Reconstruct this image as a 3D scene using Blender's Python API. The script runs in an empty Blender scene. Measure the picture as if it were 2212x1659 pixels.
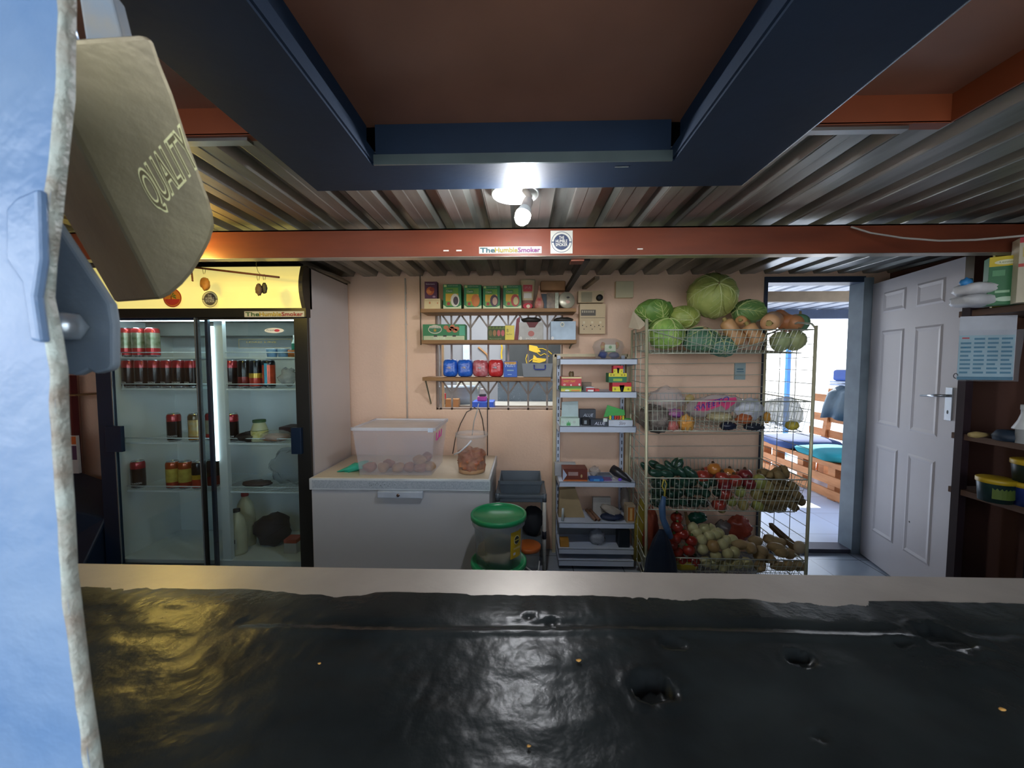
import bpy, math, random
from mathutils import Vector, Matrix, noise, Euler
random.seed(7)
sc = bpy.context.scene
C = sc.collection
R = math.radians

# ------------------------------------------------------------------ camera
W, H, F = 2212, 1659, 830.0
PITCH, YAW = 3.07, 1.66
CAMZ = 1.41
cam = bpy.data.cameras.new('camera'); camo = bpy.data.objects.new('camera', cam); C.objects.link(camo)
cam.sensor_width = 36.0; cam.lens = F / W * 36.0
cam.clip_start = 0.01; cam.clip_end = 200
camo.location = (0, 0, CAMZ)
camo.rotation_euler = (R(90 - PITCH), 0, R(YAW))
cam.dof.use_dof = True; cam.dof.focus_distance = 2.4; cam.dof.aperture_fstop = 14.0
sc.camera = camo
RM = Euler((R(90 - PITCH), 0, R(YAW))).to_matrix()

def ray(px, py):
    return RM @ Vector(((px - W / 2) / F, -(py - H / 2) / F, -1.0))
def P(px, py, Y):
    """point at depth Y (metres into the room) seen at a pixel of the photograph"""
    d = ray(px, py); t = Y / d.y
    return Vector((d.x * t, Y, CAMZ + d.z * t))
def PX(px, Y, py=800): return P(px, py, Y).x
def PZ(py, Y, px=1130): return P(px, py, Y).z
def PG(px, py, z):
    d = ray(px, py); t = (z - CAMZ) / d.z
    return Vector((d.x * t, d.y * t, z))

# ------------------------------------------------------------------ world, exposure
w = bpy.data.worlds.new('sky'); sc.world = w; w.use_nodes = True
nt = w.node_tree; bg = nt.nodes['Background']
tc = nt.nodes.new('ShaderNodeTexCoord'); sp = nt.nodes.new('ShaderNodeSeparateXYZ'); cr = nt.nodes.new('ShaderNodeValToRGB')
nt.links.new(tc.outputs['Generated'], sp.inputs[0]); nt.links.new(sp.outputs['Z'], cr.inputs['Fac'])
cr.color_ramp.elements[0].position = 0.0; cr.color_ramp.elements[0].color = (0.93, 0.96, 1.0, 1)
cr.color_ramp.elements[1].position = 0.8; cr.color_ramp.elements[1].color = (0.50, 0.68, 1.0, 1)
nt.links.new(cr.outputs['Color'], bg.inputs['Color'])
bg.inputs['Strength'].default_value = 1.5
sun = bpy.data.lights.new('sun', 'SUN'); suno = bpy.data.objects.new('sun', sun); C.objects.link(suno)
sun.energy = 5.0; sun.angle = R(0.6); sun.color = (1.0, 0.95, 0.88)
suno.rotation_euler = Euler((R(-42), R(28), 0)); suno.location = (3, 8, 6)
sc.view_settings.view_transform = 'Standard'; sc.view_settings.look = 'None'
sc.view_settings.exposure = 1.7; sc.view_settings.gamma = 1.0; sc.view_settings.use_curve_mapping = False
try:
    sc.cycles.use_denoising = True; sc.cycles.denoiser = 'OPENIMAGEDENOISE'
    sc.cycles.sample_clamp_indirect = 4.0; sc.cycles.max_bounces = 10; sc.cycles.transparent_max_bounces = 24
    sc.cycles.caustics_reflective = False; sc.cycles.caustics_refractive = False
    sc.cycles.use_adaptive_sampling = True; sc.cycles.adaptive_threshold = 0.02
except Exception: pass

# ------------------------------------------------------------------ materials
def lin(h):
    if isinstance(h, str):
        h = h.lstrip('#'); c = [int(h[i:i + 2], 16) / 255 for i in (0, 2, 4)]
        return tuple((x / 12.92 if x <= .04045 else ((x + .055) / 1.055) ** 2.4) for x in c) + (1,)
    return h
MC = {}
def mat(col, rough=.6, metal=0., var=.12, scale=9., bump=0., bscale=None, spec=.5, alpha=1., emit=0., col2=None, stretch=(1, 1, 1), trans=0., coat=0., sss=0.):
    key = (str(col), rough, metal, var, scale, bump, bscale, spec, alpha, emit, str(col2), stretch, trans, coat, sss)
    if key in MC: return MC[key]
    m = bpy.data.materials.new('m_%d' % len(MC)); MC[key] = m; m.use_nodes = True
    n = m.node_tree.nodes; l = m.node_tree.links; b = n['Principled BSDF']
    c = lin(col)
    t = n.new('ShaderNodeTexCoord'); mp = n.new('ShaderNodeMapping'); mp.inputs['Scale'].default_value = stretch
    l.new(t.outputs['Object'], mp.inputs[0])
    nz = n.new('ShaderNodeTexNoise'); nz.inputs['Scale'].default_value = scale; nz.inputs['Detail'].default_value = 5
    l.new(mp.outputs[0], nz.inputs['Vector'])
    rp = n.new('ShaderNodeValToRGB'); rp.color_ramp.elements[0].position = .3; rp.color_ramp.elements[1].position = .7
    c2 = lin(col2) if col2 else tuple(min(1, x * (1 + var)) for x in c[:3]) + (1,)
    c1 = c if col2 else tuple(x * (1 - var) for x in c[:3]) + (1,)
    rp.color_ramp.elements[0].color = c1; rp.color_ramp.elements[1].color = c2
    l.new(nz.outputs['Fac'], rp.inputs[0]); l.new(rp.outputs[0], b.inputs['Base Color'])
    b.inputs['Roughness'].default_value = rough; b.inputs['Metallic'].default_value = metal
    b.inputs['Specular IOR Level'].default_value = spec
    if coat: b.inputs['Coat Weight'].default_value = coat; b.inputs['Coat Roughness'].default_value = .1
    if sss: b.inputs['Subsurface Weight'].default_value = sss; b.inputs['Subsurface Radius'].default_value = (.02, .01, .006)
    if trans: b.inputs['Transmission Weight'].default_value = trans
    if alpha < 1: b.inputs['Alpha'].default_value = alpha
    if emit:
        l.new(rp.outputs[0], b.inputs['Emission Color']); b.inputs['Emission Strength'].default_value = emit
    if bump:
        nb = n.new('ShaderNodeTexNoise'); nb.inputs['Scale'].default_value = bscale or scale * 3; nb.inputs['Detail'].default_value = 4
        l.new(mp.outputs[0], nb.inputs['Vector'])
        bp = n.new('ShaderNodeBump'); bp.inputs['Strength'].default_value = bump; bp.inputs['Distance'].default_value = .01
        l.new(nb.outputs['Fac'], bp.inputs['Height']); l.new(bp.outputs[0], b.inputs['Normal'])
    return m
def film(col, alpha=.3, rough=.15, bump=.6, bscale=30, tint=1.0):
    """thin plastic: part see-through, part coloured and glossy, crinkled"""
    key = ('film', str(col), alpha, rough, bump, bscale)
    if key in MC: return MC[key]
    m = mat(col, rough=rough, alpha=.999, bump=bump, bscale=bscale, var=.05, spec=.6)
    MC[('x', str(col), alpha, rough, bump, bscale)] = m
    m = m.copy(); MC[key] = m
    m.node_tree.nodes['Principled BSDF'].inputs['Alpha'].default_value = alpha
    return m
def glass(alpha_gloss=.1, col=(.9, .97, 1, 1)):
    key = ('glass', alpha_gloss, col)
    if key in MC: return MC[key]
    m = bpy.data.materials.new('m_glass'); MC[key] = m; m.use_nodes = True
    n = m.node_tree.nodes; l = m.node_tree.links; n.remove(n['Principled BSDF']); o = n['Material Output']
    tr = n.new('ShaderNodeBsdfTransparent'); tr.inputs[0].default_value = col
    gl = n.new('ShaderNodeBsdfGlossy'); gl.inputs['Roughness'].default_value = .02
    lw = n.new('ShaderNodeLayerWeight'); pw = n.new('ShaderNodeMath'); pw.operation = 'POWER'; pw.inputs[1].default_value = 4; l.new(lw.outputs['Facing'], pw.inputs[0])
    ad = n.new('ShaderNodeMath'); ad.operation = 'ADD'; ad.inputs[1].default_value = alpha_gloss; l.new(pw.outputs[0], ad.inputs[0])
    mx = n.new('ShaderNodeMixShader'); l.new(ad.outputs[0], mx.inputs[0]); l.new(tr.outputs[0], mx.inputs[1]); l.new(gl.outputs[0], mx.inputs[2])
    l.new(mx.outputs[0], o.inputs[0])
    return m
def lamp_mat(col, s):
    key = ('lamp', col, s)
    if key in MC: return MC[key]
    m = bpy.data.materials.new('m_lamp'); MC[key] = m; m.use_nodes = True
    b = m.node_tree.nodes['Principled BSDF']; b.inputs['Base Color'].default_value = lin(col)
    b.inputs['Emission Color'].default_value = lin(col); b.inputs['Emission Strength'].default_value = s
    return m

# ------------------------------------------------------------------ mesh builder
LOC = {}
class MB:
    def __init__(s, m=None): s.v = []; s.f = []; s.mi = []; s.sm = []; s.mats = []; s.cur = 0; s.use(m or mat('#888888'))
    def use(s, m):
        if m not in s.mats: s.mats.append(m)
        s.cur = s.mats.index(m); return s
    def add(s, vs, fs, smooth=False):
        o = len(s.v); s.v += [Vector(v) for v in vs]
        for f in fs: s.f.append([o + i for i in f]); s.mi.append(s.cur); s.sm.append(smooth)
        return s
    def box(s, x0, x1, y0, y1, z0, z1):
        x0, x1 = min(x0, x1), max(x0, x1); y0, y1 = min(y0, y1), max(y0, y1); z0, z1 = min(z0, z1), max(z0, z1)
        return s.hexa([(x0, y0, z0), (x1, y0, z0), (x1, y1, z0), (x0, y1, z0)], [(x0, y0, z1), (x1, y0, z1), (x1, y1, z1), (x0, y1, z1)])
    def hexa(s, bot, top):
        return s.add(list(bot) + list(top), [(3, 2, 1, 0), (4, 5, 6, 7), (0, 1, 5, 4), (1, 2, 6, 5), (2, 3, 7, 6), (3, 0, 4, 7)])
    def bar(s, a, b, wx, wz, up=(0, 0, 1)):
        a = Vector(a); b = Vector(b); d = (b - a).normalized(); up = Vector(up)
        sx = d.cross(up).normalized(); uz = sx.cross(d).normalized()
        q = lambda p: [p - sx * wx / 2 - uz * wz / 2, p + sx * wx / 2 - uz * wz / 2, p + sx * wx / 2 + uz * wz / 2, p - sx * wx / 2 + uz * wz / 2]
        return s.add(q(a) + q(b), [(0, 1, 2, 3), (7, 6, 5, 4), (0, 4, 5, 1), (1, 5, 6, 2), (2, 6, 7, 3), (3, 7, 4, 0)])
    def quad(s, a, b, c, d): return s.add([a, b, c, d], [(0, 1, 2, 3)])
    def rect(s, x0, x1, z0, z1, Y): return s.quad((x0, Y, z0), (x1, Y, z0), (x1, Y, z1), (x0, Y, z1))
    def prism(s, poly, off, smooth=False):
        n = len(poly); a = [Vector(p) for p in poly]; b = [p + Vector(off) for p in a]
        return s.add(a + b, [tuple(range(n)), tuple(range(2 * n - 1, n - 1, -1))] + [(i, i + n, (i + 1) % n + n, (i + 1) % n) for i in range(n)], smooth)
    def disc(s, c, u, v, r, n=24, r2=None):
        c = Vector(c); u = Vector(u); v = Vector(v); r2 = r2 or r
        return s.add([c + u * math.cos(6.28318 * i / n) * r + v * math.sin(6.28318 * i / n) * r2 for i in range(n)], [tuple(range(n))])
    def ringd(s, c, u, v, r0, r1, n=28):
        c = Vector(c); u = Vector(u); v = Vector(v); k = [(math.cos(6.28318 * i / n), math.sin(6.28318 * i / n)) for i in range(n)]
        return s.add([c + (u * a + v * b) * r0 for a, b in k] + [c + (u * a + v * b) * r1 for a, b in k], [(i, (i + 1) % n, (i + 1) % n + n, i + n) for i in range(n)])
    def tube(s, pts, r, seg=8, caps=True):
        pts = [Vector(p) for p in pts]; n = len(pts); rr = r if isinstance(r, (list, tuple)) else [r] * n
        d0 = (pts[1] - pts[0]).normalized(); up = Vector((0, 0, 1)) if abs(d0.z) < .9 else Vector((1, 0, 0))
        sx = d0.cross(up).normalized(); vs = []
        for i, p in enumerate(pts):
            d = (pts[min(i + 1, n - 1)] - pts[max(i - 1, 0)]).normalized()
            sx = (sx - d * sx.dot(d)).normalized(); sy = d.cross(sx)
            vs += [p + (sx * math.cos(6.28318 * k / seg) + sy * math.sin(6.28318 * k / seg)) * rr[i] for k in range(seg)]
        fs = [(i * seg + k, i * seg + (k + 1) % seg, (i + 1) * seg + (k + 1) % seg, (i + 1) * seg + k) for i in range(n - 1) for k in range(seg)]
        if caps: fs += [tuple(range(seg - 1, -1, -1)), tuple((n - 1) * seg + k for k in range(seg))]
        return s.add(vs, fs, seg > 5)
    def lathe(s, prof, c=(0, 0, 0), seg=24, axis=(0, 0, 1), mats=None, sx=1., sy=1., lob=0, lobd=0.):
        """prof: [(r, h)], mats: material per ring"""
        c = Vector(c); az = Vector(axis).normalized(); t = Vector((1, 0, 0)) if abs(az.x) < .9 else Vector((0, 1, 0))
        ay = az.cross(t).normalized(); ax = ay.cross(az).normalized()
        vs = []
        for r, h in prof:
            for k in range(seg):
                a = 6.28318 * k / seg; q = r * (1 + lobd * math.cos(lob * a)) if lob else r
                vs.append(c + ax * math.cos(a) * q * sx + ay * math.sin(a) * q * sy + az * h)
        o = len(s.v); s.v += vs
        for i in range(len(prof) - 1):
            if mats: s.use(mats[i] if mats[i] is not None else s.mats[s.cur])
            for k in range(seg):
                s.f.append([o + i * seg + k, o + i * seg + (k + 1) % seg, o + (i + 1) * seg + (k + 1) % seg, o + (i + 1) * seg + k]); s.mi.append(s.cur); s.sm.append(True)
        if prof[0][0] > 1e-4 and False: pass
        return s
    def blob(s, c, r, seed=0, amp=.0, fr=3., seg=16, rings=10, M=None, fn=None):
        vs = []; c = Vector(c); M = M or Matrix.Identity(3)
        for i in range(rings + 1):
            th = math.pi * i / rings
            for k in range(seg):
                ph = 2 * math.pi * k / seg
                d = Vector((math.sin(th) * math.cos(ph), math.sin(th) * math.sin(ph), math.cos(th)))
                q = 1 + amp * noise.noise(d * fr + Vector((seed * 7.3, seed * 1.7, seed)))
                if fn: q *= fn(th, ph, d)
                vs.append(c + M @ Vector((d.x * r[0] * q, d.y * r[1] * q, d.z * r[2] * q)))
        fs = [(i * seg + k, (i + 1) * seg + k, (i + 1) * seg + (k + 1) % seg, i * seg + (k + 1) % seg) for i in range(rings) for k in range(seg)]
        return s.add(vs, fs, True)
    def text(s, t, o, u, v, w=None, h=None, off=0.0006, ext=0., track=1., fat=0.):
        """letters on a plane: o = lower-left corner, u right, v up (unit); fitted to width w and height h"""
        cu = bpy.data.curves.new('lettering', 'FONT'); cu.body = t; cu.size = 1; cu.extrude = ext; cu.space_character = track; cu.resolution_u = 3; cu.offset = fat
        ob = bpy.data.objects.new('lettering', cu); me = bpy.data.meshes.new_from_object(ob)
        vs = [x.co.copy() for x in me.vertices]; fs = [tuple(p.vertices) for p in me.polygons]
        bpy.data.objects.remove(ob); bpy.data.meshes.remove(me)
        if not vs: return s
        x0 = min(p.x for p in vs); x1 = max(p.x for p in vs); y0 = min(p.y for p in vs); y1 = max(p.y for p in vs)
        kx = w / (x1 - x0) if w else None; ky = h / (y1 - y0) if h else None
        kx = kx or ky; ky = ky or kx
        o = Vector(o); u = Vector(u).normalized(); v = Vector(v).normalized(); nn = u.cross(v)
        return s.add([o + u * (p.x - x0) * kx + v * (p.y - y0) * ky + nn * (off + p.z) for p in vs], fs)
    def build(s, name, parent=None, bevel=0., label=None, cat=None, group=None, kind=None, base=None, sub=0, auto=False):
        me = bpy.data.meshes.new(name)
        if parent is not None: b = LOC.get(parent.name, Vector())
        elif base is not None: b = Vector(base)
        elif s.v and kind != 'structure':
            xs = [v.x for v in s.v]; ys = [v.y for v in s.v]; zs = [v.z for v in s.v]
            b = Vector(((min(xs) + max(xs)) / 2, (min(ys) + max(ys)) / 2, min(zs)))
        else: b = Vector()
        me.from_pydata([tuple(v - b) for v in s.v], [], s.f)
        for m in s.mats: me.materials.append(m)
        me.polygons.foreach_set('material_index', s.mi); me.polygons.foreach_set('use_smooth', s.sm); me.update()
        o = bpy.data.objects.new(name, me); C.objects.link(o)
        if parent is not None: o.parent = parent; LOC[o.name] = b
        else: o.location = b; LOC[o.name] = b
        if bevel:
            md = o.modifiers.new('b', 'BEVEL'); md.width = bevel; md.segments = 2; md.limit_method = 'ANGLE'
        if sub:
            md = o.modifiers.new('s', 'SUBSURF'); md.levels = sub; md.render_levels = sub
        tag(o, label, cat, group, kind)
        return o
def tag(o, label=None, cat=None, group=None, kind=None):
    if label: o['label'] = label
    if cat: o['category'] = cat
    if group: o['group'] = group
    if kind: o['kind'] = kind
    return o
def thing(name, label, cat, loc=(0, 0, 0), group=None, kind=None):
    o = bpy.data.objects.new(name, None); C.objects.link(o); o.location = loc; LOC[o.name] = Vector(loc); o.empty_display_size = .05
    return tag(o, label, cat, group, kind)
def dup(o, loc=None, rot=None, label=None, group=None, parent=None, scale=None):
    c = o.copy(); C.objects.link(c); c.parent = parent
    if loc is not None: c.location = loc
    if rot is not None: c.rotation_euler = rot
    if scale is not None: c.scale = scale if hasattr(scale, '__len__') else (scale,) * 3
    if label: c['label'] = label
    if group: c['group'] = group
    for ch in list(o.children): dup(ch, parent=c)
    return c
def struct(name, mb, label=None, parent=None, bevel=0.):
    return mb.build(name, parent, bevel=bevel, label=label, kind='structure' if parent is None else None)
UX, UZ = Vector((1, 0, 0)), Vector((0, 0, 1))

# ================================================================== THE SETTING
YB = 2.86                      # inner face of the back wall
ZC = 2.055                     # underside of the roof sheet
XL, XR = -3.42, 2.62
wallm = mat('#F0CDB2', rough=.75, var=.05, scale=2.2, bump=.25, bscale=60)
M_wall = wallm
# floor
m = MB(mat('#9FA9B4', rough=.22, var=.05, scale=5))
m.box(XL, XR, -.1, YB, -.05, 0)
struct('floor', m, 'grey floor of glossy square tiles with dark joints')
fl = bpy.data.objects['floor'].data.materials[0]
def tile_lines(mt, sx=2.9, sy=2.9, dark=.35):
    n = mt.node_tree.nodes; l = mt.node_tree.links; b = n['Principled BSDF']
    src = b.inputs['Base Color'].links[0].from_socket
    tcn = n.new('ShaderNodeTexCoord'); br = n.new('ShaderNodeTexBrick'); br.offset = 0; br.inputs['Scale'].default_value = sx
    br.inputs['Mortar Size'].default_value = .012; br.inputs['Brick Width'].default_value = 1; br.inputs['Row Height'].default_value = 1
    br.inputs['Color1'].default_value = (1, 1, 1, 1); br.inputs['Color2'].default_value = (.94, .94, .94, 1); br.inputs['Mortar'].default_value = (dark,) * 3 + (1,)
    l.new(tcn.outputs['Object'], br.inputs['Vector']); mx = n.new('ShaderNodeMixRGB'); mx.blend_type = 'MULTIPLY'; mx.inputs[0].default_value = 1
    l.new(src, mx.inputs[1]); l.new(br.outputs['Color'], mx.inputs[2]); l.new(mx.outputs[0], b.inputs['Base Color'])
tile_lines(fl)
# back wall with window and door openings
WX0, WX1, WZ0, WZ1 = PX(941, YB), PX(1216, YB), PZ(886, YB), PZ(668, YB)
DX0, DX1, DZ = PX(1649, YB), PX(1858, YB), PZ(607, YB, 1750)
T = .11
m = MB(wallm)
m.box(XL, WX0, YB, YB + T, 0, 2.12); m.box(WX0, WX1, YB, YB + T, 0, WZ0); m.box(WX0, WX1, YB, YB + T, WZ1, 2.12)
m.box(WX1, DX0, YB, YB + T, 0, 2.12); m.box(DX0, DX1, YB, YB + T, DZ, 2.12); m.box(DX1, XR + .1, YB, YB + T, 0, 2.12)
struct('wall_back', m, 'peach painted back wall with a barred window and a doorway')
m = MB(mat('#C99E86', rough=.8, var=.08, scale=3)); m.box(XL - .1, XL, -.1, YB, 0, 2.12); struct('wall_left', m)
m = MB(mat('#6A4A40', rough=.7, var=.12, scale=3)); m.box(XR, XR + .1, -.1, YB, 0, 2.12); struct('wall_right', m)
# front wall of the container with the serving hatch
m = MB(mat('#24405E', rough=.5)); HX = 1.75
m.box(XL - .1, XR + .1, -.22, -.16, -.05, .98); m.box(XL - .1, -HX, -.22, -.16, .98, 2.2); m.box(HX, XR + .1, -.22, -.16, .98, 2.2)
struct('wall_front', m)
m = MB(mat('#8A8078', rough=.8)); m.box(XL - .1, XR + .1, -1.7, -.16, 2.2, 2.24); struct('ceiling_sky_blocker', m)  # unseen slab added outside the hatch to hold back sky light
# corrugated roof sheet, ribs running away from the camera
def corr(m, x0, x1, y0, y1, z, pitch=.1722, ph=.0, d=.034):
    x = math.floor((x0 - ph) / pitch) * pitch + ph; pr = []
    while x < x1 + pitch:
        pr += [(x, z), (x + .004, z - .002), (x + .045, z - .002), (x + .049, z), (x + .098, z), (x + .112, z + d), (x + .155, z + d), (x + .170, z)]
        x += pitch
    pr = [p for p in pr if x0 <= p[0] <= x1]
    n = len(pr); vs = [(p[0], y0, p[1]) for p in pr] + [(p[0], y1, p[1]) for p in pr] + [(p[0], y0, p[1] + .004) for p in pr] + [(p[0], y1, p[1] + .004) for p in pr]
    m.add(vs, [(i, i + n, i + n + 1, i + 1) for i in range(n - 1)] + [(i + 2 * n, i + 1 + 2 * n, i + 1 + 3 * n, i + 3 * n) for i in range(n - 1)] + [(i, i + 1, i + 1 + 2 * n, i + 2 * n) for i in range(n - 1)])
galv = mat('#A6A7A2', rough=.36, metal=.65, var=.25, scale=4, col2='#75776F', stretch=(3, .5, 1))
YH = 1.09; HXL, HXR = -1.32, 1.135
m = MB(galv)
corr(m, -.70, .72, 1.20, YB + .05, ZC, ph=.02); corr(m, XL, -.66, YH + .008, YB + .05, ZC, ph=.02); corr(m, .69, XR + .1, YH + .008, YB + .05, ZC, ph=.02)
corr(m, HXR + .007, XR + .1, -.2, YH + .008, ZC, ph=.02); corr(m, XL, HXL - .007, -.2, YH + .008, ZC, ph=.02)
struct('ceiling', m, 'corrugated galvanised roof sheets seen from below')
m = MB(mat('#3A332C', rough=.9)); m.box(XL - .1, XR + .2, -.25, YB + .1, ZC + .12, ZC + .16)
m.box(XL - .1, XR + .2, YB + .02, YB + .1, ZC + .036, ZC + .12)
struct('ceiling_deck', m)
# brown board over the hatch and the painted angle iron round the opening
brd = mat('#AC7A64', rough=.36, var=.14, scale=2.0, col2='#8A604E', bump=.05)
m = MB(brd); m.box(HXL - .05, HXR + .05, -.2, YH + .10, ZC + .068, ZC + .085)
struct('ceiling_board', m, 'smooth brown board above the hatch, framed by blue steel')
redm = mat('#8C4628', rough=.45, var=.1, scale=6)
m = MB(redm)
for a, b in ((HXL, -.67), (.69, HXR)):
    m.box(a, b, YH, YH + .006, ZC - .004, ZC + .068); m.box(a, b, YH, YH + .03, ZC - .006, ZC - .001)
m.box(HXR, HXR + .006, -.2, YH + .006, ZC - .004, ZC + .068); m.box(HXL - .006, HXL, -.2, YH + .006, ZC - .004, ZC + .068)
struct('trim_1', m, 'red-brown angle iron edging the opening in the roof')
m = MB(mat('#A9ABA9', rough=.3, metal=.9)); m.box(HXL, -.78, YH + .008, YH + .035, ZC - .016, ZC - .007); m.box(.75, HXR - .1, YH + .008, YH + .03, ZC - .016, ZC - .007)
struct('trim_2', m)
# red steel beam
BY = 1.80; BZ0, BZ1 = PZ(551, BY), PZ(492, BY)
m = MB(mat('#7E3E26', rough=.4, var=.14, scale=4, stretch=(.6, 3, 3), col2='#66301E'))
m.box(XL, XR, BY, BY + .008, BZ0 + .004, BZ1); m.box(XL, XR, BY, BY + .06, BZ0 - .003, BZ0 + .004); m.box(XL, XR, BY, BY + .06, BZ1 - .006, BZ1)
m.use(mat('#B9B0A0', rough=.3, metal=.6)); m.box(XL, XR, BY + .004, BY + .055, BZ0 - .0045, BZ0 - .003)
for x in (-.37, -.31, .52):
    m.use(mat('#D8CFC4', rough=.7)); m.box(x, x + .025, BY - .0006, BY, BZ0 + .02, BZ0 + .026)
struct('trim_3', m, 'red-brown steel channel beam crossing the room under the roof')
# ================================================================== HATCH FRAME (blue steel U hanging under the roof opening)
blue = mat('#14283F', rough=.62, var=.14, scale=5, bump=.05, bscale=40, spec=.35)
zf = PZ(351, 1.145); zt = ZC + .067
fr = thing('hatch_frame', 'dark blue steel frame around the brown board over the hatch', 'frame', (0, 1.2, zf))
YA, YC = 1.145, 1.31                      # crossbar near and far edge
XO0, XO1, XI0, XI1 = -.694, .712, -.444, .432
m = MB(blue); m.box(XO0, XO1, YA + .004, YC, zf, zf + .006); m.box(XI0 + .0, XI1, YA + .03, YA + .036, zf + .006, zt)
m.box(XO0, XO1, YC - .006, YC, zf + .006, ZC - .006)
m.build('crossbar', fr)
m = MB(mat('#5F6E70', rough=.3, metal=.5, var=.1)); m.box(XI0 + .006, XI1 - .006, YA - .002, YA + .004, zf - .001, zf + .028); m.build('flange_strip', fr)
for sx, xo, xi in ((-1, XO0, XI0), (1, XO1, XI1)):
    m = MB(blue); m.box(xo, xi, -.2, YA + .004, zf, zf + .006)
    m.box(xi, xi - sx * .006, -.2, YA + .03, zf + .006, zf + .04)              # lip
    m.box(xi + sx * .028, xi + sx * .034, -.2, YA + .036, zf + .006, zt)         # web
    m.box(xi, xi + sx * .034, -.2, YA + .03, zf + .036, zf + .04)
    m.box(xo, xo - sx * .006, -.2, YC, zf + .006, ZC + .05 if sx < 0 else ZC + .05)
    m.build('side_arm', fr)
m = MB(mat('#C9D4DE', rough=.25, metal=.9)); m.box(XO1, XO1 + .003, .5, YC, zf - .001, zf + .001)
m.box(.27, .31, YA + .03, YA + .034, zf - .0012, zf - .0002); m.build('bare_edge', fr, label='bare shiny metal edge')
# a bead of grime spots
# ================================================================== COUNTER
ZT = CAMZ - .32
def counter_h(x, y):
    p = Vector((x, y, 0))
    h = .0022 * noise.noise(Vector((x * 6, y * 16, 3))) + .0002 * noise.noise(p * 60) + .0009 * noise.noise(Vector((x * 22, y * 42, 9))) + .00035 * noise.noise(Vector((x * 60, y * 110, 4)))
    k = max(0, noise.noise(Vector((x * 4, y * 6, 21))) + .02) + .6 * math.exp(-((x - .12) / .12) ** 2 - ((y - .47) / .08) ** 2)
    h += .0016 * k * noise.noise(Vector((x * 110, y * 150, 5)))
    # weld-like seam along the counter
    ys = PG(1130, 1372, ZT).y + .006 * noise.noise(Vector((x * 3, 0, 0))) + .01 * x
    d = (y - ys) / .006
    if -.35 < x < .62: h += .0026 * math.exp(-d * d) * min(1, (x + .35) * 8, (.62 - x) * 6) - .0016 * math.exp(-((y - ys - .012) / .008) ** 2)
    for hx, hy, r, dep in HOLES:
        q = math.hypot((x - hx), (y - hy) * 1.25) / r
        q *= 1 + .45 * noise.noise(Vector((x * 90, y * 90, hx * 10)))
        if q < 2.2:
            h += -dep * (1 / (1 + math.exp((q - 1) * 15))) + .0016 * math.exp(-((q - 1.35) / .3) ** 2)
    s = (x - .25) * .5 + (y - .45)
    h += .0011 * noise.noise(Vector(((x + y * 1.0) * 16, (x - y) * 45, 2))) * max(0, min(1, (x - .15) * 4))
    return h
HOLES = []
for px, py, rp, dep in ((1410, 1493, 42, .010), (1728, 1432, 26, .007), (2040, 1384, 44, .006), (1455, 1400, 22, .002), (1945, 1395, 18, .0025), (1770, 1600, 18, .002), (1142, 1338, 12, .002), (1190, 1352, 14, .002)):
    g = PG(px, py, ZT); HOLES.append((g.x, g.y, rp / F * g.y, dep))
xs = [-.95 + i * .0048 for i in range(int(2.2 / .0048) + 1)]
YE = PG(1130, 1281, ZT).y
ys_ = [-.02 + i * .0046 for i in range(int((YE - .02) / .0046) + 2)]
blk = mat('#1B1F20', rough=.27, var=.3, scale=10, bump=.07, bscale=90, spec=.11, col2='#2A2F2F')
m = MB(blk); nx = len(xs); ny = len(ys_)
vs = []
for j, y in enumerate(ys_):
    for i, x in enumerate(xs):
        yy = y
        if j == ny - 1: yy = YE - .006 + (.0018 * noise.noise(Vector((x * 14, 0, 4))) + .001) * max(0, min(1, (.1 - x) * 4)) + .001 * noise.noise(Vector((x * 3, 7, 4)))
        vs.append((x, yy, ZT + .004 + counter_h(x, yy) - (.0035 if j == ny - 1 else 0)))
m.add(vs, [(j * nx + i, j * nx + i + 1, (j + 1) * nx + i + 1, (j + 1) * nx + i) for j in range(ny - 1) for i in range(nx - 1)], True)
ct = thing('serving_counter', 'serving counter thickly coated in glossy black paint, pitted and lumpy', 'counter', (0, .3, ZT - .08))
m.build('painted_top', ct)
m = MB(mat('#2A2724', rough=.7)); m.box(xs[0], xs[-1], -.02, YE - .02, ZT - .055, ZT - .016); m.build('board', ct)
stm = mat('#A39C93', rough=.4, metal=.35, var=.08, scale=12, bump=.04, bscale=80)
m = MB(stm); YS = PG(1130, 1233, ZT).y
m.box(-1.3, 1.6, YE - .03, YS, ZT - .003, ZT + .0005); m.box(-1.3, 1.6, YS - .003, YS, ZT - .05, ZT); 
m.build('steel_edge_strip', ct, label='plain grey steel strip along the inner edge')
m = MB(mat('#23405C', rough=.5)); m.box(-1.3, 1.6, YE - .05, YE - .02, 0, ZT - .05)
m.box(-1.3, 1.6, -.05, -.02, 0, ZT - .055); m.build('counter_front', ct)
# chips and crumbs on the black top
cm = mat('#B8893F', rough=.7)
for k, (px, py, r, lab) in enumerate(((1250, 1430, 6, 'tan wood chip lying on the black counter near the seam'), (1142, 1613, 5, 'tiny pale yellow crumb on the black counter before the chip'),
                     (2165, 1535, 7, 'pale sliver at the door-side end of the black counter'), (690, 1436, 4, 'small pale crumb on the padlock side of the black counter'))):
    g = PG(px, py, ZT + .005); s_ = r / F * g.y
    m = MB(cm); m.blob((g.x, g.y, ZT + .006 + counter_h(g.x, g.y)), (s_, s_ * .6, s_ * .35), k, .4, 2, 8, 5)
    m.build('wood_crumb', label=lab, cat='crumb')
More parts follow.
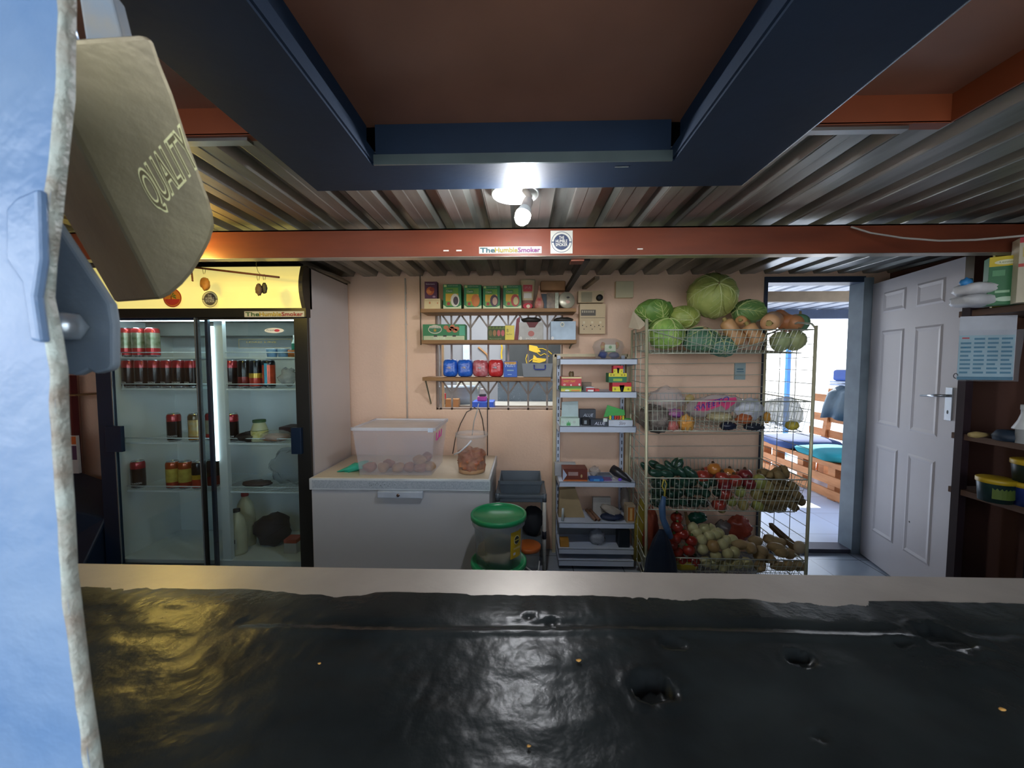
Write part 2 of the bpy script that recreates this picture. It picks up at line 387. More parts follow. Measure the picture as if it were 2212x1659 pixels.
# ================================================================== STEEL HATCH LEAF with hasp, very near the lens
lb = mat('#5C7EA8', rough=.28, var=.2, scale=16, bump=.2, bscale=40, coat=.3, col2='#7C95B4')
edge = mat('#B9C7C0', rough=.5, var=.3, scale=70, col2='#8E8578', bump=.5, bscale=120)
leaf = thing('steel_hatch_leaf', 'pale blue painted steel leaf with chipped edge, standing up beside the counter', 'hatch', (-.2, .14, ZT))
YL = .150
outl = [(135, -60), (132, 200), (118, 330), (104, 470), (92, 570), (88, 640), (105, 720), (118, 800), (120, 900), (126, 1000), (134, 1120), (140, 1240), (152, 1340), (164, 1440), (174, 1520), (186, 1600), (200, 1700)]
pts = [P(x, y, YL) for x, y in outl]
vsF = [p for p in pts]; xL = -.62
m = MB(lb); n = len(pts)
m.add(pts + [Vector((xL, YL - .012, p.z)) for p in pts], [(i, i + 1, i + 1 + n, i + n) for i in range(n - 1)], True)
m.add([p + Vector((0, .0040, 0)) for p in pts] + [Vector((xL, YL - .008, p.z)) for p in pts], [(i + n, i + 1 + n, i + 1, i) for i in range(n - 1)])
m.build('leaf_plate', leaf)
m = MB(edge); k = []
fine = []
for i in range(n - 1):
    for t in range(6): fine.append(pts[i].lerp(pts[i + 1], t / 6))
vs = []
for i, p in enumerate(fine):
    q = noise.noise(Vector((0, 0, p.z * 60))) * .0011
    vs += [p + Vector((-.0018 + q * 1.4, -.0004, 0)), p + Vector((q, -.0006, 0)), p + Vector((.0006 + q * .6, .0012, 0)), p + Vector((.0008, .0042, 0)), p + Vector((-.002, .0046, 0))]
m.add(vs, [(i * 5 + j, i * 5 + j + 1, (i + 1) * 5 + j + 1, (i + 1) * 5 + j) for i in range(len(fine) - 1) for j in range(4)], True)
m.build('chipped_edge', leaf, label='worn edge where blue paint has chipped to pale metal')
# raised flat bar welded on the leaf
m = MB(lb)
bp = [(10, 450), (35, 425), (80, 405), (84, 560), (72, 640), (86, 740), (62, 735), (44, 610), (10, 560)]
m.prism([P(x, y, YL - .004) for x, y in bp], (0, .004, 0)); m.build('welded_tab', leaf, bevel=.0012)
# hasp plate behind the edge with bolt
hm = mat('#7E8C97', rough=.35, var=.1, scale=20, bump=.1)
YH2 = .205
m = MB(hm)
hp = [(60, 420), (120, 480), (236, 655), (243, 700), (243, 790), (236, 800), (205, 808), (190, 800), (165, 812), (130, 806), (60, 806)]
m.prism([P(x, y, YH2) for x, y in hp], (0, .005, 0)); m.build('hasp_plate', leaf, bevel=.0015)
bc = P(128, 706, YH2 - .004)
m = MB(mat('#B7C3CC', rough=.25, metal=.6, bump=.2)); ax = Vector((.9, -.35, 0)).normalized()
m.lathe([(.0001, .014), (.0065, .014), (.0082, .011), (.0085, 0), (.0001, 0)], bc, 6, ax); m.lathe([(.0045, -.02), (.0045, 0)], bc, 12, ax); m.build('bolt', leaf)
m = MB(lb)                                      # bracket from leaf edge back to the hasp
m.hexa([P(60, 806, YL + .006), P(75, 806, YL + .006), P(75, 806, YH2), P(60, 806, YH2)], [P(60, 420, YL + .006), P(75, 420, YL + .006), P(75, 420, YH2), P(60, 420, YH2)]); m.build('hasp_bracket', leaf)
# ================================================================== PADLOCK
LA, LB_, LC = P(58, 92, .195), P(322, 74, .212), P(345, 650, .262)
LN = (LB_ - LA).cross(LC - LA).normalized()
if LN.y > 0: LN = -LN
def PD(x, y, off=0.):
    d = ray(x, y); c = Vector((0, 0, CAMZ)); t = (LA + LN * off - c).dot(LN) / d.dot(LN); return c + d * t
pm = mat('#8E8470', rough=.38, metal=.45, var=.15, scale=14, bump=.1, bscale=60, col2='#A39878')
pd = thing('padlock', 'large weathered padlock with QUALITY stamped on its body, hanging beside the blue leaf', 'padlock', PD(250, 80))
face = [(58, 92), (180, 80), (305, 72), (322, 74), (336, 92), (352, 140), (378, 205), (405, 290), (432, 365), (455, 430), (464, 462), (467, 490), (458, 520), (442, 552), (420, 588), (398, 614), (372, 636), (345, 650), (120, 213)]
fp = [PD(x, y) for x, y in face]
TV = Vector((-.071, .036, .004))
m = MB(pm); m.prism(fp, TV); m.build('lock_body', pd, bevel=.0028)
oo, lr, ul = PD(338, 455, .0006), PD(424, 360, .0006), PD(291, 374, .0006)
m = MB(mat('#F0EDB4', rough=.5))
def ltext(mb, off, fat):
    cu = bpy.data.curves.new('lettering', 'FONT'); cu.body = 'QUALITY'; cu.size = 1; cu.offset = fat; cu.resolution_u = 6
    ob = bpy.data.objects.new('lettering', cu); me = bpy.data.meshes.new_from_object(ob)
    vs = [x.co.copy() for x in me.vertices]; fs = [tuple(p.vertices) for p in me.polygons]; bpy.data.objects.remove(ob); bpy.data.meshes.remove(me)
    x1 = 3.95; y1 = .73
    mb.add([oo + (lr - oo) * (p.x / x1) + (ul - oo) * (p.y / y1) + LN * off for p in vs], fs)
ltext(m, .0002, .045); m.build('lettering_outline', pd)
m = MB(mat('#7E7354', rough=.4, metal=.45)); ltext(m, .0005, -.004); m.build('lettering', pd)
m = MB(mat('#8FA3BC', rough=.25, metal=.6, bump=.1))
a = PD(196, 84) + TV * .35; b_ = PD(150, -90) + TV * .35
m.tube([a, b_], .0048, 14); m.build('shackle', pd)
m = MB(mat('#8D8B84', rough=.5, var=.3, scale=45, col2='#6F87A0'))
q = [PD(208, 66) + TV * .2, PD(292, 64) + TV * .2, PD(262, -60) + TV * .2, PD(190, -60) + TV * .2]
m.prism(q, Vector((-.004, .012, 0))); m.build('lock_staple', pd, bevel=.001, label='thick steel bar, blue paint peeled to tan')
# ================================================================== CEILING LAMP
LX, LY = PX(1113, 1.44, 432), 1.44
lampo = thing('ceiling_lamp', 'white round ceiling lamp base with a lit bulb in a tilted holder', 'lamp', (LX, LY, ZC))
wh = mat('#E9ECE8', rough=.4, var=.03)
m = MB(wh); r = .087
m.lathe([(r * .96, 0), (r, -.004), (r, -.026), (r * .97, -.030), (r * .93, -.027), (r * .90, -.012), (.0001, -.010)], (LX, LY, ZC - .002), 40); m.build('lamp_base', lampo)
m = MB(mat('#6a6a6a')); m.lathe([(.004, -.013), (.0001, -.014)], (LX - .01, LY - .02, ZC), 10); m.build('screw', lampo)
B0 = P(1142, 432, 1.43); B1 = P(1122, 487, 1.40); dr = (B1 - B0).normalized()
m = MB(mat('#CDBFB4', rough=.5)); m.tube([Vector((LX + .035, LY, ZC - .012)), B0 + Vector((.003, 0, .012)), B0 + dr * .012], .011, 14)
m.lathe([(.011, -.006), (.017, .0), (.019, .012), (.019, .034), (.0001, .034)], B0, 20, dr); m.build('bulb_holder', lampo)
m = MB(wh); m.lathe([(.016, .030), (.022, .040), (.0275, .058), (.0275, .060)], B0, 24, dr); m.build('bulb_collar', lampo)
m = MB(lamp_mat((.92, .95, 1, 1), 190)); m.lathe([(.0275, .060), (.0285, .070), (.026, .086), (.018, .098), (.008, .103), (.0001, .104)], B0, 24, dr); m.build('bulb', lampo)
# yellow lamp hidden behind the padlock
yl = P(352, 545, 1.68)
yo = thing('yellow_bulb', 'small warm yellow bulb hanging before the red beam near the drinks fridge', 'lamp', (yl.x, yl.y, ZC))
m = MB(wh); m.lathe([(.04, 0), (.04, -.02), (.008, -.03), (.008, -.085), (.016, -.09), (.016, -.125)], (yl.x, yl.y, ZC), 20); m.build('bulb_holder', yo)
m = MB(lamp_mat((1, .72, .14, 1), 50)); m.blob((yl.x, yl.y, ZC - .155), (.033, .033, .04), 0, 0, 1, 18, 12); m.build('bulb', yo)
# ================================================================== STICKERS
def strip_sticker(x0, x1, z0, z1, Y, label, cols):
    t = thing('text_sticker', label, 'sticker', ((x0 + x1) / 2, Y, z0))
    m = MB(mat('#BDBBB0', rough=.5, var=.03)); m.box(x0, x1, Y - .001, Y, z0, z1); m.build('sticker_sheet', t)
    w_ = x1 - x0; xx = x0 + w_ * .02
    out = MB(mat('#3A3A36', rough=.5))
    for word, frac, c in (('The', .235, cols[0]), ('Humble', .37, cols[1]), ('Smoker', .36, cols[2])):
        for dx in (-.0012, .0012):
            for dz in (-.0012, .0012): out.text(word, (xx + dx, Y - .0012, z0 + (z1 - z0) * .16 + dz), UX, UZ, w_ * frac * .97, (z1 - z0) * .66, off=0)
        mm = MB(mat(c, rough=.5)); mm.text(word, (xx, Y - .0018, z0 + (z1 - z0) * .18), UX, UZ, w_ * frac * .97, (z1 - z0) * .62, off=0); mm.build('lettering', t)
        xx += w_ * frac
    out.build('lettering_outline', t)
    return t
def round_sticker(c, r, label, sheet=None, Y=None, dark='#2F3A55', name='logo_sticker', plate='#C4C2B6'):
    t = thing(name, label, 'sticker', (c.x, c.y, c.z - r))
    Y = c.y
    if sheet:
        m = MB(mat(plate, rough=.4, var=.03)); m.box(c.x - sheet, c.x + sheet, Y - .0008, Y, c.z - sheet * 1.02, c.z + sheet * 1.02); m.build('sticker_sheet', t)
    m = MB(mat(dark, rough=.5)); m.disc((c.x, Y - .0012, c.z), UX, UZ, r * .76, 32); m.ringd((c.x, Y - .0012, c.z), UX, UZ, r * .95, r, 40)
    m.box(c.x - r, c.x - r * .7, Y - .0016, Y - .001, c.z - r * .05, c.z + r * .05); m.box(c.x + r * .7, c.x + r, Y - .0016, Y - .001, c.z - r * .05, c.z + r * .05)
    m.build('logo', t)
    if not sheet:
        m = MB(mat(plate, rough=.4)); m.disc((c.x, Y - .0006, c.z), UX, UZ, r, 40); m.build('sticker_sheet', t)
    m = MB(mat('#E4E2D2', rough=.5))
    for s_, zz, ww in (('THE', .28, .5), ('HUMBLE', -.06, 1.12), ('SMOKER', -.4, 1.16)):
        m.text(s_, (c.x - ww * r * .5, Y - .0018, c.z + zz * r), UX, UZ, ww * r, r * .29, off=0)
    m.build('lettering', t)
    return t
a = P(1035, 548, BY - .001); b_ = P(1170, 532, BY - .001)
strip_sticker(a.x, b_.x, a.z, b_.z, BY - .0005, 'rainbow lettered strip sticker on the red beam', ('#2E6670', '#B09A2E', '#8E3480'))
c = P(1213, 523, BY - .0005); round_sticker(c, .047, 'square white sticker with dark round logo on the red beam', sheet=.0505)
# ================================================================== DRINKS FRIDGE
FY, FB = 2.30, 2.84
fx0, fx1 = PX(205, FY, 900), PX(671, FY, 900)
ztop = PZ(578, FY, 500); zh0 = PZ(667, FY, 500); zb0 = PZ(686, FY, 500)
zbot = .10
fg = thing('drinks_fridge', 'tall two door glass drinks fridge with black frame and white lit header', 'fridge', ((fx0 + fx1) / 2, (FY + FB) / 2, 0))
fw = mat('#DDE2E0', rough=.45, var=.03); navy = mat('#10233A', rough=.35, var=.1); blackm = mat('#1A1A18', rough=.4, var=.1)
side = mat('#CFC8C6', rough=.4, var=.05, scale=2)
t = .04
m = MB(side); m.box(fx1 - t, fx1, FY + .03, FB, zbot, ztop); m.build('side_panel', fg)
m = MB(navy); m.box(fx0, fx0 + t, FY + .03, FB, zbot, ztop); m.build('side_panel', fg)
m = MB(fw); m.box(fx0 + t, fx1 - t, FB - .04, FB, zbot, zb0 + .02); m.build('back_panel', fg)
m = MB(fw); m.box(fx0 + t, fx0 + t + .012, FY + .06, FB - .04, zbot, zb0); m.box(fx1 - t - .012, fx1 - t, FY + .06, FB - .04, zbot, zb0); m.build('inner_liner', fg)
m = MB(fw); m.box(fx0 + t, fx1 - t, FY + .06, FB - .04, zbot, zbot + .04); m.build('inner_floor', fg)
m = MB(mat('#8C8C82', rough=.6)); m.box(fx0 + t, fx1 - t, FY + .05, FB - .04, zb0 + .001, zb0 + .03)
m.box(fx0 + t, fx1 - t, FY + .30, FB - .04, PZ(725, FY + .3, 500), zb0)
m.build('evaporator_cover', fg)
m = MB(mat('#3B3630', rough=.7)); m.box(fx0, fx1, FY + .02, FB, ztop, ztop + .012); m.build('top_cover', fg)
# curved header
hd = mat('#F0DE86', rough=.35, var=.03, scale=2, emit=.22)
m = MB(hd); hx1 = PX(655, FY, 620); N = 8; pr = []
for i in range(N + 1):
    a = i / N; pr.append((FY - .015 - .03 * math.sin(a * math.pi) * (1 if True else 0), zh0 + (ztop - zh0) * a))
m.prism([(fx0 + .01, y, z) for y, z in pr] + [(fx0 + .01, FY + .05, ztop), (fx0 + .01, FY + .05, zh0)], (hx1 - fx0 - .01, 0, 0))
m.build('header_panel', fg, label='pale yellow lit header panel')
m = MB(mat('#3A342A', rough=.55, var=.2, scale=10)); m.prism([(hx1, y - .006, z) for y, z in pr] + [(hx1, FY + .05, ztop), (hx1, FY + .05, zh0)], (fx1 - hx1, 0, 0)); m.build('header_end_cap', fg)
m = MB(blackm); m.box(fx0, fx1, FY - .02, FY + .03, zb0, zh0); m.build('header_rail', fg)
m = MB(mat('#7D7464', rough=.8, var=.2)); zz = ztop + .012
m.hexa([(fx1 - .03, FY + .02, zz), (fx1 + .05, FY + .25, zz - .01), (fx1 + .04, FY + .5, zz - .01), (fx1 - .04, FY + .5, zz)], [(fx1 - .03, FY + .02, zz + .012), (fx1 + .05, FY + .25, zz + .004), (fx1 + .04, FY + .5, zz + .004), (fx1 - .04, FY + .5, zz + .012)])
m.build('cardboard_flap', label='torn brown cardboard lying on top of the drinks fridge', cat='cardboard')
# inner post with light tube
px_ = PX(470, FY + .06, 900)
m = MB(fw); m.box(PX(468, FY + .08), PX(486, FY + .08), FY + .07, FY + .10, zbot + .04, zb0); m.build('centre_post', fg)
m = MB(lamp_mat((.75, .92, 1, 1), 1.1)); m.tube([(PX(463, FY + .07), FY + .066, PZ(1000, FY + .07)), (PX(463, FY + .07), FY + .066, PZ(703, FY + .07))], .009, 10); m.build('light_tube', fg)
m = MB(lamp_mat((.72, .90, 1, 1), 5.0)); m.box(fx0 + .12, fx1 - .12, FY + .07, FY + .085, zb0 - .012, zb0 - .004); m.build('light_tube', fg)
# doors: sliding, overlapping at the middle
gl = glass(.05, (.90, .96, .97, 1))
dx = PX(438, FY, 900)
for k, (a, b, yy) in enumerate(((fx0 + .0, PX(452, FY, 900), FY + .028), (PX(430, FY, 900), fx1, FY + .006))):
    d = MB(navy if k == 0 else blackm); fwid = .105 if k == 0 else .02; rw = .02 if k == 0 else .085
    if k == 0: d.use(navy)
    d.box(a, a + fwid, yy - .012, yy + .008, zbot - .02, zb0); d.box(b - rw, b, yy - .012, yy + .008, zbot - .02, zb0)
    d.box(a + fwid, b - rw, yy - .012, yy + .008, zbot - .02, zbot + .03); d.box(a + fwid, b - rw, yy - .012, yy + .008, zb0 - .012, zb0)
    do = d.build('glass_door', fg, bevel=.002)
    g = MB(gl); g.box(a + fwid - .005, b - rw + .005, yy - .002, yy + .002, zbot + .02, zb0 - .005); LOC[do.name] = LOC[do.name]; g.build('pane', do)
    s_ = MB(mat('#9FB0BC', rough=.2, metal=.8)); xx = a + fwid if k == 0 else a + .004; s_.box(xx - .003, xx + .004, yy - .016, yy - .012, zbot, zb0); s_.build('trim_strip', do)
    h = MB(navy); hx = (PX(222, FY - .02, 950), PX(257, FY - .02, 950)) if k == 0 else (PX(630, FY - .02, 950), PX(652, FY - .02, 950))
    h.box(hx[0], hx[1], yy - .035, yy - .012, PZ(984, FY - .02), PZ(926, FY - .02)); h.build('handle', do, bevel=.003)
# wire shelves
wire = mat('#DCE6E8', rough=.35, var=.02)
SH = []
for i, yy in enumerate((771, 839, 956, 1060)):
    z = PZ(yy, FY + .09, 440); SH.append(z)
    for a, b in ((PX(262, FY + .09), PX(455, FY + .09)), (PX(482, FY + .09), PX(642, FY + .09))):
        m = MB(wire); m.box(a, b, FY + .085, FY + .092, z - .010, z - .001); m.tube([(a, FY + .086, z + .028), (b, FY + .086, z + .028)], .0034, 6)
        for x in (a + .01, b - .01): m.tube([(x, FY + .086, z), (x, FY + .086, z + .028)], .002, 5)
        k = a
        while k < b: m.tube([(k, FY + .09, z - .003), (k, FB - .05, z - .003)], .0016, 4); k += .022
        m.box(a, b, FB - .06, FB - .054, z - .006, z)
        m.build('wire_shelf', fg)
# stickers on the fridge
o = MB(mat('#C9A53A', rough=.5)); o.text('LOAD LINE', P(532, 741, FY + .298), UX, UZ, .21, .012, off=0)
a, b = P(516, 752, FY + .2985), P(630, 733, FY + .2985)
for q in ((a.x, b.x, a.z, a.z + .002), (a.x, b.x, b.z, b.z + .002), (a.x, a.x + .002, a.z, b.z), (b.x, b.x + .002, a.z, b.z)): o.rect(q[0], q[1], q[2], q[3], a.y)
o.build('lettering', fg, label='LOAD LINE in yellow letters')
c = P(593, 714, FY + .002)
so = thing('oval_sticker', 'small white oval sticker with red mark inside the fridge glass', 'sticker', (c.x, c.y, c.z - .02))
m = MB(mat('#F2F2F0')); m.disc((c.x, FY - .0015, c.z), UX, UZ, .06, 32, .0155); m.use(mat('#D2455A')); m.disc((c.x + .018, FY - .0025, c.z), UX, UZ, .017, 16, .008)
m.use(mat('#666a70')); m.text('Fresko', (c.x - .045, FY - .0025, c.z - .002), UX, UZ, .06, .009, off=0); m.build('sticker_sheet', so)
a, b = P(528, 685, FY - .022), P(657, 672, FY - .022)
strip_sticker(a.x, b.x, a.z, b.z, FY - .021, 'green yellow and red lettered strip sticker on the fridge rail', ('#3F6B3F', '#D8B52F', '#B8303C'))
c = P(457, 647, FY - .036); c.y = FY - .047
round_sticker(c, .0475, 'round dark logo sticker on the yellow fridge header', dark='#5B5347', plate='#EFE6A8')
c = P(376, 644, FY - .036); c.y = FY - .047
so = thing('palm_sticker', 'round red and orange sticker with a green palm on the fridge header', 'sticker', (c.x, c.y, c.z - .055))
m = MB(mat('#E08A2E')); m.disc((c.x, c.y, c.z), UX, UZ, .056, 36); m.use(mat('#B23A22')); m.ringd((c.x, c.y - .0006, c.z), UX, UZ, .050, .056, 36)
m.use(mat('#C23A2C')); m.add([(c.x + .045 * math.cos(a_), c.y - .001, c.z - .008 + .036 * math.sin(a_) * 1.0) for a_ in [math.pi + i * math.pi / 14 for i in range(15)]], [tuple(range(15))])
m.use(mat('#5C7B33'))
for k in range(7):
    a_ = R(200 - k * 36.6); m.add([(c.x - .006, c.y - .0015, c.z + .008), (c.x - .006 + .026 * math.cos(a_ + .25), c.y - .0015, c.z + .008 + .022 * math.sin(a_ + .25)), (c.x - .006 + .034 * math.cos(a_), c.y - .0015, c.z + .002 + .03 * math.sin(a_))], [(0, 1, 2)])
m.use(mat('#8A3B22')); m.rect(c.x - .009, c.x - .003, c.z - .01, c.z + .01, c.y - .0018); m.build('sticker_sheet', so)
# ------------------------------------------------------------------ cans
def can(name, bands, label, text=None, tcol='#E6E6E6', fleck=None, h=.168, r=.0355):
    """bands: [(upper height fraction, colour)]"""
    t_ = thing(name, label, 'drink can', (0, 0, 0), None)
    al = mat('#C9CDD2', rough=.25, metal=.9)
    hs = [(r * .80, 0), (r * .97, .006), (r, .012)]; ms = [al, al]
    cuts = [b[0] for b in bands]; zz = .012; cur = .012
    for f_, col in bands:
        z1 = .012 + (h - .028) * f_
        hs.append((r, z1)); ms.append(mat(col, rough=.22, metal=.35, var=.25, scale=30, col2=fleck if fleck and col == bands[-2 if len(bands) > 1 else 0][1] else None, coat=.3))
    hs += [(r * .88, h - .004), (r * .82, h)]; ms += [ms[-1], al]
    m = MB(al); m.lathe(hs, (0, 0, 0), 24, mats=ms); m.build('can_body', t_)
    m = MB(al); m.lathe([(r * .82, h), (r * .78, h - .004), (.0001, h - .004)], (0, 0, 0), 20); m.build('can_lid', t_)
    if text:
        m = MB(mat(tcol)); m.box(-r * .62, r * .62, -r - .0008, -r * .75, h * .17, h * .23) if False else None
        # letters wrapped round the can
        q = MB(mat(tcol)); q.text(text, (0, 0, 0), UX, UZ, r * 1.5, h * .06, off=0)
        vs = [Vector((r * 1.006 * math.sin((p.x - r * .75) / r), -r * 1.006 * math.cos((p.x - r * .75) / r), p.z + h * .17)) for p in q.v]
        q.v = vs; q.build('lettering', t_)
    return t_
S_BLK = [(.78, '#17100F'), (1., '#A21E28')]
protos = {
 'blk': can('energy_drink_can', S_BLK, 'x', 'DRAGON'),
 'wht': can('energy_drink_can', [(.28, '#C8202C'), (.9, '#BEB8A4'), (1., '#C83A3A')], 'x', None, fleck='#5B7A4A', h=.175),
 'ylw': can('energy_drink_can', [(.15, '#9C6A22'), (.85, '#D9A93B'), (1., '#5A4B30')], 'x', None, fleck='#C8C2A8'),
 'flm': can('energy_drink_can', [(.35, '#C2402A'), (.55, '#C9A22E'), (1., '#141210')], 'x', None),
 'dkr': can('energy_drink_can', [(.4, '#7A2420'), (1., '#15120F')], 'x', None),
 'ora': can('energy_drink_can', [(.08, '#1C1B1B'), (.9, '#C24A28'), (1., '#1B1A1C')], 'x', None),
 'red': can('energy_drink_can', [(.2, '#C83030'), (.8, '#B0A890'), (1., '#A21E28')], 'x', None),
 'oby': can('energy_drink_can', [(.22, '#B03A24'), (.8, '#D8C25A'), (1., '#B8501F')], 'x', None),
}
_m = MB(mat('#5AB6DC')); r_ = .0358
_m.add([(r_ * math.sin(a_), -r_ * math.cos(a_), z) for z in (.02, .148) for a_ in (-.05, .1, .25, .4)], [(0, 1, 5, 4), (1, 2, 6, 5), (2, 3, 7, 6)]); _m.build('side_stripe', protos['ora'])
used = set()
def put_can(kind, px, shelf, Y, label, group, sc_=1.08):
    z = SH[shelf]; x = PX(px, Y, 900); o = protos[kind]
    if kind in used: o = dup(o)
    used.add(kind)
    o.location = (x, Y, z); o.scale = (sc_,) * 3; o['label'] = label; o['group'] = group; o.rotation_euler.z = random.uniform(-.5, .5)
    return o
CY = FY + .14
ords = ['first', 'second', 'third', 'fourth', 'fifth', 'sixth']
for k, px in enumerate((281, 309, 338)): put_can('wht', px, 0, CY, '%s tall red and silver can from the outer end of the top fridge shelf' % ords[k], 'red and silver cans on the top fridge shelf')
for k, px in enumerate((284, 311, 340, 367, 391, 418)): put_can('blk', px, 1, CY, '%s black red-topped can from the outer end of the second fridge shelf' % ords[k], 'black cans on the second fridge shelf')
put_can('blk', 503, 1, CY, 'black red-topped can beside the fridge centre post, second shelf', 'mixed cans behind the second fridge door')
put_can('dkr', 531, 1, CY, 'black can with dark red base between two others, second fridge shelf', 'mixed cans behind the second fridge door')
put_can('flm', 556, 1, CY, 'black can with yellow flame and red base, second fridge shelf', 'mixed cans behind the second fridge door')
put_can('ora', 584, 1, CY, 'orange can with bright blue stripe on the second fridge shelf', 'mixed cans behind the second fridge door')
put_can('blk', 375, 2, CY, 'lone black red-topped can on the third fridge shelf, first door', 'cans on the third fridge shelf')
put_can('ylw', 421, 2, CY, 'yellow and silver can beside the door overlap, third fridge shelf', 'cans on the third fridge shelf')
put_can('red', 458, 2, CY + .05, 'red and silver can behind the fridge centre bars, third shelf', 'cans on the third fridge shelf')
put_can('blk', 500, 2, CY, 'black red-topped can next to the cream jar, third fridge shelf', 'cans on the third fridge shelf')
put_can('blk', 292, 3, CY, 'lone black red-topped can on the fourth fridge shelf', 'cans on the fourth fridge shelf')
put_can('oby', 368, 3, CY, 'outer one of two orange and cream cans, fourth fridge shelf', 'cans on the fourth fridge shelf')
put_can('oby', 395, 3, CY, 'inner one of two orange and cream cans, fourth fridge shelf', 'cans on the fourth fridge shelf')
put_can('flm', 424, 3, CY, 'black can with yellow flame on the fourth fridge shelf', 'cans on the fourth fridge shelf')
put_can('dkr', 457, 3, CY + .05, 'dark can behind the fridge centre bars, fourth shelf', 'cans on the fourth fridge shelf')
# cups, bottle, sachet on top shelf
for k, px in enumerate((589, 613)):
    x = PX(px, CY); z = SH[0]; t_ = thing('yoghurt_cup', ('pale blue small cup beside the LOAD LINE sign, the one by the post' if k == 0 else 'pale blue small cup next to the orange tub, top fridge shelf'), 'cup', (x, CY, z), 'pale blue cups on the top fridge shelf')
    m = MB(mat('#8FB7DC', rough=.4, var=.2, scale=40)); m.lathe([(.0001, 0), (.028, 0), (.033, .05)], (x, CY, z), 20); m.build('cup_body', t_)
    m = MB(mat('#DDE6EE', rough=.3, metal=.3)); m.lathe([(.035, .05), (.035, .053), (.0001, .053)], (x, CY, z), 20); m.build('cup_lid', t_)
x = PX(634, CY); z = SH[0]
m = MB(mat('#B0672E')); m.lathe([(.0001, 0), (.028, 0), (.031, .045), (.0001, .046)], (x, CY, z), 18); m.build('small_tub', label='small orange brown tub under the green bottle, top fridge shelf', cat='tub')
x = PX(640, CY + .07); t_ = thing('green_bottle', 'slim bottle with green label at the end of the top fridge shelf', 'bottle', (x, CY + .07, z))
m = MB(mat('#C8D8D2', rough=.2)); m.lathe([(.0001, 0), (.024, 0), (.024, .09), (.012, .12), (.012, .13)], (x, CY + .07, z), 18, mats=[None, mat('#2E7A5C'), mat('#C8D8D2'), mat('#C8D8D2')]); m.build('bottle_body', t_)
m = MB(mat('#EDEFF0')); m.lathe([(.014, .128), (.014, .145), (.0001, .145)], (x, CY + .07, z), 14); m.build('bottle_cap', t_)
x = PX(456, CY + .05); t_ = thing('juice_bottle', 'yellow labelled bottle seen between the fridge door bars', 'bottle', (x, CY + .05, z))
m = MB(mat('#C9A85A', rough=.3)); m.lathe([(.0001, 0), (.025, 0), (.025, .13), (.016, .16), (.012, .175)], (x, CY + .05, z), 18, mats=[None, mat('#C9B04A'), mat('#C9A85A'), mat('#B99A50')]); m.build('bottle_body', t_)
m = MB(mat('#B5B9B0')); m.lathe([(.014, .17), (.014, .19), (.0001, .19)], (x, CY + .05, z), 14); m.build('bottle_cap', t_)
# jar on third shelf
x = PX(556, CY); z = SH[2]; t_ = thing('mayonnaise_jar', 'cream jar with green lid and yellow label in the fridge', 'jar', (x, CY, z))
m = MB(mat('#CFCBA0', rough=.3)); yl_ = mat('#C8BC5E', var=.3, scale=40, col2='#E6DCA8')
m.lathe([(.0001, 0), (.046, .004), (.049, .02), (.049, .075), (.040, .105), (.034, .120), (.034, .13)], (x, CY, z), 28, mats=[None, None, yl_, mat('#CFCBA0', rough=.3), None, None]); m.build('jar_body', t_)
m = MB(mat('#3D5A34')); m.lathe([(.038, .126), (.038, .142), (.0001, .142)], (x, CY, z), 24); m.lathe([(.0495, .074), (.0495, .077)], (x, CY, z), 28); m.build('jar_lid', t_)
# foil bags, pies, tray, box
m = MB(film('#C8C8CC', .5, .12, 1., 40)); m.blob(P(622, 815, CY + .05) + Vector((0, 0, .0)), (.05, .05, .055), 3, .5, 4, 18, 12); m.build('foil_bag', label='crumpled clear bag at the end of the second fridge shelf', cat='bag')
c = P(540, 942, CY); m = MB(mat('#231A18', rough=.3, bump=.3)); m.blob((c.x, CY, SH[2] + .03), (.085, .06, .032), 5, .3, 3, 20, 10); m.build('dark_packet', label='flat dark brown packet lying beside the jar in the fridge', cat='packet')
c = P(596, 945, CY); t_ = thing('wrapped_pie', 'pie wrapped in clear film lying on the third fridge shelf', 'food', (c.x, CY, SH[2]))
m = MB(mat('#A9714A', rough=.6, bump=.3)); m.blob((c.x, CY, SH[2] + .028), (.085, .07, .026), 6, .2, 3, 22, 8); m.build('pie_crust', t_)
m = MB(film('#D6DADC', .3, .08, 1., 30)); m.blob((c.x, CY, SH[2] + .036), (.095, .078, .036), 7, .25, 4, 22, 10); m.build('plastic_wrap', t_)
c = P(628, 925, CY + .1); m = MB(mat('#4A3030', rough=.6)); m.box(c.x - .09, c.x + .06, CY + .11, CY + .25, SH[2] + .05 - .05, SH[2] + .075); m.build('dark_carton', bevel=.003, label='dark brown carton behind the wrapped pie in the fridge', cat='carton')
c = P(612, 1020, CY); m = MB(film('#A7AEB4', .32, .12, 1., 14)); m.blob((c.x, CY + .12, SH[3] + .125), (.15, .11, .125), 9, .3, 2.4, 28, 16); m.build('plastic_bag', label='big crumpled clear bag on the fourth fridge shelf', cat='bag')
m = MB(mat('#4E3C38')); m.blob((PX(535, CY), CY + .05, SH[3] + .02), (.10, .05, .02), 11, .3, 3, 16, 8); m.build('dark_packet', label='low dark packet on the fourth fridge shelf before the bag', cat='packet')
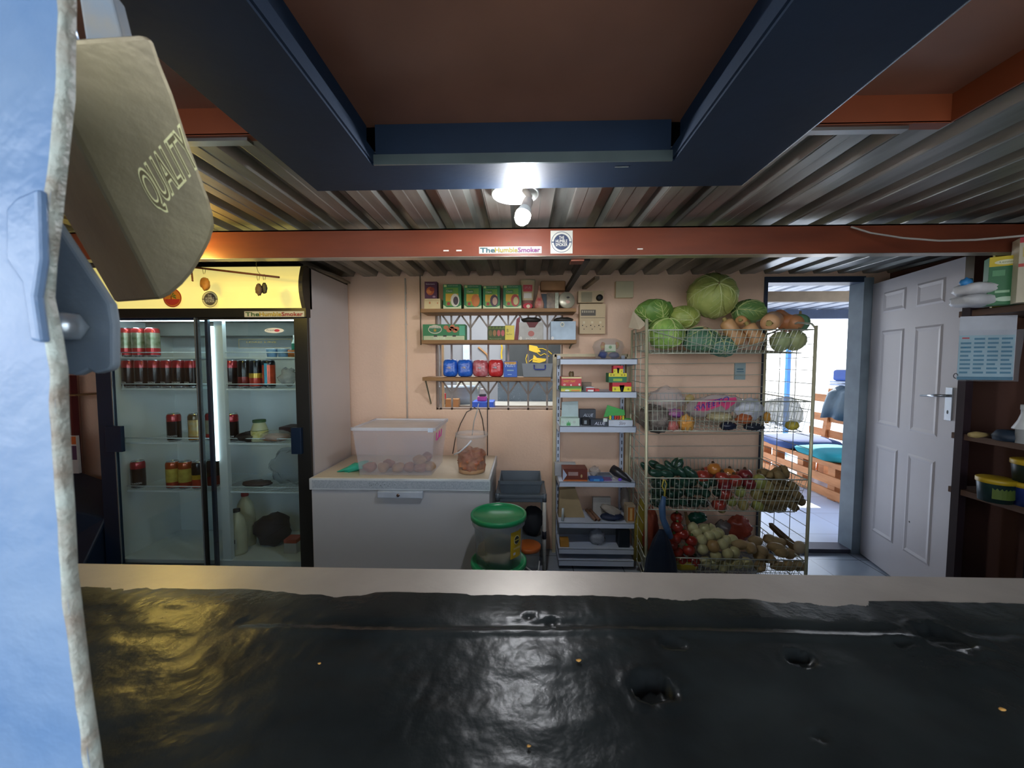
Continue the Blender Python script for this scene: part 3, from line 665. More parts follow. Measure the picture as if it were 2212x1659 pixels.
# milk bottles in the bottom
for k, (px, yy, cc, lab) in enumerate(((512, FY + .16, '#2A2522', 'milk bottle with black cap standing on the fridge floor'), (532, FY + .28, '#8A2A2A', 'milk bottle with red cap behind the black-capped one'))):
    x = PX(px, yy, 1150); z = zbot + .04; h = .30 if k == 0 else .37; t_ = thing('milk_bottle', lab, 'bottle', (x, yy, z), 'milk bottles on the fridge floor')
    m = MB(mat('#C9C5A6', rough=.4)); m.lathe([(.0001, 0), (.055, 0), (.06, .02), (.06, h * .6), (.045, h * .8), (.02, h * .92), (.02, h * .96)], (x, yy, z), 24, sx=1.05, sy=.85); m.build('bottle_body', t_)
    m = MB(mat(cc)); m.lathe([(.023, h * .94), (.023, h), (.0001, h)], (x, yy, z), 16); m.build('bottle_cap', t_)
    if k == 0:
        m = MB(mat('#B9B7A8')); m.rect(x - .045, x + .04, z + .05, z + .12, yy - .056); m.use(mat('#3B3B3B')); m.rect(x + .0, x + .03, z + .09, z + .115, yy - .058); m.build('bottle_label', t_)
m = MB(mat('#B9B5AE')); q = P(628, 1200, FY + .16); z = zbot + .04; m.box(q.x - .045, q.x + .04, q.y, q.y + .08, z, z + .07); m.use(mat('#B0482E')); m.box(q.x - .046, q.x + .041, q.y - .001, q.y + .081, z + .07, z + .095)
m.build('margarine_box', label='small white box with red lid on the fridge floor', cat='box', bevel=.002)
m = MB(mat('#3A2A2A')); m.blob((PX(590, FY + .3, 1150), FY + .3, z + .11), (.12, .09, .11), 12, .3, 2, 18, 12); m.build('dark_bag', label='dark red bag slumped on the fridge floor behind the milk', cat='bag')
# ------------------------------------------------------------------ hanging rod with dried things
a, b = P(372, 572, 2.14), P(603, 599, 2.10)
rod = thing('hanging_rod', 'thin brown rod hung by wire before the yellow fridge header', 'rod', b)
m = MB(mat('#7A4326', rough=.6)); m.tube([a, b], .0055, 10); m.build('rod_bar', rod)
m = MB(mat('#8C8A4A', rough=.5)); w0 = a.lerp(b, .84)
m.tube([w0 + Vector((0, 0, -.004)), w0 + Vector((-.02, 0, .02)), w0 + Vector((-.03, .0, .06)), w0 + Vector((-.012, -.005, .10)), Vector((w0.x - .01, w0.y, ZC))], .0013, 6)
w1 = a.lerp(b, .1); m.tube([w1, Vector((w1.x, w1.y, ZC))], .0013, 6); m.build('hanging_wire', rod)
def pouch(tpx, tpy, bpx, bpy, wpx, col, lab, seed, Y=2.11, amp=.2):
    t0 = P(tpx, tpy, Y); t1 = P(bpx, bpy, Y); h = t0.z - t1.z; wd = wpx / F * Y / 2
    t_ = thing('dried_pouch', lab, 'dried food', t1)
    m = MB(mat(col, rough=.6, var=.3, scale=25, bump=.5)); c = (t0 + t1) / 2
    m.blob(c - Vector((0, 0, h * .02)), (wd, wd * .6, h / 2), seed, amp, 3, 16, 14, fn=lambda th, ph, d: .45 + .55 * (1 - math.cos(th)) / 1.6 if th < 2.2 else .98); m.build('pouch_body', t_)
    m = MB(mat('#8C8A4A')); m.tube([t0 + Vector((-.004, 0, -.01)), t0 + Vector((-.008, 0, .012)), t0 + Vector((0, 0, .022)), t0 + Vector((.008, 0, .012)), t0 + Vector((.003, 0, -.01))], .0012, 6); m.build('tie_wire', t_)
pouch(441, 588, 444, 627, 24, '#B0762E', 'golden brown dried pouch hanging from the rod', 1)
pouch(558, 602, 560, 638, 17, '#5E4630', 'reddish brown dried lump hanging near the free end of the rod', 2)
pouch(571, 601, 571, 634, 14, '#3E3A26', 'blackish dried lump touching the brown one on the rod', 4, 2.125)
m = MB(mat('#7A4520', rough=.7)); q = P(414, 586, 2.12)
for k in range(6): m.blob(q - Vector((-.0006 * k, 0, .010 * k)), (.0055, .004, .0065), k, .3, 3, 8, 6)
m.build('dried_strip', label='thin knobbly dried strip hanging beside the golden pouch', cat='dried food')
# ================================================================== CHEST FREEZER
ZF = PZ(1036, 2.24)                      # top of the lid
x0, x1, y0, y1 = PX(667, 2.24, 1050), PX(1059, 2.24, 1050), 2.24, 2.84
x0 = max(x0, fx1 + .012)
fz = thing('chest_freezer', 'white chest freezer with a beige lid and speckled grey lid edge', 'freezer', ((x0 + x1) / 2, 2.54, 0))
m = MB(mat('#BFC0C2', rough=.38, var=.03, scale=2)); m.box(x0 + .006, x1 - .006, y0 + .012, y1, .06, ZF - .078); m.build('cabinet', fz, bevel=.006)
m = MB(mat('#3A3A3A', rough=.8)); m.box(x0 + .03, x1 - .03, y0 + .04, y1 - .03, 0, .06); m.build('base_plinth', fz)
lt_ = mat('#CFC4AE', rough=.35, var=.06, scale=6)
m = MB(mat('#C9D1D6', rough=.35)); m.box(x0, x1, y0, y1, ZF - .074, ZF - .004)
m.use(lt_); m.box(x0 + .012, x1 - .012, y0 + .012, y1 - .01, ZF - .01, ZF); lid = m.build('lid', fz, bevel=.004)
m = MB(mat('#97A3AF', rough=.4, var=.35, scale=120, col2='#B7C0C8')); m.box(x0 + .02, x1 - .005, y0 - .002, y0 + .004, ZF - .062, ZF - .014)
m.use(mat('#2E3A36', rough=.7))
for k in range(22): q = x0 + .36 + random.random() * .17; zq = ZF - .055 + random.random() * .035; s_ = .0015 + random.random() * .0025; m.box(q, q + s_, y0 - .0025, y0 - .002, zq, zq + s_)
m.build('lid_edge_strip', lid, label='speckled grey strip, stained in the middle')
m = MB(mat('#B9C4D2', rough=.3)); m.box(PX(812, y0), PX(911, y0), y0 - .018, y0 + .01, PZ(1077, y0), PZ(1063, y0)); hd_ = m.build('handle', fz, bevel=.004)
m = MB(mat('#6B5A55', rough=.3, metal=.7)); c = P(860, 1070, y0 - .018); m.lathe([(.009, 0), (.009, .005), (.0001, .006)], c, 16, (0, -1, 0)); m.build('lock', hd_)
# ------------------------------------------------------------------ clear bin with potatoes
cl = film('#DCDCE8', .17, .18, .15, 8)
def tub(m, xa, xb, ya, yb, za, zb, fl=.03, th=.003):
    B = [(xa, ya), (xb, ya), (xb, yb), (xa, yb)]; T_ = [(xa - fl, ya - fl), (xb + fl, ya - fl), (xb + fl, yb + fl), (xa - fl, yb + fl)]
    m.add([(x, y, za) for x, y in B] + [(x, y, zb) for x, y in T_] + [(x + (th if x < (xa + xb) / 2 else -th), y + (th if y < (ya + yb) / 2 else -th), za + th) for x, y in B] + [(x + (th if x < (xa + xb) / 2 else -th), y + (th if y < (ya + yb) / 2 else -th), zb) for x, y in T_],
          [(3, 2, 1, 0), (8, 9, 10, 11)] + [f for i in range(4) for f in ((i, (i + 1) % 4, (i + 1) % 4 + 4, i + 4), (i + 12, (i + 1) % 4 + 12, (i + 1) % 4 + 8, i + 8), (i + 4, (i + 1) % 4 + 4, (i + 1) % 4 + 12, i + 12))])
ya, yb = 2.30, 2.62
xa, xb = PX(777, ya, 1020), PX(932, ya, 1020)
za, zb = ZF, PZ(930, 2.27)
bn = thing('storage_bin', 'large clear plastic bin with lid, potatoes lying inside, on the freezer', 'bin', ((xa + xb) / 2, (ya + yb) / 2, za))
m = MB(cl); tub(m, xa, xb, ya, yb, za + .001, zb, .028); m.build('bin_body', bn)
m = MB(film('#E6E8F0', .55, .2, .1, 8)); f_ = .036
m.box(xa - f_, xb + f_, ya - f_, ya - f_ + .014, zb - .006, zb + .014); m.box(xa - f_, xb + f_, yb + f_ - .014, yb + f_, zb - .006, zb + .014); m.box(xa - f_, xa - f_ + .014, ya - f_, yb + f_, zb - .006, zb + .014); m.box(xb + f_ - .014, xb + f_, ya - f_, yb + f_, zb - .006, zb + .014)
m.box(xa - f_ + .014, xb + f_ - .014, ya - f_ + .014, yb + f_ - .014, zb + .002, zb + .006); m.build('bin_lid', bn, bevel=.003)
m = MB(mat('#C9D6E6', rough=.15)); q = P(925, 921, ya - .03); m.box(q.x, q.x + .03, ya - f_ - .006, ya - f_, zb - .012, zb + .012); m.build('lid_clip', bn)
m = MB(mat('#D6349A', rough=.6))
def stroke(m, pts, Yc, r=.003): m.tube([Vector((p[0], p[1], p[2])) for p in pts], r, 5)
gx = xb + .024; stroke(m, [(gx, ya + .05, zb - .03), (gx, ya + .04, zb - .075), (gx, ya + .10, zb - .07), (gx, ya + .12, zb - .03), (gx, ya + .13, zb - .07), (gx, ya + .17, zb - .07), (gx, ya + .19, zb - .03)], 0)
m.build('pink_marking', bn, label='pink handwriting')
pot = mat('#A9825A', rough=.75, var=.2, scale=20, bump=.2); potr = mat('#9C6A50', rough=.7, var=.2, scale=18, bump=.2)
def potato(lab, grp, c, r=(.045, .034, .03), mt=pot, seed=0, name='potato', cat='potato'):
    m = MB(mt); e = Matrix.Rotation(random.uniform(0, 3.1), 3, 'Z') @ Matrix.Rotation(random.uniform(-.4, .4), 3, 'X')
    m.blob(c, r, seed, .22, 1.6, 16, 10, M=e); return m.build(name, label=lab, cat=cat, group=grp)
for k, (px, yy, lv, lab) in enumerate(((800, 2.37, 0, 'reddish potato at the cloth end of the bin'), (828, 2.36, 0, 'second potato from the cloth end of the bin floor'), (840, 2.45, 0, 'potato resting behind the others near the cloth end'), (861, 2.36, 0, 'reddish potato just before the bare gap in the bin'),
        (886, 2.37, 0, 'potato at the foot of the heap in the bin'), (907, 2.37, 1, 'pale potato topmost on the heap in the bin'), (909, 2.36, 0, 'brown potato under the pale topmost one in the bin'), (927, 2.39, 0, 'brown potato at the bucket end of the bin'), (923, 2.45, 1, 'potato high at the back of the heap in the bin'))):
    potato(lab, 'potatoes in the clear bin', (PX(px, yy, 1010), yy, za + .034 + lv * .046), mt=potr if k % 2 == 0 else pot, seed=k)
# teal cloth
c = P(757, 1018, 2.36); m = MB(mat('#3FC0A4', rough=.8, bump=.3)); m.blob((c.x + .01, 2.40, ZF + .022), (.085, .05, .024), 3, .6, 2.5, 20, 10, M=Matrix.Rotation(-.3, 3, 'Y') @ Matrix.Rotation(.2, 3, 'Z')); m.build('teal_cloth', label='crumpled teal cloth poking out beside the clear bin on the freezer', cat='cloth')
# ------------------------------------------------------------------ small clear bucket with handle
by = 2.40; bx = PX(1019, by, 1000); bz = ZF
bk = thing('small_bucket', 'small clear bucket of reddish brown pieces with a white handle, on the freezer', 'bucket', (bx, by, bz))
m = MB(film('#DCD8D8', .28, .12, .1, 10)); hb = PZ(942, by - .1) - bz
m.lathe([(.0001, .001), (.084, .001), (.098, hb), (.103, hb), (.103, hb - .02), (.099, hb - .02)], (bx, by, bz), 36); m.build('bucket_body', bk)
m = MB(mat('#E4E6EC', rough=.3)); pts = []
for i in range(17): a = math.pi * i / 16; pts.append(Vector((bx - .103 * math.cos(a), by - .03 - .085 * math.sin(a), bz + hb - .02 - .0 - .10 * math.sin(a) + .0)))
pts = [Vector((bx - .1, by - .06, bz + hb - .125)), Vector((bx - .06, by - .10, bz + hb - .10)), Vector((bx - .01, by - .115, bz + hb - .055)), Vector((bx + .015, by - .12, bz + hb - .025))]
m.tube(pts, .0055, 8); m.build('handle', bk)
m = MB(mat('#A8583C', rough=.45, var=.45, scale=22, col2='#C98A5E', bump=.8, bscale=30)); m.blob((bx, by, bz + .075), (.088, .088, .072), 4, .30, 4, 40, 26, fn=lambda th, ph, d: min(1.22, ((d.x * d.x + d.y * d.y) ** 4 + abs(d.z) ** 8) ** (-1 / 8)) * .93)
m.use(mat('#D2A268', rough=.6, bump=.4)); m.lathe([(.0001, .003), (.081, .003), (.083, .022), (.0001, .03)], (bx, by, bz), 24); ob = m.build('bucket_contents', bk, label='reddish brown pieces heaped over paler ones'); ob['kind'] = 'stuff'
# cables hanging from the window behind
ca = mat('#4B4540', rough=.6)
for name, pts, col, lab in (('black_cable', [(1023, 882), (1008, 890), (995, 915), (984, 945), (978, 980)], '#4B4540', 'dark cable curving down from the window sill behind the small bucket'),
        ('grey_cable', [(1034, 872), (1030, 890), (1024, 910), (1020, 940)], '#B9BEC0', 'pale grey cable dropping behind the small bucket'),
        ('black_cable', [(1023, 880), (1035, 884), (1042, 905), (1047, 940)], '#4B4540', 'dark cable curving to the door side behind the small bucket'),
        ('black_cable', [(1053, 860), (1053, 900), (1053, 940), (1053, 984)], '#3A3532', 'straight dark cable falling from the window to the freezer corner')):
    m = MB(mat(col, rough=.5)); m.tube([P(x, y, YB - .012) for x, y in pts], .0035, 6); m.build(name, label=lab, cat='cable')
# ================================================================== BUCKETS AND GREY STAND ON THE FLOOR
Yb = 2.05; bx = PX(1077, Yb, 1107); z1 = PZ(1107, Yb); zl = PZ(1207, Yb); rr = .147
lo = thing('green_lid_bucket', 'bucket with green lid standing on the floor under the big clear one', 'bucket', (bx, Yb, 0))
m = MB(film('#B9C6BE', .5, .3, .1, 8)); m.lathe([(.0001, .001), (.125, .001), (.14, zl - .02)], (bx, Yb, 0), 32); m.build('bucket_body', lo)
gm = mat('#1E8A55', rough=.3, var=.08); m = MB(gm); m.lathe([(rr + .002, zl - .03), (rr + .006, zl - .028), (rr + .006, zl - .006), (rr - .004, zl - .004), (rr - .012, zl - .010), (.0001, zl - .010)], (bx, Yb, 0), 40); m.build('bucket_lid', lo)
up = thing('large_bucket', 'large clear bucket with green lid and yellow label before the freezer', 'bucket', (bx, Yb, zl))
m = MB(film('#C3CCD0', .42, .22, .1, 6)); H_ = z1 - zl
m.lathe([(.0001, -.008), (.122, -.008), (.133, H_ * .76), (.143, H_ * .78), (.146, H_ - .02)], (bx, Yb, zl), 48); m.build('bucket_body', up)
m = MB(gm); m.lathe([(rr, H_ - .028), (rr + .005, H_ - .026), (rr + .005, H_ - .004), (rr - .002, H_), (rr - .010, H_ - .008), (rr - .014, H_ - .016), (.0001, H_ - .016)], (bx, Yb, zl), 48); m.build('bucket_lid', up)
m = MB(mat('#B8AE98', rough=.8, var=.2)); m.blob((bx, Yb, zl + .05), (.11, .11, .062), 2, .3, 2.5, 24, 12); ob = m.build('pale_contents', up); ob['kind'] = 'stuff'
m = MB(mat('#D2B21E', rough=.45)); rL = .137; a0, a1 = -.32, .72
aa = [R(-90 + 32 + i * 34 / 8) for i in range(9)]
za_, zb_ = PZ(1208, Yb - .1) , PZ(1150, Yb - .1); rf = lambda z: .1235 + .0105 * (z - zl) / H_
V = [(bx + (rf(z) + .002) * math.cos(a), Yb + (rf(z) + .002) * math.sin(a), z) for z in (za_, zb_) for a in aa]
m.add(V, [(i, i + 1, i + 10, i + 9) for i in range(8)], True)
am = aa[4]; n_ = Vector((math.cos(am), math.sin(am), 0)); u_ = Vector((-math.sin(am), math.cos(am), 0)); cz = za_ + (zb_ - za_) * .68; c = Vector((bx, Yb, cz)) + n_ * (rf(cz) + .0035)
m.use(mat('#EFE9B8')); m.disc(c, u_, UZ, .021, 24, .024); m.use(mat('#2E3326')); m.disc(c + n_ * .001 + Vector((0, 0, .0)), u_, UZ, .0175, 24, .020); m.use(mat('#C9BE5A')); m.add([c + n_ * .0015 + u_ * sx * .018 + UZ * sz for sx, sz in ((-1, -.003), (1, -.003), (1, .003), (-1, .003))], [(0, 1, 2, 3)])
m.use(mat('#E9E6C8')); m.text('FARMERS', c - u_ * .024 - UZ * .048 + n_ * .001, u_, UZ, .05, .011, off=.0005)
m.use(mat('#DDE0E4')); m.add([c + n_ * .0008 + u_ * sx + UZ * sz for sx, sz in ((-.027, -.075), (-.010, -.075), (-.010, -.062), (-.027, -.062))], [(0, 1, 2, 3)])
m.build('yellow_label', up)
Yo = 2.36; bx = PX(1141, Yo, 1180); zo = PZ(1176, Yo)
ob_ = thing('orange_lid_bucket', 'small clear bucket with orange lid and white handle by the grey stand', 'bucket', (bx, Yo, 0))
m = MB(film('#C3CCD0', .35, .2, .1, 6)); m.lathe([(.0001, .001), (.062, .001), (.073, zo - .02)], (bx, Yo, 0), 28); m.build('bucket_body', ob_)
m = MB(mat('#B8612A', rough=.4, var=.1)); m.lathe([(.075, zo - .026), (.079, zo - .024), (.079, zo - .004), (.074, zo), (.0001, zo - .004)], (bx, Yo, 0), 32); m.build('bucket_lid', ob_)
m = MB(mat('#D6DADC', rough=.3)); m.tube([Vector((bx - .07, Yo - .03, zo - .05)), Vector((bx - .03, Yo - .08, zo - .09)), Vector((bx + .03, Yo - .085, zo - .135)), Vector((bx + .062, Yo - .05, zo - .14)), Vector((bx + .07, Yo - .01, zo - .1))], .0045, 8); m.build('handle', ob_)
# grey stand with trays
sy0, sy1 = 2.46, 2.76; sx0, sx1 = PX(1070, sy0, 1080), PX(1181, sy0, 1080); zs = PZ(1070, sy0)
st = thing('plastic_stand', 'grey plastic stand with pale tube posts between freezer and white shelves', 'stand', ((sx0 + sx1) / 2, 2.6, 0))
gp = mat('#59636B', rough=.45, var=.1)
m = MB(gp); m.box(sx0, sx1, sy0, sy1, zs - .02, zs); m.box(sx0 + .02, sx1 - .02, sy0 + .01, sy1, zs - .05, zs - .02); m.build('tray', st, bevel=.004); m = MB(gp); m.box(sx0 + .03, sx1 - .03, sy0 + .03, sy1, .20, .22); m.build('tray', st)
for i, (x, y) in enumerate(((sx0 + .014, sy0 + .014), (sx1 - .014, sy0 + .014), (sx0 + .014, sy1 - .014), (sx1 - .014, sy1 - .014))):
    m = MB(mat('#C6C4BC', rough=.4)); m.tube([(x, y, 0), (x, y, zs - .02)], .0125, 14); m.use(gp); m.tube([(x, y, zs - .045), (x, y, zs + .006)], .015, 14); m.use(mat('#1C1C2A')); m.tube([(x, y, .26), (x, y, .31)], .0145, 14); m.build('post', st)
gy = PZ(1032, 2.56) 
bxk = thing('grey_tray_box', 'open grey plastic drawer standing on the plastic stand', 'box', ((sx0 + sx1) / 2, 2.6, zs))
m = MB(gp); tub(m, sx0 + .035, sx1 - .045, 2.50, 2.72, zs + .001, gy, .014, .005); m.box(sx0 + .03, sx1 - .03, 2.484, 2.492, gy - .022, gy); m.build('drawer_body', bxk)
m = MB(mat('#20242A', rough=.8)); m.blob((PX(1150, 2.6, 1130), 2.62, .32), (.075, .07, .10), 3, .2, 2, 16, 10); m.build('black_bag', label='black bag on the lower tray of the grey plastic stand', cat='bag')
# ================================================================== WALL FITTINGS
m = MB(mat('#D9CFC4', rough=.6)); x = PX(878, YB, 750); m.tube([(x, YB - .006, PZ(905, YB)), (x, YB - .006, PZ(600, YB))], .0055, 6)
for k in range(9): z = PZ(905 - k * 34, YB); m.box(x - .009, x + .009, YB - .008, YB, z, z + .006)
m.build('wall_conduit', label='thin white conduit clipped to the wall above the clear bin', cat='conduit')
db = thing('distribution_board', 'beige electric board with breakers and three sockets below', 'electric board', (PX(1279, 2.8, 680), YB, PZ(730, 2.8)))
beige = mat('#CDB48C', rough=.45, var=.05); ywl = YB - .075
A = lambda px, py, Y=None: P(px, py, Y or ywl)
def pbox(m, xa, ya, xb, yb, Y0, Y1): a = P(xa, yb, Y0); b = P(xb, ya, Y0); m.box(a.x, b.x, Y0, Y1, a.z, b.z)
m = MB(beige); pbox(m, 1252, 656, 1308, 721, ywl, YB); m.use(mat('#3A3128')); pbox(m, 1254, 686.3, 1307, 687.2, ywl - .0008, ywl); m.build('board_case', db, bevel=.004)
m = MB(mat('#5C5347', rough=.5)); pbox(m, 1255, 669, 1287, 682, ywl - .002, ywl); m.use(mat('#B8AC94'))
for k in range(6): pbox(m, 1257 + k * 4.6, 671, 1260 + k * 4.6, 675.5, ywl - .006, ywl)
m.build('breaker_row', db)
m = MB(mat('#3A3128'))
for k in range(3):
    for dx, dy, r_ in ((0, 0, .0045), (8.5, 2.5, .0035), (3, 8, .0035)): m.disc(A(1258.5 + 17.6 * k + dx, 703 + dy, ywl - .001), UX, UZ, r_, 10)
m.use(mat('#E2D2B0'))
for k in range(3): pbox(m, 1259 + 17.6 * k, 694, 1264 + 17.6 * k, 699, ywl - .004, ywl)
m.build('socket_row', db)
m = MB(beige); pbox(m, 1249, 628, 1304, 654, ywl + .01, YB); m.use(mat('#A89C7E', rough=.2)); pbox(m, 1256, 631, 1279, 652, ywl + .002, ywl + .01); m.use(mat('#1E1A18')); c = A(1294, 644, ywl + .012); m.lathe([(.022, 0), (.022, .03), (.015, .04), (.0001, .04)], c, 18, (0, -1, 0)); m.build('upper_case', db, label='upper box with clear cover and black knob')
m = MB(mat('#D6CBA6', rough=.5, var=.05)); pbox(m, 1330, 607, 1369, 643, YB - .04, YB); m.build('junction_box', label='square cream junction box on the wall above the cabbages', cat='junction box', bevel=.004)
m = MB(mat('#9FB5B8', rough=.5)); pbox(m, 1587, 784, 1611, 820, YB - .012, YB); m.use(mat('#5B7E90')); pbox(m, 1592, 796, 1606, 799, YB - .0125, YB - .012); pbox(m, 1591, 802, 1607, 804, YB - .0125, YB - .012); m.build('wall_notice', label='small pale blue notice on the wall behind the vegetable rack', cat='notice', bevel=.002)
# conduit pieces and roof bracket near the beam
m = MB(mat('#2C2A2C', rough=.6)); a = P(1272, 560, 2.0); b = P(1238, 622, 2.78); m.bar(P(1268, 556, 1.9), P(1225, 626, 2.84), .03, .03); m.build('roof_brace', label='dark roof brace running from the beam to the back wall', cat='brace')
m = MB(mat('#8A7460', rough=.6)); m.bar(P(1290, 600, 2.5), P(1262, 622, 2.80), .03, .02); m.build('roof_brace', label='short light brown brace beside the dark roof brace', cat='brace')
m = MB(mat('#8A4A34')); m.box(PX(1234, 1.86, 556), PX(1262, 1.86, 556), 1.862, 1.93, BZ0 - .012, BZ0 - .001); m.build('beam_cleat', label='small red-brown cleat under the beam next to the round sticker', cat='cleat')
# beige block built into the wall above top shelf
m = MB(mat('#C08F66', rough=.8, bump=.3)); pbox(m, 1168, 606, 1222, 627, YB - .09, YB); m.build('wall_block', label='rough peach block sticking out of the wall above the plank shelf', cat='block', bevel=.008)
# white rope on the door side
m = MB(mat('#9C9690', rough=.8)); pts = [(1838, 490, 1.80), (1880, 503, 1.78), (1950, 514, 1.74), (2030, 520, 1.68), (2110, 518, 1.6), (2180, 512, 1.52), (2260, 505, 1.45)]
m.tube([P(x, y, Y - .02) for x, y, Y in pts], .004, 6); m.build('rope', label='pale rope slung under the roof from the red beam', cat='rope')
# ================================================================== WINDOW with burglar bars
wd = thing('window_1', 'window opening with brown welded burglar bars, workroom beyond', None, (WX0, YB, WZ0), kind='structure')
m = MB(mat('#8A7768', rough=.5)); yw = YB + .02
for a in ((WX0, WX0 + .012, WZ0, WZ1), (WX1 - .012, WX1, WZ0, WZ1), (WX0, WX1, WZ0, WZ0 + .012), (WX0, WX1, WZ1 - .012, WZ1)): m.box(a[0], a[1], yw, yw + .05, a[2], a[3])
m.build('window_frame', wd)
m = MB(mat('#9C948E', rough=.4, var=.25, scale=12, col2='#75604F'))
zq = lambda py: PZ(py, yw + .01)
bars_x = [952, 976, 1017, 1055, 1098, 1141, 1182]
for k, px in enumerate(bars_x): x = PX(px, yw + .01, 780); m.box(x - .0065, x + .0065, yw, yw + .013, WZ0, WZ1)
xx = [PX(q, yw + .01, 780) for q in bars_x[1:]]
for q0, q1 in ((708, 680), (852, 824)):
    for i, x in enumerate(xx):
        for s_ in (-1, 1):
            tx = x + s_ * .068; m.bar((x, yw + .006, zq(q0)), (tx, yw + .006, zq(q1)), .013, .008, up=(0, 1, 0))
for py in (680, 824, 740): m.box(WX0, WX1, yw + .002, yw + .008, zq(py) - .004, zq(py) + .004)
m.build('burglar_bars', wd)
# ================================================================== PLANK SHELF UNIT on the wall
wood = mat('#A67C4E', rough=.6, var=.2, scale=6, stretch=(.6, 8, 8), col2='#8A6238', bump=.15)
pk = thing('plank_shelf', 'three rough wooden planks fixed over the barred window', 'shelf', (PX(1077, 2.75), 2.75, PZ(820, 2.66)))
YP = 2.66; PT = []
for a, b, yt, yb_ in ((910, 1244, 666, 674), (911, 1245, 734, 742), (912, 1190, 815, 823)):
    zt_, zb2 = PZ(yt, YP), PZ(yb_, YP); PT.append(zt_)
    m = MB(wood); m.box(PX(a, YP), PX(b, YP), YP, YB - .004, zb2, zt_); m.build('plank', pk, bevel=.002)
m = MB(mat('#6E6A56', rough=.6))
for px in (918, 1236): 
    x = PX(px, YP + .02); z_ = PZ(872, YB) if px < 1000 else PZ(752, YB)
    m.bar((x, YB - .012, z_), (x, YP + .03, (PT[2] if px < 1000 else PT[1]) - .02), .014, .006, up=(1, 0, 0)); m.bar((x, YB - .01, PT[0]), (x, YP + .02, PT[0] - .02), .014, .006, up=(1, 0, 0))
m.build('bracket', pk)
m = MB(mat('#77664F', rough=.5)); x = PX(910, YB - .004); m.tube([(x, YB - .006, PZ(745, YB)), (x, YB - .006, PZ(590, YB))], .004, 6); m.build('wall_wire', label='thin vertical wire on the wall at the end of the plank shelves', cat='wire')
# goods ---------------------------------------------------------------
def fbox(name, cat, label, xa, xb, yt, zb2, Y, dep, side_, group=None, bevel=.0012, deco=None):
    """a carton standing on zb2 whose front sits at depth Y; deco(m, x0, x1, z0, z1, Y)"""
    x0_, x1_ = PX(xa, Y, yt), PX(xb, Y, yt); z1_ = PZ(yt, Y)
    t_ = thing(name, label, cat, ((x0_ + x1_) / 2, Y + dep / 2, zb2), group)
    m = MB(side_); m.box(x0_, x1_, Y, Y + dep, zb2, z1_); m.build('carton', t_, bevel=bevel)
    if deco: d = MB(side_); deco(d, x0_, x1_, zb2, z1_, Y - .0008); d.build('printed_front', t_)
    return t_
def rc(m, col, x0_, x1_, z0_, z1_, Y, a, b, c_, d_, dy=0.):
    w_, h_ = x1_ - x0_, z1_ - z0_; m.use(mat(col, rough=.5)); m.rect(x0_ + w_ * a, x0_ + w_ * b, z0_ + h_ * c_, z0_ + h_ * d_, Y - dy)
def ov(m, col, x0_, x1_, z0_, z1_, Y, cx, cz, rx, rz, dy=.0004, n=20):
    w_, h_ = x1_ - x0_, z1_ - z0_; m.use(mat(col, rough=.5)); m.disc((x0_ + w_ * cx, Y - dy, z0_ + h_ * cz), UX, UZ, w_ * rx, n, h_ * rz)
def soup(pic, pic2, line='KNORR'):
    def f(m, a, b, c_, d_, Y):
        g = (a, b, c_, d_, Y)
        rc(m, '#6FA23C', *g, .14, .84, .62, .86); rc(m, '#3E7A3A', *g, .16, .55, .66, .80, .0004); m.use(mat('#DCE6C8')); m.text('Classic', (a + (b - a) * .18, Y - .0008, c_ + (d_ - c_) * .69), UX, UZ, (b - a) * .34, (d_ - c_) * .08, off=0)
        m.text('A SOUP FOR MORE', (a + (b - a) * .26, Y - .0008, c_ + (d_ - c_) * .92), UX, UZ, (b - a) * .56, (d_ - c_) * .045, off=0); rc(m, '#C9D98A', *g, .05, .20, .89, .98)
        rc(m, '#E0AE28', *g, .14, .84, .32, .62); rc(m, '#7FA83E', *g, .14, .84, .14, .32)
        ov(m, pic, *g, .66, .36, .24, .26); ov(m, pic2, *g, .7, .34, .14, .17, .0008); ov(m, '#B8402C', *g, .30, .22, .09, .07, .001)
        m.use(mat('#DDE8B8')); m.add([(a, Y - .0004, c_), (b, Y - .0004, c_), (b, Y - .0004, c_ + (d_ - c_) * .16), (a + (b - a) * .8, Y - .0004, c_ + (d_ - c_) * .09), (a + (b - a) * .2, Y - .0004, c_ + (d_ - c_) * .08), (a, Y - .0004, c_ + (d_ - c_) * .18)], [tuple(range(6))])
    return f
green = mat('#2C8048', rough=.45, var=.06); Z1, Z2, Z3 = PT
SC = 'soup cartons on the top plank'
fbox('soup_carton', 'carton', 'first green soup carton, picture crossed by a white strip', 957, 996, 613, Z1, 2.69, .07, green, SC, deco=soup('#E4DCC8', '#4A3A40'))
fbox('soup_carton', 'carton', 'green soup carton with orange bowl picture on the top plank', 1002, 1040, 615, Z1, 2.69, .07, green, SC, deco=soup('#D2762E', '#D8823A'))
fbox('soup_carton', 'carton', 'green soup carton with dark bowl picture on the top plank', 1043, 1080, 617, Z1, 2.69, .07, green, SC, deco=soup('#4A3440', '#C9A088'))
fbox('soup_carton', 'carton', 'green soup carton with pale cream bowl next to the tall pouch', 1087, 1126, 616, Z1, 2.69, .07, green, SC, deco=soup('#B03A2C', '#CFC084'))
fbox('spice_box', 'box', 'low cream box under the purple packet on the top plank', 916, 951, 644, Z1, 2.69, .10, mat('#E2CC98'), deco=lambda m, a, b, c_, d_, Y: (rc(m, '#D98A5A', a, b, c_, d_, Y, .3, .4, .5, .7), rc(m, '#C9A070', a, b, c_, d_, Y, .05, .95, .8, .83), rc(m, '#D98A5A', a, b, c_, d_, Y, .8, .86, .5, .65)))
zpb = PZ(644, 2.69)
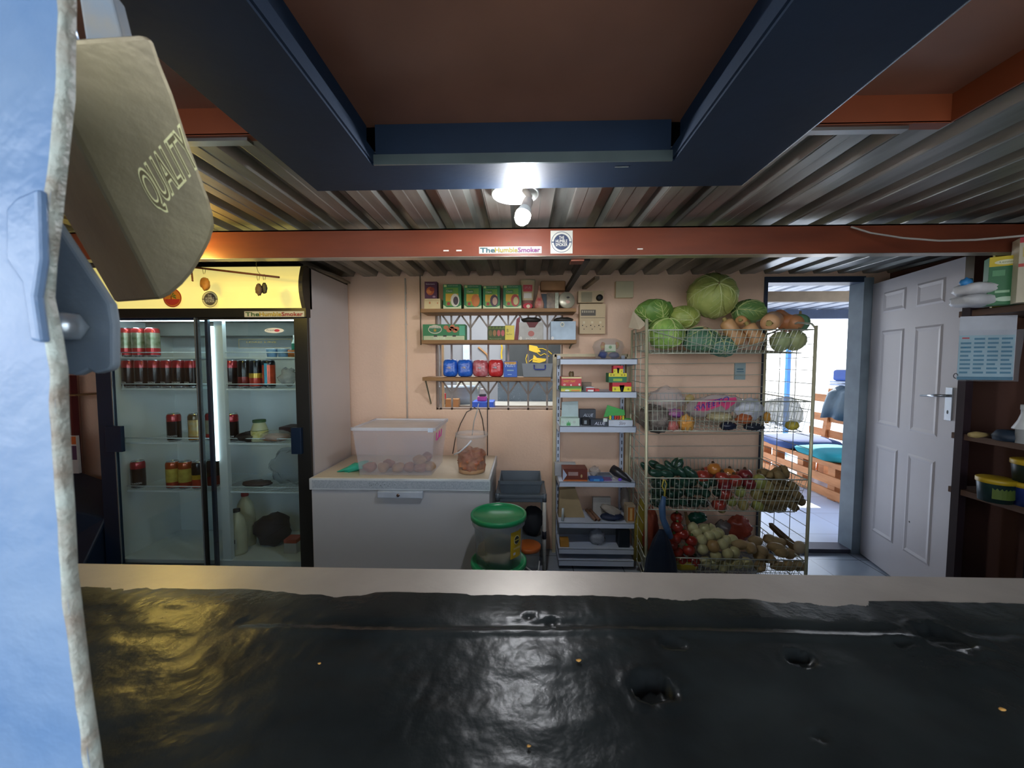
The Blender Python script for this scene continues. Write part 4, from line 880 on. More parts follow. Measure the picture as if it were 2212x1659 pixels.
def deco_p(m, a, b, c_, d_, Y):
    g = (a, b, c_, d_, Y); ov(m, '#C9622C', *g, .45, .45, .32, .24); ov(m, '#E08A4A', *g, .35, .42, .2, .12, .0008); ov(m, '#9C3A24', *g, .6, .55, .2, .12, .001); m.use(mat('#E6DCE0')); m.text('Robertsons', (a + .01, Y - .0008, d_ - .022), UX, UZ, (b - a) * .7, .01, off=0); ov(m, '#A27C8C', *g, .75, .12, .12, .06)
fbox('spice_packet', 'packet', 'purple packet with orange food picture, topmost at the first end of planks', 917, 944, 607, zpb, 2.70, .05, mat('#5A2A48', rough=.5), deco=deco_p)
# tall pouch
x0_, x1_ = PX(1123, 2.70, 610), PX(1157, 2.70, 610); zt_ = PZ(603, 2.70)
t_ = thing('sauce_pouch', 'tall beige pouch with red label standing upside down on the top plank', 'pouch', ((x0_ + x1_) / 2, 2.71, Z1)); cx = (x0_ + x1_) / 2; hw = (x1_ - x0_) / 2; h = zt_ - Z1
m = MB(mat('#D2BC94', rough=.35)); m.lathe([(.0001, 0), (hw * .66, 0), (hw * .70, h * .3), (hw * .86, h * .7), (hw, h * .93), (hw * .96, h), (.0001, h)], (cx, 2.72, Z1), 24, sy=.5, mats=[None, mat('#8A5A50'), mat('#D2BC94'), mat('#D2BC94'), mat('#D9C7A2'), mat('#D9C7A2')]); m.build('pouch_body', t_)
m = MB(mat('#C2444A')); Yf = 2.72 - hw * .5 - .003; m.rect(cx - hw * .58, cx + hw * .58, Z1 + h * .58, Z1 + h * .80, Yf + .001); m.use(mat('#E2DCD0')); m.rect(cx - hw * .5, cx + hw * .5, Z1 + h * .36, Z1 + h * .53, Yf + .004); m.use(mat('#D8A0A0')); m.text('SPUR', (cx - hw * .4, Yf, Z1 + h * .67), UX, UZ, hw * .8, h * .08, off=0)
m.use(mat('#C2283A')); m.disc((cx, Yf + .002, Z1 + h * .1), UX, UZ, hw * .6, 20, h * .1); m.use(mat('#EAD8B8')); m.disc((cx + .004, Yf + .001, Z1 + h * .09), UX, UZ, hw * .25, 14, h * .06); m.build('pouch_label', t_)
c = PX(1165, 2.71, 650); m = MB(mat('#B8303A', rough=.3, var=.3, scale=20, col2='#D8C0A0', bump=.4)); m.lathe([(.0001, 0), (.032, 0), (.034, .04), (.02, .08), (.004, .15), (.006, .165)], (c, 2.72, Z1), 14, sy=.5); m.build('red_sachet', label='pointed red sachet standing beside the beige pouch', cat='sachet')
fbox('dark_carton', 'carton', 'dark slate carton beside the red sachet on the top plank', 1168, 1182, 635, Z1, 2.73, .07, mat('#4B545C'))
fbox('spice_tub', 'tub', 'murky brown tub of spice behind the wrapped tin, top plank', 1181, 1203, 633, Z1, 2.72, .07, mat('#7A6650', rough=.3, var=.4, scale=30))
fbox('clear_packet', 'packet', 'narrow shiny silver packet next to the round tin, top plank', 1199, 1207, 632, Z1, 2.70, .03, mat('#B9BBA6', rough=.2, metal=.3, var=.3, scale=60))
c = P(1223, 649, 2.72); t_ = thing('round_tin', 'round pale tin wrapped in clear film at the fuse-board end', 'tin', (c.x, c.y, Z1)); q = Vector((.25, -1, .1)).normalized()
rz_ = c.z - Z1
m = MB(mat('#CFC8B0', rough=.3, metal=.3)); m.lathe([(.0001, 0), (rz_ * .93, 0), (rz_ * .95, .02), (rz_ * .9, .026), (.0001, .024)], c + Vector((0, .02, 0)), 28, q); m.build('tin_body', t_)
m = MB(mat('#3A342E')); c2 = c + Vector((0, .02, 0)) + q * .027; m.disc(c2 + Vector((.006, 0, .017)), UX, UZ, .011, 12, .007); m.disc(c2 + Vector((-.022, 0, -.006)), UX, UZ, .007, 12, .008); m.use(mat('#E0B8A4')); m.disc(c2 + Vector((.0, -.001, -.014)), UX, UZ, .02, 14, .012); m.build('tin_print', t_)
# second plank
def deco_gs(m, a, b, c_, d_, Y):
    g = (a, b, c_, d_, Y); ov(m, '#E2DCC4', *g, .29, .68, .16, .27, .0004, 28); ov(m, '#3C7A52', *g, .29, .68, .145, .22, .0008, 28); rc(m, '#E2DCC4', *g, .16, .42, .76, .90, .0012)
    m.use(mat('#3B3A2C')); m.text('GOLD STAR', (a + (b - a) * .17, Y - .0018, c_ + (d_ - c_) * .78), UX, UZ, (b - a) * .24, (d_ - c_) * .10, off=0)
    m.use(mat('#C9A23A')); st_ = [((b + a) / 2 - (b - a) * .21 + (.014 if k % 2 == 0 else .006) * math.sin(k * math.pi / 5), Y - .0018, c_ + (d_ - c_) * .62 + (.014 if k % 2 == 0 else .006) * math.cos(k * math.pi / 5)) for k in range(10)]; m.add(st_, [tuple(range(10))])
    for cx_, cz_ in ((.55, .8), (.62, .62), (.7, .85), (.76, .6), (.8, .72), (.68, .72)): ov(m, '#C8764C', *g, cx_, cz_, .06, .13, .0008)
    rc(m, '#C9D2A8', *g, .02, .98, 0, .27); rc(m, '#58B08A', *g, .86, .99, .3, .9, .0004); m.use(mat('#F0F0E0')); m.text('GOLD STAR', (a + (b - a) * .25, Y - .001, c_ + (d_ - c_) * .07), UX, UZ, (b - a) * .28, (d_ - c_) * .13, off=0)
    rc(m, '#3E3428', *g, .26, .34, .22, .32, .0006); rc(m, '#3E3428', *g, .48, .56, .22, .32, .0006); rc(m, '#3E3428', *g, .7, .78, .22, .32, .0006)
fbox('yeast_carton', 'carton', 'long green carton reading GOLD STAR on the second plank', 913, 1005, 700, Z2, 2.69, .09, green, deco=deco_gs)
m = MB(mat('#2B3324')); 
def deco_tea(m, a, b, c_, d_, Y):
    g = (a, b, c_, d_, Y)
    for k, cc in enumerate(('#7A6A30', '#A8743C', '#C25A52', '#C25A5A')): ov(m, cc, *g, .15 + k * .24, .5, .10, .22)
    m.use(mat('#A8C080')); m.text('flavours', (a + .01, Y - .0005, c_ + .006), UX, UZ, (b - a) * .7, .008, off=0)
    m.use(mat('#6E8038'))
    for k in range(5): m.add([(a + (b - a) * (k / 5), Y - .0005, d_ - .02), (a + (b - a) * (k + 1) / 5, Y - .0005, d_ - .02), (a + (b - a) * (k + .7) / 5, Y - .0005, d_)], [(0, 1, 2)])
fbox('stock_cube_carton', 'carton', 'olive green carton with four round pictures on the second plank', 1054, 1091, 704, Z2, 2.70, .08, mat('#4F5E34'), deco=deco_tea)
fbox('matches_box', 'box', 'bright yellow box standing between olive and silver cartons', 1091, 1111, 703, Z2, 2.69, .06, mat('#E8D020', rough=.4), deco=lambda m, a, b, c_, d_, Y: (m.use(mat('#6A6424')), m.text('B', (a + .012, Y, c_ + .055), UX, UZ, .012, .022, off=0), m.text('Big Box', (a + .01, Y, c_ + .035), UX, UZ, .04, .01, off=0)))
c = PX(1117, 2.74, 710); m = MB(mat('#8A2430', rough=.5, var=.2)); m.hexa([(c - .02, 2.73, Z2), (c + .008, 2.73, Z2), (c + .008, 2.76, Z2), (c - .02, 2.76, Z2)], [(c - .004, 2.73, Z2 + .15), (c + .022, 2.73, Z2 + .17), (c + .022, 2.76, Z2 + .17), (c - .004, 2.76, Z2 + .15)]); m.build('red_packet', label='thin dark red packet leaning behind the yellow box', cat='packet')
def deco_bk(m, a, b, c_, d_, Y):
    g = (a, b, c_, d_, Y); m.use(mat('#6E2A2C')); m.add([(a + (b - a) * .3, Y - .0004, d_), (a + (b - a) * .8, Y - .0004, d_), (a + (b - a) * .65, Y - .0004, c_ + (d_ - c_) * .7), (a + (b - a) * .42, Y - .0004, c_ + (d_ - c_) * .7)], [(0, 1, 2, 3)])
    ov(m, '#B8685C', *g, .5, .36, .13, .16); ov(m, '#E8E4D8', *g, .07, .1, .06, .10); m.use(mat('#EFEBDF')); m.text('SMOKING', (a + (b - a) * .28, Y - .0006, c_ + .006), UX, UZ, (b - a) * .45, .009, off=0)
sil = mat('#8C8880', rough=.4, metal=.2, var=.15, scale=12); sil2 = mat('#93A3B0', rough=.35, metal=.2, var=.25, scale=8)
fbox('silver_carton', 'carton', 'silver grey carton with reddish emblem on the second plank', 1121, 1174, 696, Z2, 2.69, .11, sil, 'silver cartons on the second plank', deco=deco_bk)
fbox('silver_carton', 'carton', 'pale silver blue carton with dark top, by the electric board', 1190, 1244, 694, Z2, 2.69, .11, sil2, 'silver cartons on the second plank', deco=lambda m, a, b, c_, d_, Y: (ov(m, '#E2DCC4', a, b, c_, d_, Y, .46, .82, .08, .13), ov(m, '#8FA0A8', a, b, c_, d_, Y, .46, .82, .05, .08, .001), ov(m, '#EDEFEF', a, b, c_, d_, Y, .07, .1, .06, .09)))
for px in (1147, 1217):
    c = PX(px, 2.76, 690); m = MB(mat('#33302C', rough=.5, bump=.4)); m.blob((c, 2.755, PZ(692, 2.76)), (.07, .04, .02), px, .3, 3, 16, 8); m.build('packet_stack', label='dark wrapped packets lying on the silver %s carton' % ('grey' if px < 1200 else 'blue'), cat='packet')
# third plank
def bagb(px0, px1, pyt, col, col2, lab, seed, grp):
    Y = 2.70; x0_, x1_ = PX(px0, Y, 790), PX(px1, Y, 790); zt_ = PZ(pyt, Y); c = Vector(((x0_ + x1_) / 2, Y + .05, (Z3 + zt_) / 2)); rx = (x1_ - x0_) / 2; rz = (zt_ - Z3) / 2
    t_ = thing('plastic_pack', lab, 'packet', (c.x, c.y, Z3), grp)
    se = lambda th, ph, d: (abs(d.x) ** 5 + abs(d.y) ** 5 + abs(d.z) ** 5) ** (-1 / 5) * .98
    m = MB(mat(col, rough=.22, var=.12, scale=20, bump=.9, bscale=22, col2=col2, coat=.3)); m.blob(c, (rx, .05, rz), seed, .05, 4, 28, 18, fn=se); m.build('pack_body', t_)
    m = MB(mat('#D9D2DC', rough=.2)); k = [(c.x + .012 * math.sin(i * 2.4) * (1 + (i % 3)) * .6, c.y - .051 - .0005 * i, c.z + .004 + .008 * math.cos(i * 2.4)) for i in range(7)]; m.tube([Vector(p) for p in k], .0035, 5); m.build('twist', t_)
bagb(955, 987, 776, '#1B54C4', '#3A78DC', 'first blue twisted plastic pack from the free end of the third plank', 1, 'twisted packs on the third plank')
bagb(987, 1020, 776, '#1B54C4', '#3A78DC', 'second blue twisted plastic pack, touching the red ones', 2, 'twisted packs on the third plank')
bagb(1020, 1054, 777, '#B8242C', '#C98A90', 'red twisted plastic pack with a milky lower half', 3, 'twisted packs on the third plank')
bagb(1054, 1087, 776, '#C8222A', '#DA4444', 'bright red twisted plastic pack next to the blue carton', 4, 'twisted packs on the third plank')
def deco_bl(m, a, b, c_, d_, Y):
    g = (a, b, c_, d_, Y); rc(m, '#D8A040', *g, .06, .94, .80, .96); m.use(mat('#DCE8F4')); m.text('Nutri', (a + .012, Y - .0006, c_ + .07), UX, UZ, (b - a) * .72, .03, off=0); rc(m, '#8FB4C8', *g, .25, .75, .38, .46, .0004); rc(m, '#A8C8E8', *g, .3, .6, .14, .18, .0004)
fbox('blue_carton', 'carton', 'blue carton with orange top band on the third plank', 1088, 1117, 780, Z3, 2.69, .09, mat('#1F5CC0', rough=.4), deco=deco_bl)
x0_, x1_ = PX(1131, 2.70, 790), PX(1190, 2.70, 790); t_ = thing('grey_tub', 'grey plastic tub with a blue handle on the third plank', 'tub', ((x0_ + x1_) / 2, 2.76, Z3))
m = MB(mat('#8C9298', rough=.45, var=.06)); tub(m, x0_, x1_, 2.71, 2.83, Z3 + .001, PZ(785, 2.70), .012, .004); m.build('tub_body', t_)
m = MB(mat('#3446A8', rough=.4)); a = P(1154, 788, 2.685); b = P(1178, 788, 2.685); d_ = Vector((0, 0, -.032)); m.tube([a, a + d_ * .8, a + d_ + Vector((.008, 0, 0)), b + d_ - Vector((.008, 0, 0)), b + d_ * .8, b], .004, 8); m.build('handle', t_)
# ================================================================== WHITE STEEL GONDOLA SHELVES
YG0, YG1 = 2.56, 2.80
wm = mat('#C6D2E4', rough=.35, var=.04); crm = mat('#CDBE9C', rough=.5)
gd = thing('steel_shelving', 'white slotted steel shelving unit with seven narrow shelves', 'shelving', (PX(1290, 2.7), 2.7, 0))
gx0, gx1 = PX(1207, YG0, 850), PX(1376, YG0, 850)
ztp = PZ(768, YG1)
for px, pc in ((1206, 1198), (1344, 1356)):
    x = PX(px, YG1, 900); xc = PX(pc, YG1, 900)
    m = MB(wm); m.box(x - .012, x + .012, YG1, YG1 + .03, 0, ztp); m.use(mat('#3A4252'))
    z = .12
    while z < ztp - .05: m.box(x - .0035, x + .0035, YG1 - .001, YG1, z, z + .028); z += .05
    m.build('slotted_upright', gd)
    m = MB(crm); m.box(xc - .012, xc + .012, YG1 + .005, YG1 + .045, 0, ztp + .008); m.build('wooden_batten', gd)
m = MB(crm); m.box(PX(1198, YG1), PX(1356, YG1), YG1 + .005, YG1 + .045, ztp - .01, ztp + .012); m.build('top_batten', gd)
m = MB(mat('#A89F94', rough=.6)); 
GS = []
for k, (yt, yb_) in enumerate(((775, 787), (846, 859), (921, 934), (1041, 1052), (1130, 1141), (1186, 1197), (1211, 1223))):
    zt_, zb_ = PZ(yt, YG0, 1290), PZ(yb_, YG0, 1290); GS.append(zt_)
    m = MB(wm); e = .0 if k else .0
    m.box(gx0 + .006, gx1, YG0, YG0 + .003, zb_, zt_); m.box(gx0 + .006, gx1, YG0, YG1, zt_ - .004, zt_ - .0005)
    for x in (gx0 + .006, gx1 - .003): m.hexa([(x, YG0, zb_), (x + .003, YG0, zb_), (x + .003, YG1, zb_ - .015), (x, YG1, zb_ - .015)], [(x, YG0, zt_ - .001), (x + .003, YG0, zt_ - .001), (x + .003, YG1, zt_ - .001), (x, YG1, zt_ - .001)])
    m.build('steel_shelf', gd)
def gbox(name, cat, label, xa, xb, yt, sh, Y, dep, side_, group=None, deco=None, zb2=None): return fbox(name, cat, label, xa, xb, yt, GS[sh] if zb2 is None else zb2, Y, dep, side_, group, .001, deco)
# clear tub on top
c = P(1315, 775, 2.66); z = GS[0]; t_ = thing('clear_tub', 'clear round tub with sweet wrappers on top of the white shelving', 'tub', (c.x, 2.68, z))
m = MB(film('#C9C2BE', .3, .1, .1, 6)); h = PZ(731, 2.62) - z; m.lathe([(.0001, .001), (.082, .001), (.105, h * .55), (.108, h * .6), (.095, h * .85), (.055, h), (.0001, h)], (c.x, 2.68, z), 32, sy=.9); m.build('tub_body', t_)
m = MB(mat('#D9E6C8')); m.box(c.x - .04, c.x + .032, 2.60, 2.604, z + .05, z + .095); m.use(mat('#4E9A4A')); m.disc((c.x - .004, 2.5985, z + .078), UX, UZ, .011, 7); m.box(c.x - .03, c.x + .03, 2.598, 2.5995, z + .046, z + .052); m.build('paper_label', t_)
m = MB(mat('#B8322A', var=.4, scale=40, col2='#C9C04A')); m.blob((c.x - .048, 2.62, z + .085), (.017, .015, .026), 1, .4, 4, 10, 8); m.blob((c.x + .045, 2.62, z + .09), (.015, .014, .024), 2, .4, 4, 10, 8); m.use(mat('#3E4A7A')); m.blob((c.x - .045, 2.63, z + .03), (.03, .03, .026), 3, .4, 4, 10, 8); m.blob((c.x + .03, 2.64, z + .025), (.035, .03, .022), 4, .4, 4, 10, 8); ob = m.build('wrappers', t_); ob['kind'] = 'stuff'
# shelf 2
Yg = YG0 + .012
def deco_red(m, a, b, c_, d_, Y):
    g = (a, b, c_, d_, Y); rc(m, '#E8D8A0', *g, 0, 1, .82, 1); m.use(mat('#E8C050')); m.text('SWEET SNAP', (a + .012, Y - .0006, c_ + (d_ - c_) * .42), UX, UZ, (b - a) * .6, (d_ - c_) * .22, off=0); ov(m, '#F0D8D0', *g, .48, .12, .04, .1); ov(m, '#E8A8A0', *g, .15, .15, .07, .12); ov(m, '#F4ECE8', *g, .9, .17, .05, .12)
zq2 = PZ(834, Yg)
def deco_gr(m, a, b, c_, d_, Y):
    g = (a, b, c_, d_, Y); rc(m, '#B8D048', *g, 0, 1, .0, .55); rc(m, '#D88A48', *g, .5, .92, .05, .3, .0004); rc(m, '#E4D060', *g, 0, .2, 0, .3, .0004); ov(m, '#E8F0E4', *g, .3, .2, .12, .16, .0008)
gbox('tea_box', 'box', 'flat green and yellow box under the red one on the second white shelf', 1212, 1256, 834, 1, Yg, .14, mat('#5E9048'), deco=deco_gr)
gbox('tea_box', 'box', 'red box with cream top edge lying on the green one', 1213, 1256, 814, 1, Yg + .004, .13, mat('#C8303A', rough=.4), deco=deco_red, zb2=zq2)
c = P(1234, 812, Yg + .03); m = MB(mat('#6E5A3C', rough=.4)); zt_ = PZ(814, Yg + .004); m.lathe([(.016, 0), (.018, .02), (.014, .034), (.0001, .034)], (c.x, c.y, zt_), 18); m.use(mat('#2A2018')); m.blob((c.x - .006, c.y - .004, zt_ + .03), (.008, .006, .007), 1, .2, 2, 8, 6); m.blob((c.x + .008, c.y - .004, zt_ + .03), (.008, .006, .007), 2, .2, 2, 8, 6); m.build('small_cup', label='tiny brown cup standing on the red box', cat='cup')
gbox('white_top_box', 'box', 'white topped box with red striped front, second white shelf', 1266, 1284, 836, 1, Yg, .12, mat('#D6DEE2'), deco=lambda m, a, b, c_, d_, Y: (rc(m, '#B8303A', a, b, c_, d_, Y, 0, 1, 0, .8), rc(m, '#E0E4E4', a, b, c_, d_, Y, .2, .9, .0, .4, .0004)))
gbox('small_red_box', 'box', 'small red and white box next to the red striped box', 1285, 1295, 840, 1, Yg + .01, .06, mat('#C84A44'))
gbox('grey_carton', 'carton', 'low brown grey carton at the back of the second white shelf', 1255, 1278, 826, 1, Yg + .13, .06, mat('#8C7A68'))
def deco_mat(m, a, b, c_, d_, Y, lo='#E8DC3A', hi='#CC2E3A'):
    g = (a, b, c_, d_, Y); rc(m, lo, *g, 0, 1, 0, .55); rc(m, hi, *g, 0, 1, .55, 1); m.use(mat('#EDEBC8')); m.add([(a + (b - a) * .36, Y - .0004, c_ + (d_ - c_) * .7), (a + (b - a) * .64, Y - .0004, c_ + (d_ - c_) * .7), (a + (b - a) * .56, Y - .0004, c_), (a + (b - a) * .44, Y - .0004, c_)], [(3, 2, 1, 0), (0, 1, 2, 3)]); rc(m, '#5A6A8A', *g, .49, .51, .1, .5, .0008)
    for q in (.14, .84): ov(m, '#A89A2A', *g, q, .26, .05, .12)
zm1 = PZ(826, Yg); zm2 = PZ(806, Yg)
gbox('match_carton', 'carton', 'red and yellow match carton, bottom one of the pyramid', 1323, 1364, 826, 1, Yg, .10, mat('#CC2E3A'), 'match cartons stacked in a pyramid', deco=deco_mat)
gbox('match_carton', 'carton', 'green and yellow match carton in the middle of the pyramid', 1315, 1354, 806, 1, Yg, .09, mat('#2E7A54'), 'match cartons stacked in a pyramid', zb2=zm1, deco=lambda m, a, b, c_, d_, Y: (rc(m, '#E8DC3A', a, b, c_, d_, Y, 0, 1, .62, 1), rc(m, '#2E7A54', a, b, c_, d_, Y, 0, 1, 0, .62), rc(m, '#9CC04A', a, b, c_, d_, Y, .25, .75, .15, .42, .0004), ov(m, '#A89A2A', a, b, c_, d_, Y, .12, .8, .05, .1), ov(m, '#A89A2A', a, b, c_, d_, Y, .28, .8, .05, .1), ov(m, '#A89A2A', a, b, c_, d_, Y, .72, .8, .05, .1), ov(m, '#A89A2A', a, b, c_, d_, Y, .88, .8, .05, .1)))
gbox('match_carton', 'carton', 'small red and yellow match carton on top of the pyramid', 1325, 1346, 790, 1, Yg + .01, .05, mat('#CC2E3A'), 'match cartons stacked in a pyramid', zb2=zm2, deco=deco_mat)
# shelf 3: rolling papers and so on
def deco_leaf(m, a, b, c_, d_, Y):
    m.use(mat('#5CB870')); cx = a + (b - a) * .42; cz = c_ + .004
    for k in range(7):
        a_ = R(90 + (k - 3) * 27); L_ = .034 - abs(k - 3) * .006; d1 = Vector((math.cos(a_), 0, math.sin(a_))); d2 = Vector((-d1.z, 0, d1.x)); p = Vector((cx, Y - .0006, cz)); m.add([p, p + d1 * L_ * .5 - d2 * .004, p + d1 * L_, p + d1 * L_ * .5 + d2 * .004], [(0, 1, 2, 3)])
    ov(m, '#B8C8C0', a, b, c_, d_, Y, .72, .5, .08, .18); ov(m, '#C0D0C8', a, b, c_, d_, Y, .12, .5, .07, .15)
t_ = gbox('open_paper_box', 'box', 'pale mint display box with green leaf print, lid standing open', 1211, 1252, 903, 2, Yg, .09, mat('#C4DCD0'), deco=deco_leaf)
m = MB(mat('#B9CDD0', rough=.5)); a = P(1213, 901, Yg + .085); b = P(1250, 868, Yg + .085)
m.hexa([(a.x, Yg + .085, a.z), (b.x, Yg + .085, a.z), (b.x, Yg + .09, a.z), (a.x, Yg + .09, a.z)], [(a.x + .0, Yg + .075, b.z), (b.x - .006, Yg + .075, b.z + .005), (b.x - .006, Yg + .08, b.z + .005), (a.x, Yg + .08, b.z)]); m.build('open_lid', t_, bevel=.001)
def deco_alu(m, a, b, c_, d_, Y):
    m.use(mat('#D8E0F0')); m.text('ALUE', (a + (b - a) * .22, Y - .0006, c_ + (d_ - c_) * .18), UX, UZ + UX * .25, (b - a) * .6, (d_ - c_) * .5, off=0)
dk = mat('#333B47', rough=.4)
gbox('dark_display_box', 'box', 'dark display box with white letters, standing behind the other', 1252, 1287, 884, 2, Yg + .08, .05, dk, 'dark lettered boxes on the third white shelf', deco=lambda m, a, b, c_, d_, Y: (m.use(mat('#C8D4E4')), m.text('ALUE', (a + .025, Y - .0006, d_ - .05), UX, UZ + UX * .25, .065, .022, off=0)))
gbox('dark_display_box', 'box', 'dark low display box with white letters and price tag before the mint box', 1276, 1313, 906, 2, Yg, .07, dk, 'dark lettered boxes on the third white shelf', deco=deco_alu)
gbox('price_tag', 'tag', 'small white price tag stuck on the dark lettered box', 1303, 1312, 903, 2, Yg - .004, .002, mat('#D8E4E0'), zb2=PZ(910, Yg))
gbox('black_pack', 'packet', 'small black pack with grey stripe leaning in the dark boxes', 1258, 1274, 903, 2, Yg + .02, .04, mat('#16181C'), deco=lambda m, a, b, c_, d_, Y: rc(m, '#8C98A0', a, b, c_, d_, Y, .25, .6, .2, .7))
t_ = gbox('lighter_box', 'box', 'white tray of coloured lighters with a bright green lid', 1315, 1367, 907, 2, Yg, .07, mat('#D2DCEA'), deco=lambda m, a, b, c_, d_, Y: (m.use(mat('#4A4456')), m.text('Slim', (a + (b - a) * .42, Y - .0006, c_ + .008), UX, UZ + UX * .3, .04, .024, off=0)))
m = MB(mat('#3FAE4C', rough=.45)); q = [P(1304, 901, Yg + .07), P(1312, 875, Yg + .075), P(1349, 886, Yg + .075), P(1350, 897, Yg + .07)]; m.prism(q, (0, .003, 0)); a = P(1330, 907, Yg + .01); m.box(a.x - .04, a.x + .11, Yg + .03, Yg + .07, a.z, a.z + .004); m.build('green_lid', t_)
for k, cc in enumerate(('#E8DC3A', '#3A78C0', '#C83A34', '#C83A34', '#E8782A', '#D8D83A')):
    m = MB(mat(cc, rough=.3)); x = PX(1318 + k * 5.6, Yg + .03, 900); z0_ = PZ(907, Yg); m.box(x - .006, x + .006, Yg + .025, Yg + .035, z0_ + .001, PZ(897, Yg + .03)); m.build('lighter', label=('%s lighter in the green-lidded tray, %s from the dark boxes' % (('yellow', 'blue', 'red', 'red', 'orange', 'lime')[k], ords[k])), cat='lighter', group='lighters in the white tray', bevel=.0015)
# shelf 4
gbox('brown_carton', 'carton', 'maroon brown carton with small pale print on the fourth white shelf', 1216, 1269, 1012, 3, Yg, .11, mat('#6E3428', rough=.45), deco=lambda m, a, b, c_, d_, Y: (rc(m, '#B8642E', a, b, c_, d_, Y, 0, 1, 0, .12), rc(m, '#A88C88', a, b, c_, d_, Y, .22, .62, .45, .75), m.use(mat('#B9C6E0')), m.add([(a, Y - .0006, c_), (a + .028, Y - .0006, (c_ + d_) / 2), (a, Y - .0006, d_)], [(0, 1, 2)]), ov(m, '#B8A070', a, b, c_, d_, Y, .76, .42, .04, .14)))
gbox('pale_carton', 'carton', 'pale grey carton standing behind the maroon one', 1199, 1244, 1001, 3, Yg + .12, .06, mat('#B4B8BC'))
gbox('blue_packet', 'packet', 'flat bright blue packet on the fourth white shelf', 1274, 1304, 1033, 3, Yg, .07, mat('#2A6CC0'), deco=lambda m, a, b, c_, d_, Y: rc(m, '#58B0E0', a, b, c_, d_, Y, .3, .7, .2, .8))
gbox('mauve_packet', 'packet', 'flat mauve packet beside the blue one on the fourth white shelf', 1305, 1322, 1034, 3, Yg + .01, .06, mat('#7A5A94'))
gbox('steel_tray', 'tray', 'small blue grey tray behind the flat packets', 1290, 1322, 1026, 3, Yg + .08, .08, mat('#6E7E92', metal=.3))
m = MB(film('#C8C4C0', .4, .1, .8, 40)); c = P(1284, 1018, Yg + .12); m.blob((c.x, c.y, GS[3] + .035), (.04, .03, .036), 2, .4, 4, 14, 10); m.build('clear_bag', label='crumpled clear bag behind the blue packet', cat='bag')
m = MB(mat('#2A2A30', rough=.3, var=.3)); a = P(1322, 1012, Yg + .08); b = P(1363, 1040, Yg - .01); d_ = (b - a); m.tube([a, a + d_ * .3, a + d_ * .7, b], [.030, .034, .022, .008], 14); m.use(mat('#7A5AE0')); m.blob(a + d_ * .55 + Vector((-.02, -.02, -.022)), (.014, .010, .010), 1, .1, 2, 10, 8); m.build('torch', label='black torch-like bottle lying across the fourth white shelf', cat='torch')
# shelf 5
z = GS[4]
m = MB(mat('#A8926C', rough=.8, var=.1)); c = PX(1232, Yg + .1, 1090); m.hexa([(c - .085, Yg + .08, z), (c + .10, Yg + .08, z), (c + .10, Yg + .16, z), (c - .085, Yg + .16, z)], [(c - .075, Yg + .10, z + .19), (c + .035, Yg + .10, z + .20), (c + .035, Yg + .15, z + .20), (c - .075, Yg + .15, z + .19)]); m.use(mat('#4A4030')); m.rect(c - .03, c - .01, z + .15, z + .155, Yg + .096); m.rect(c + .0, c + .03, z + .148, z + .155, Yg + .096); m.build('cardboard_box', label='tan cardboard box with torn flap on the fifth white shelf', cat='box')
m = MB(mat('#C9D2D0')); x = PX(1219, Yg); m.tube([(x - .004, Yg + .02, z), (x, Yg + .02, z + .088)], .008, 10); m.build('white_tube', label='thin upright white tube before the cardboard box', cat='tube')
m = MB(mat('#B4B0A8', rough=.6)); a = PX(1281, Yg + .12, 1085); m.box(a, a + .125, Yg + .12, Yg + .15, z, z + .13); m.build('paper_block', label='pale block of paper at the back of the fifth white shelf', cat='paper', bevel=.002)
m = MB(mat('#9C958C', rough=.8, bump=.5)); c = PX(1320, Yg + .08, 1105); m.blob((c, Yg + .08, z + .055), (.075, .05, .03), 6, .4, 3, 18, 10, M=Matrix.Rotation(.35, 3, 'Y')); m.build('grey_cloth', label='grey crumpled cloth heaped over the navy pouch', cat='cloth')
m = MB(mat('#1E2A48', rough=.6)); m.blob((c + .0, Yg + .05, z + .022), (.08, .045, .022), 7, .2, 3, 18, 10); m.build('navy_pouch', label='navy pouch lying under the grey cloth on the fifth white shelf', cat='pouch')
for k, dx in enumerate((0, .026)):
    m = MB(mat('#7A5A46', rough=.6)); c = PX(1287, Yg, 1128) + dx; p = Vector((c, Yg + .01, z + .013)); ax = Vector((-.5, 1, .35)).normalized(); m.lathe([(.006, 0), (.0115, 0), (.0115, .11), (.0001, .11)], p, 16, ax); m.build('brown_roll', label=('brown hollow roll lying nearer the cardboard box' if k == 0 else 'brown hollow roll lying nearer the navy pouch'), cat='roll', group='brown rolls on the fifth white shelf')
t_ = gbox('vinegar_carton', 'carton', 'upright cream carton with orange label at the end of the fifth shelf', 1354, 1373, 1090, 4, Yg, .07, mat('#A89880'), deco=lambda m, a, b, c_, d_, Y: (rc(m, '#B06A24', a, b, c_, d_, Y, .15, .85, .1, .9), rc(m, '#D8B070', a, b, c_, d_, Y, .35, .65, .15, .85, .0004)))
m = MB(mat('#8A8078', rough=.7, bump=.4)); c = PX(1352, Yg + .1, 1080); m.blob((c, Yg + .13, z + .12), (.03, .05, .09), 8, .3, 3, 14, 10); m.build('brown_bag', label='brown paper bag behind the orange labelled carton', cat='bag')
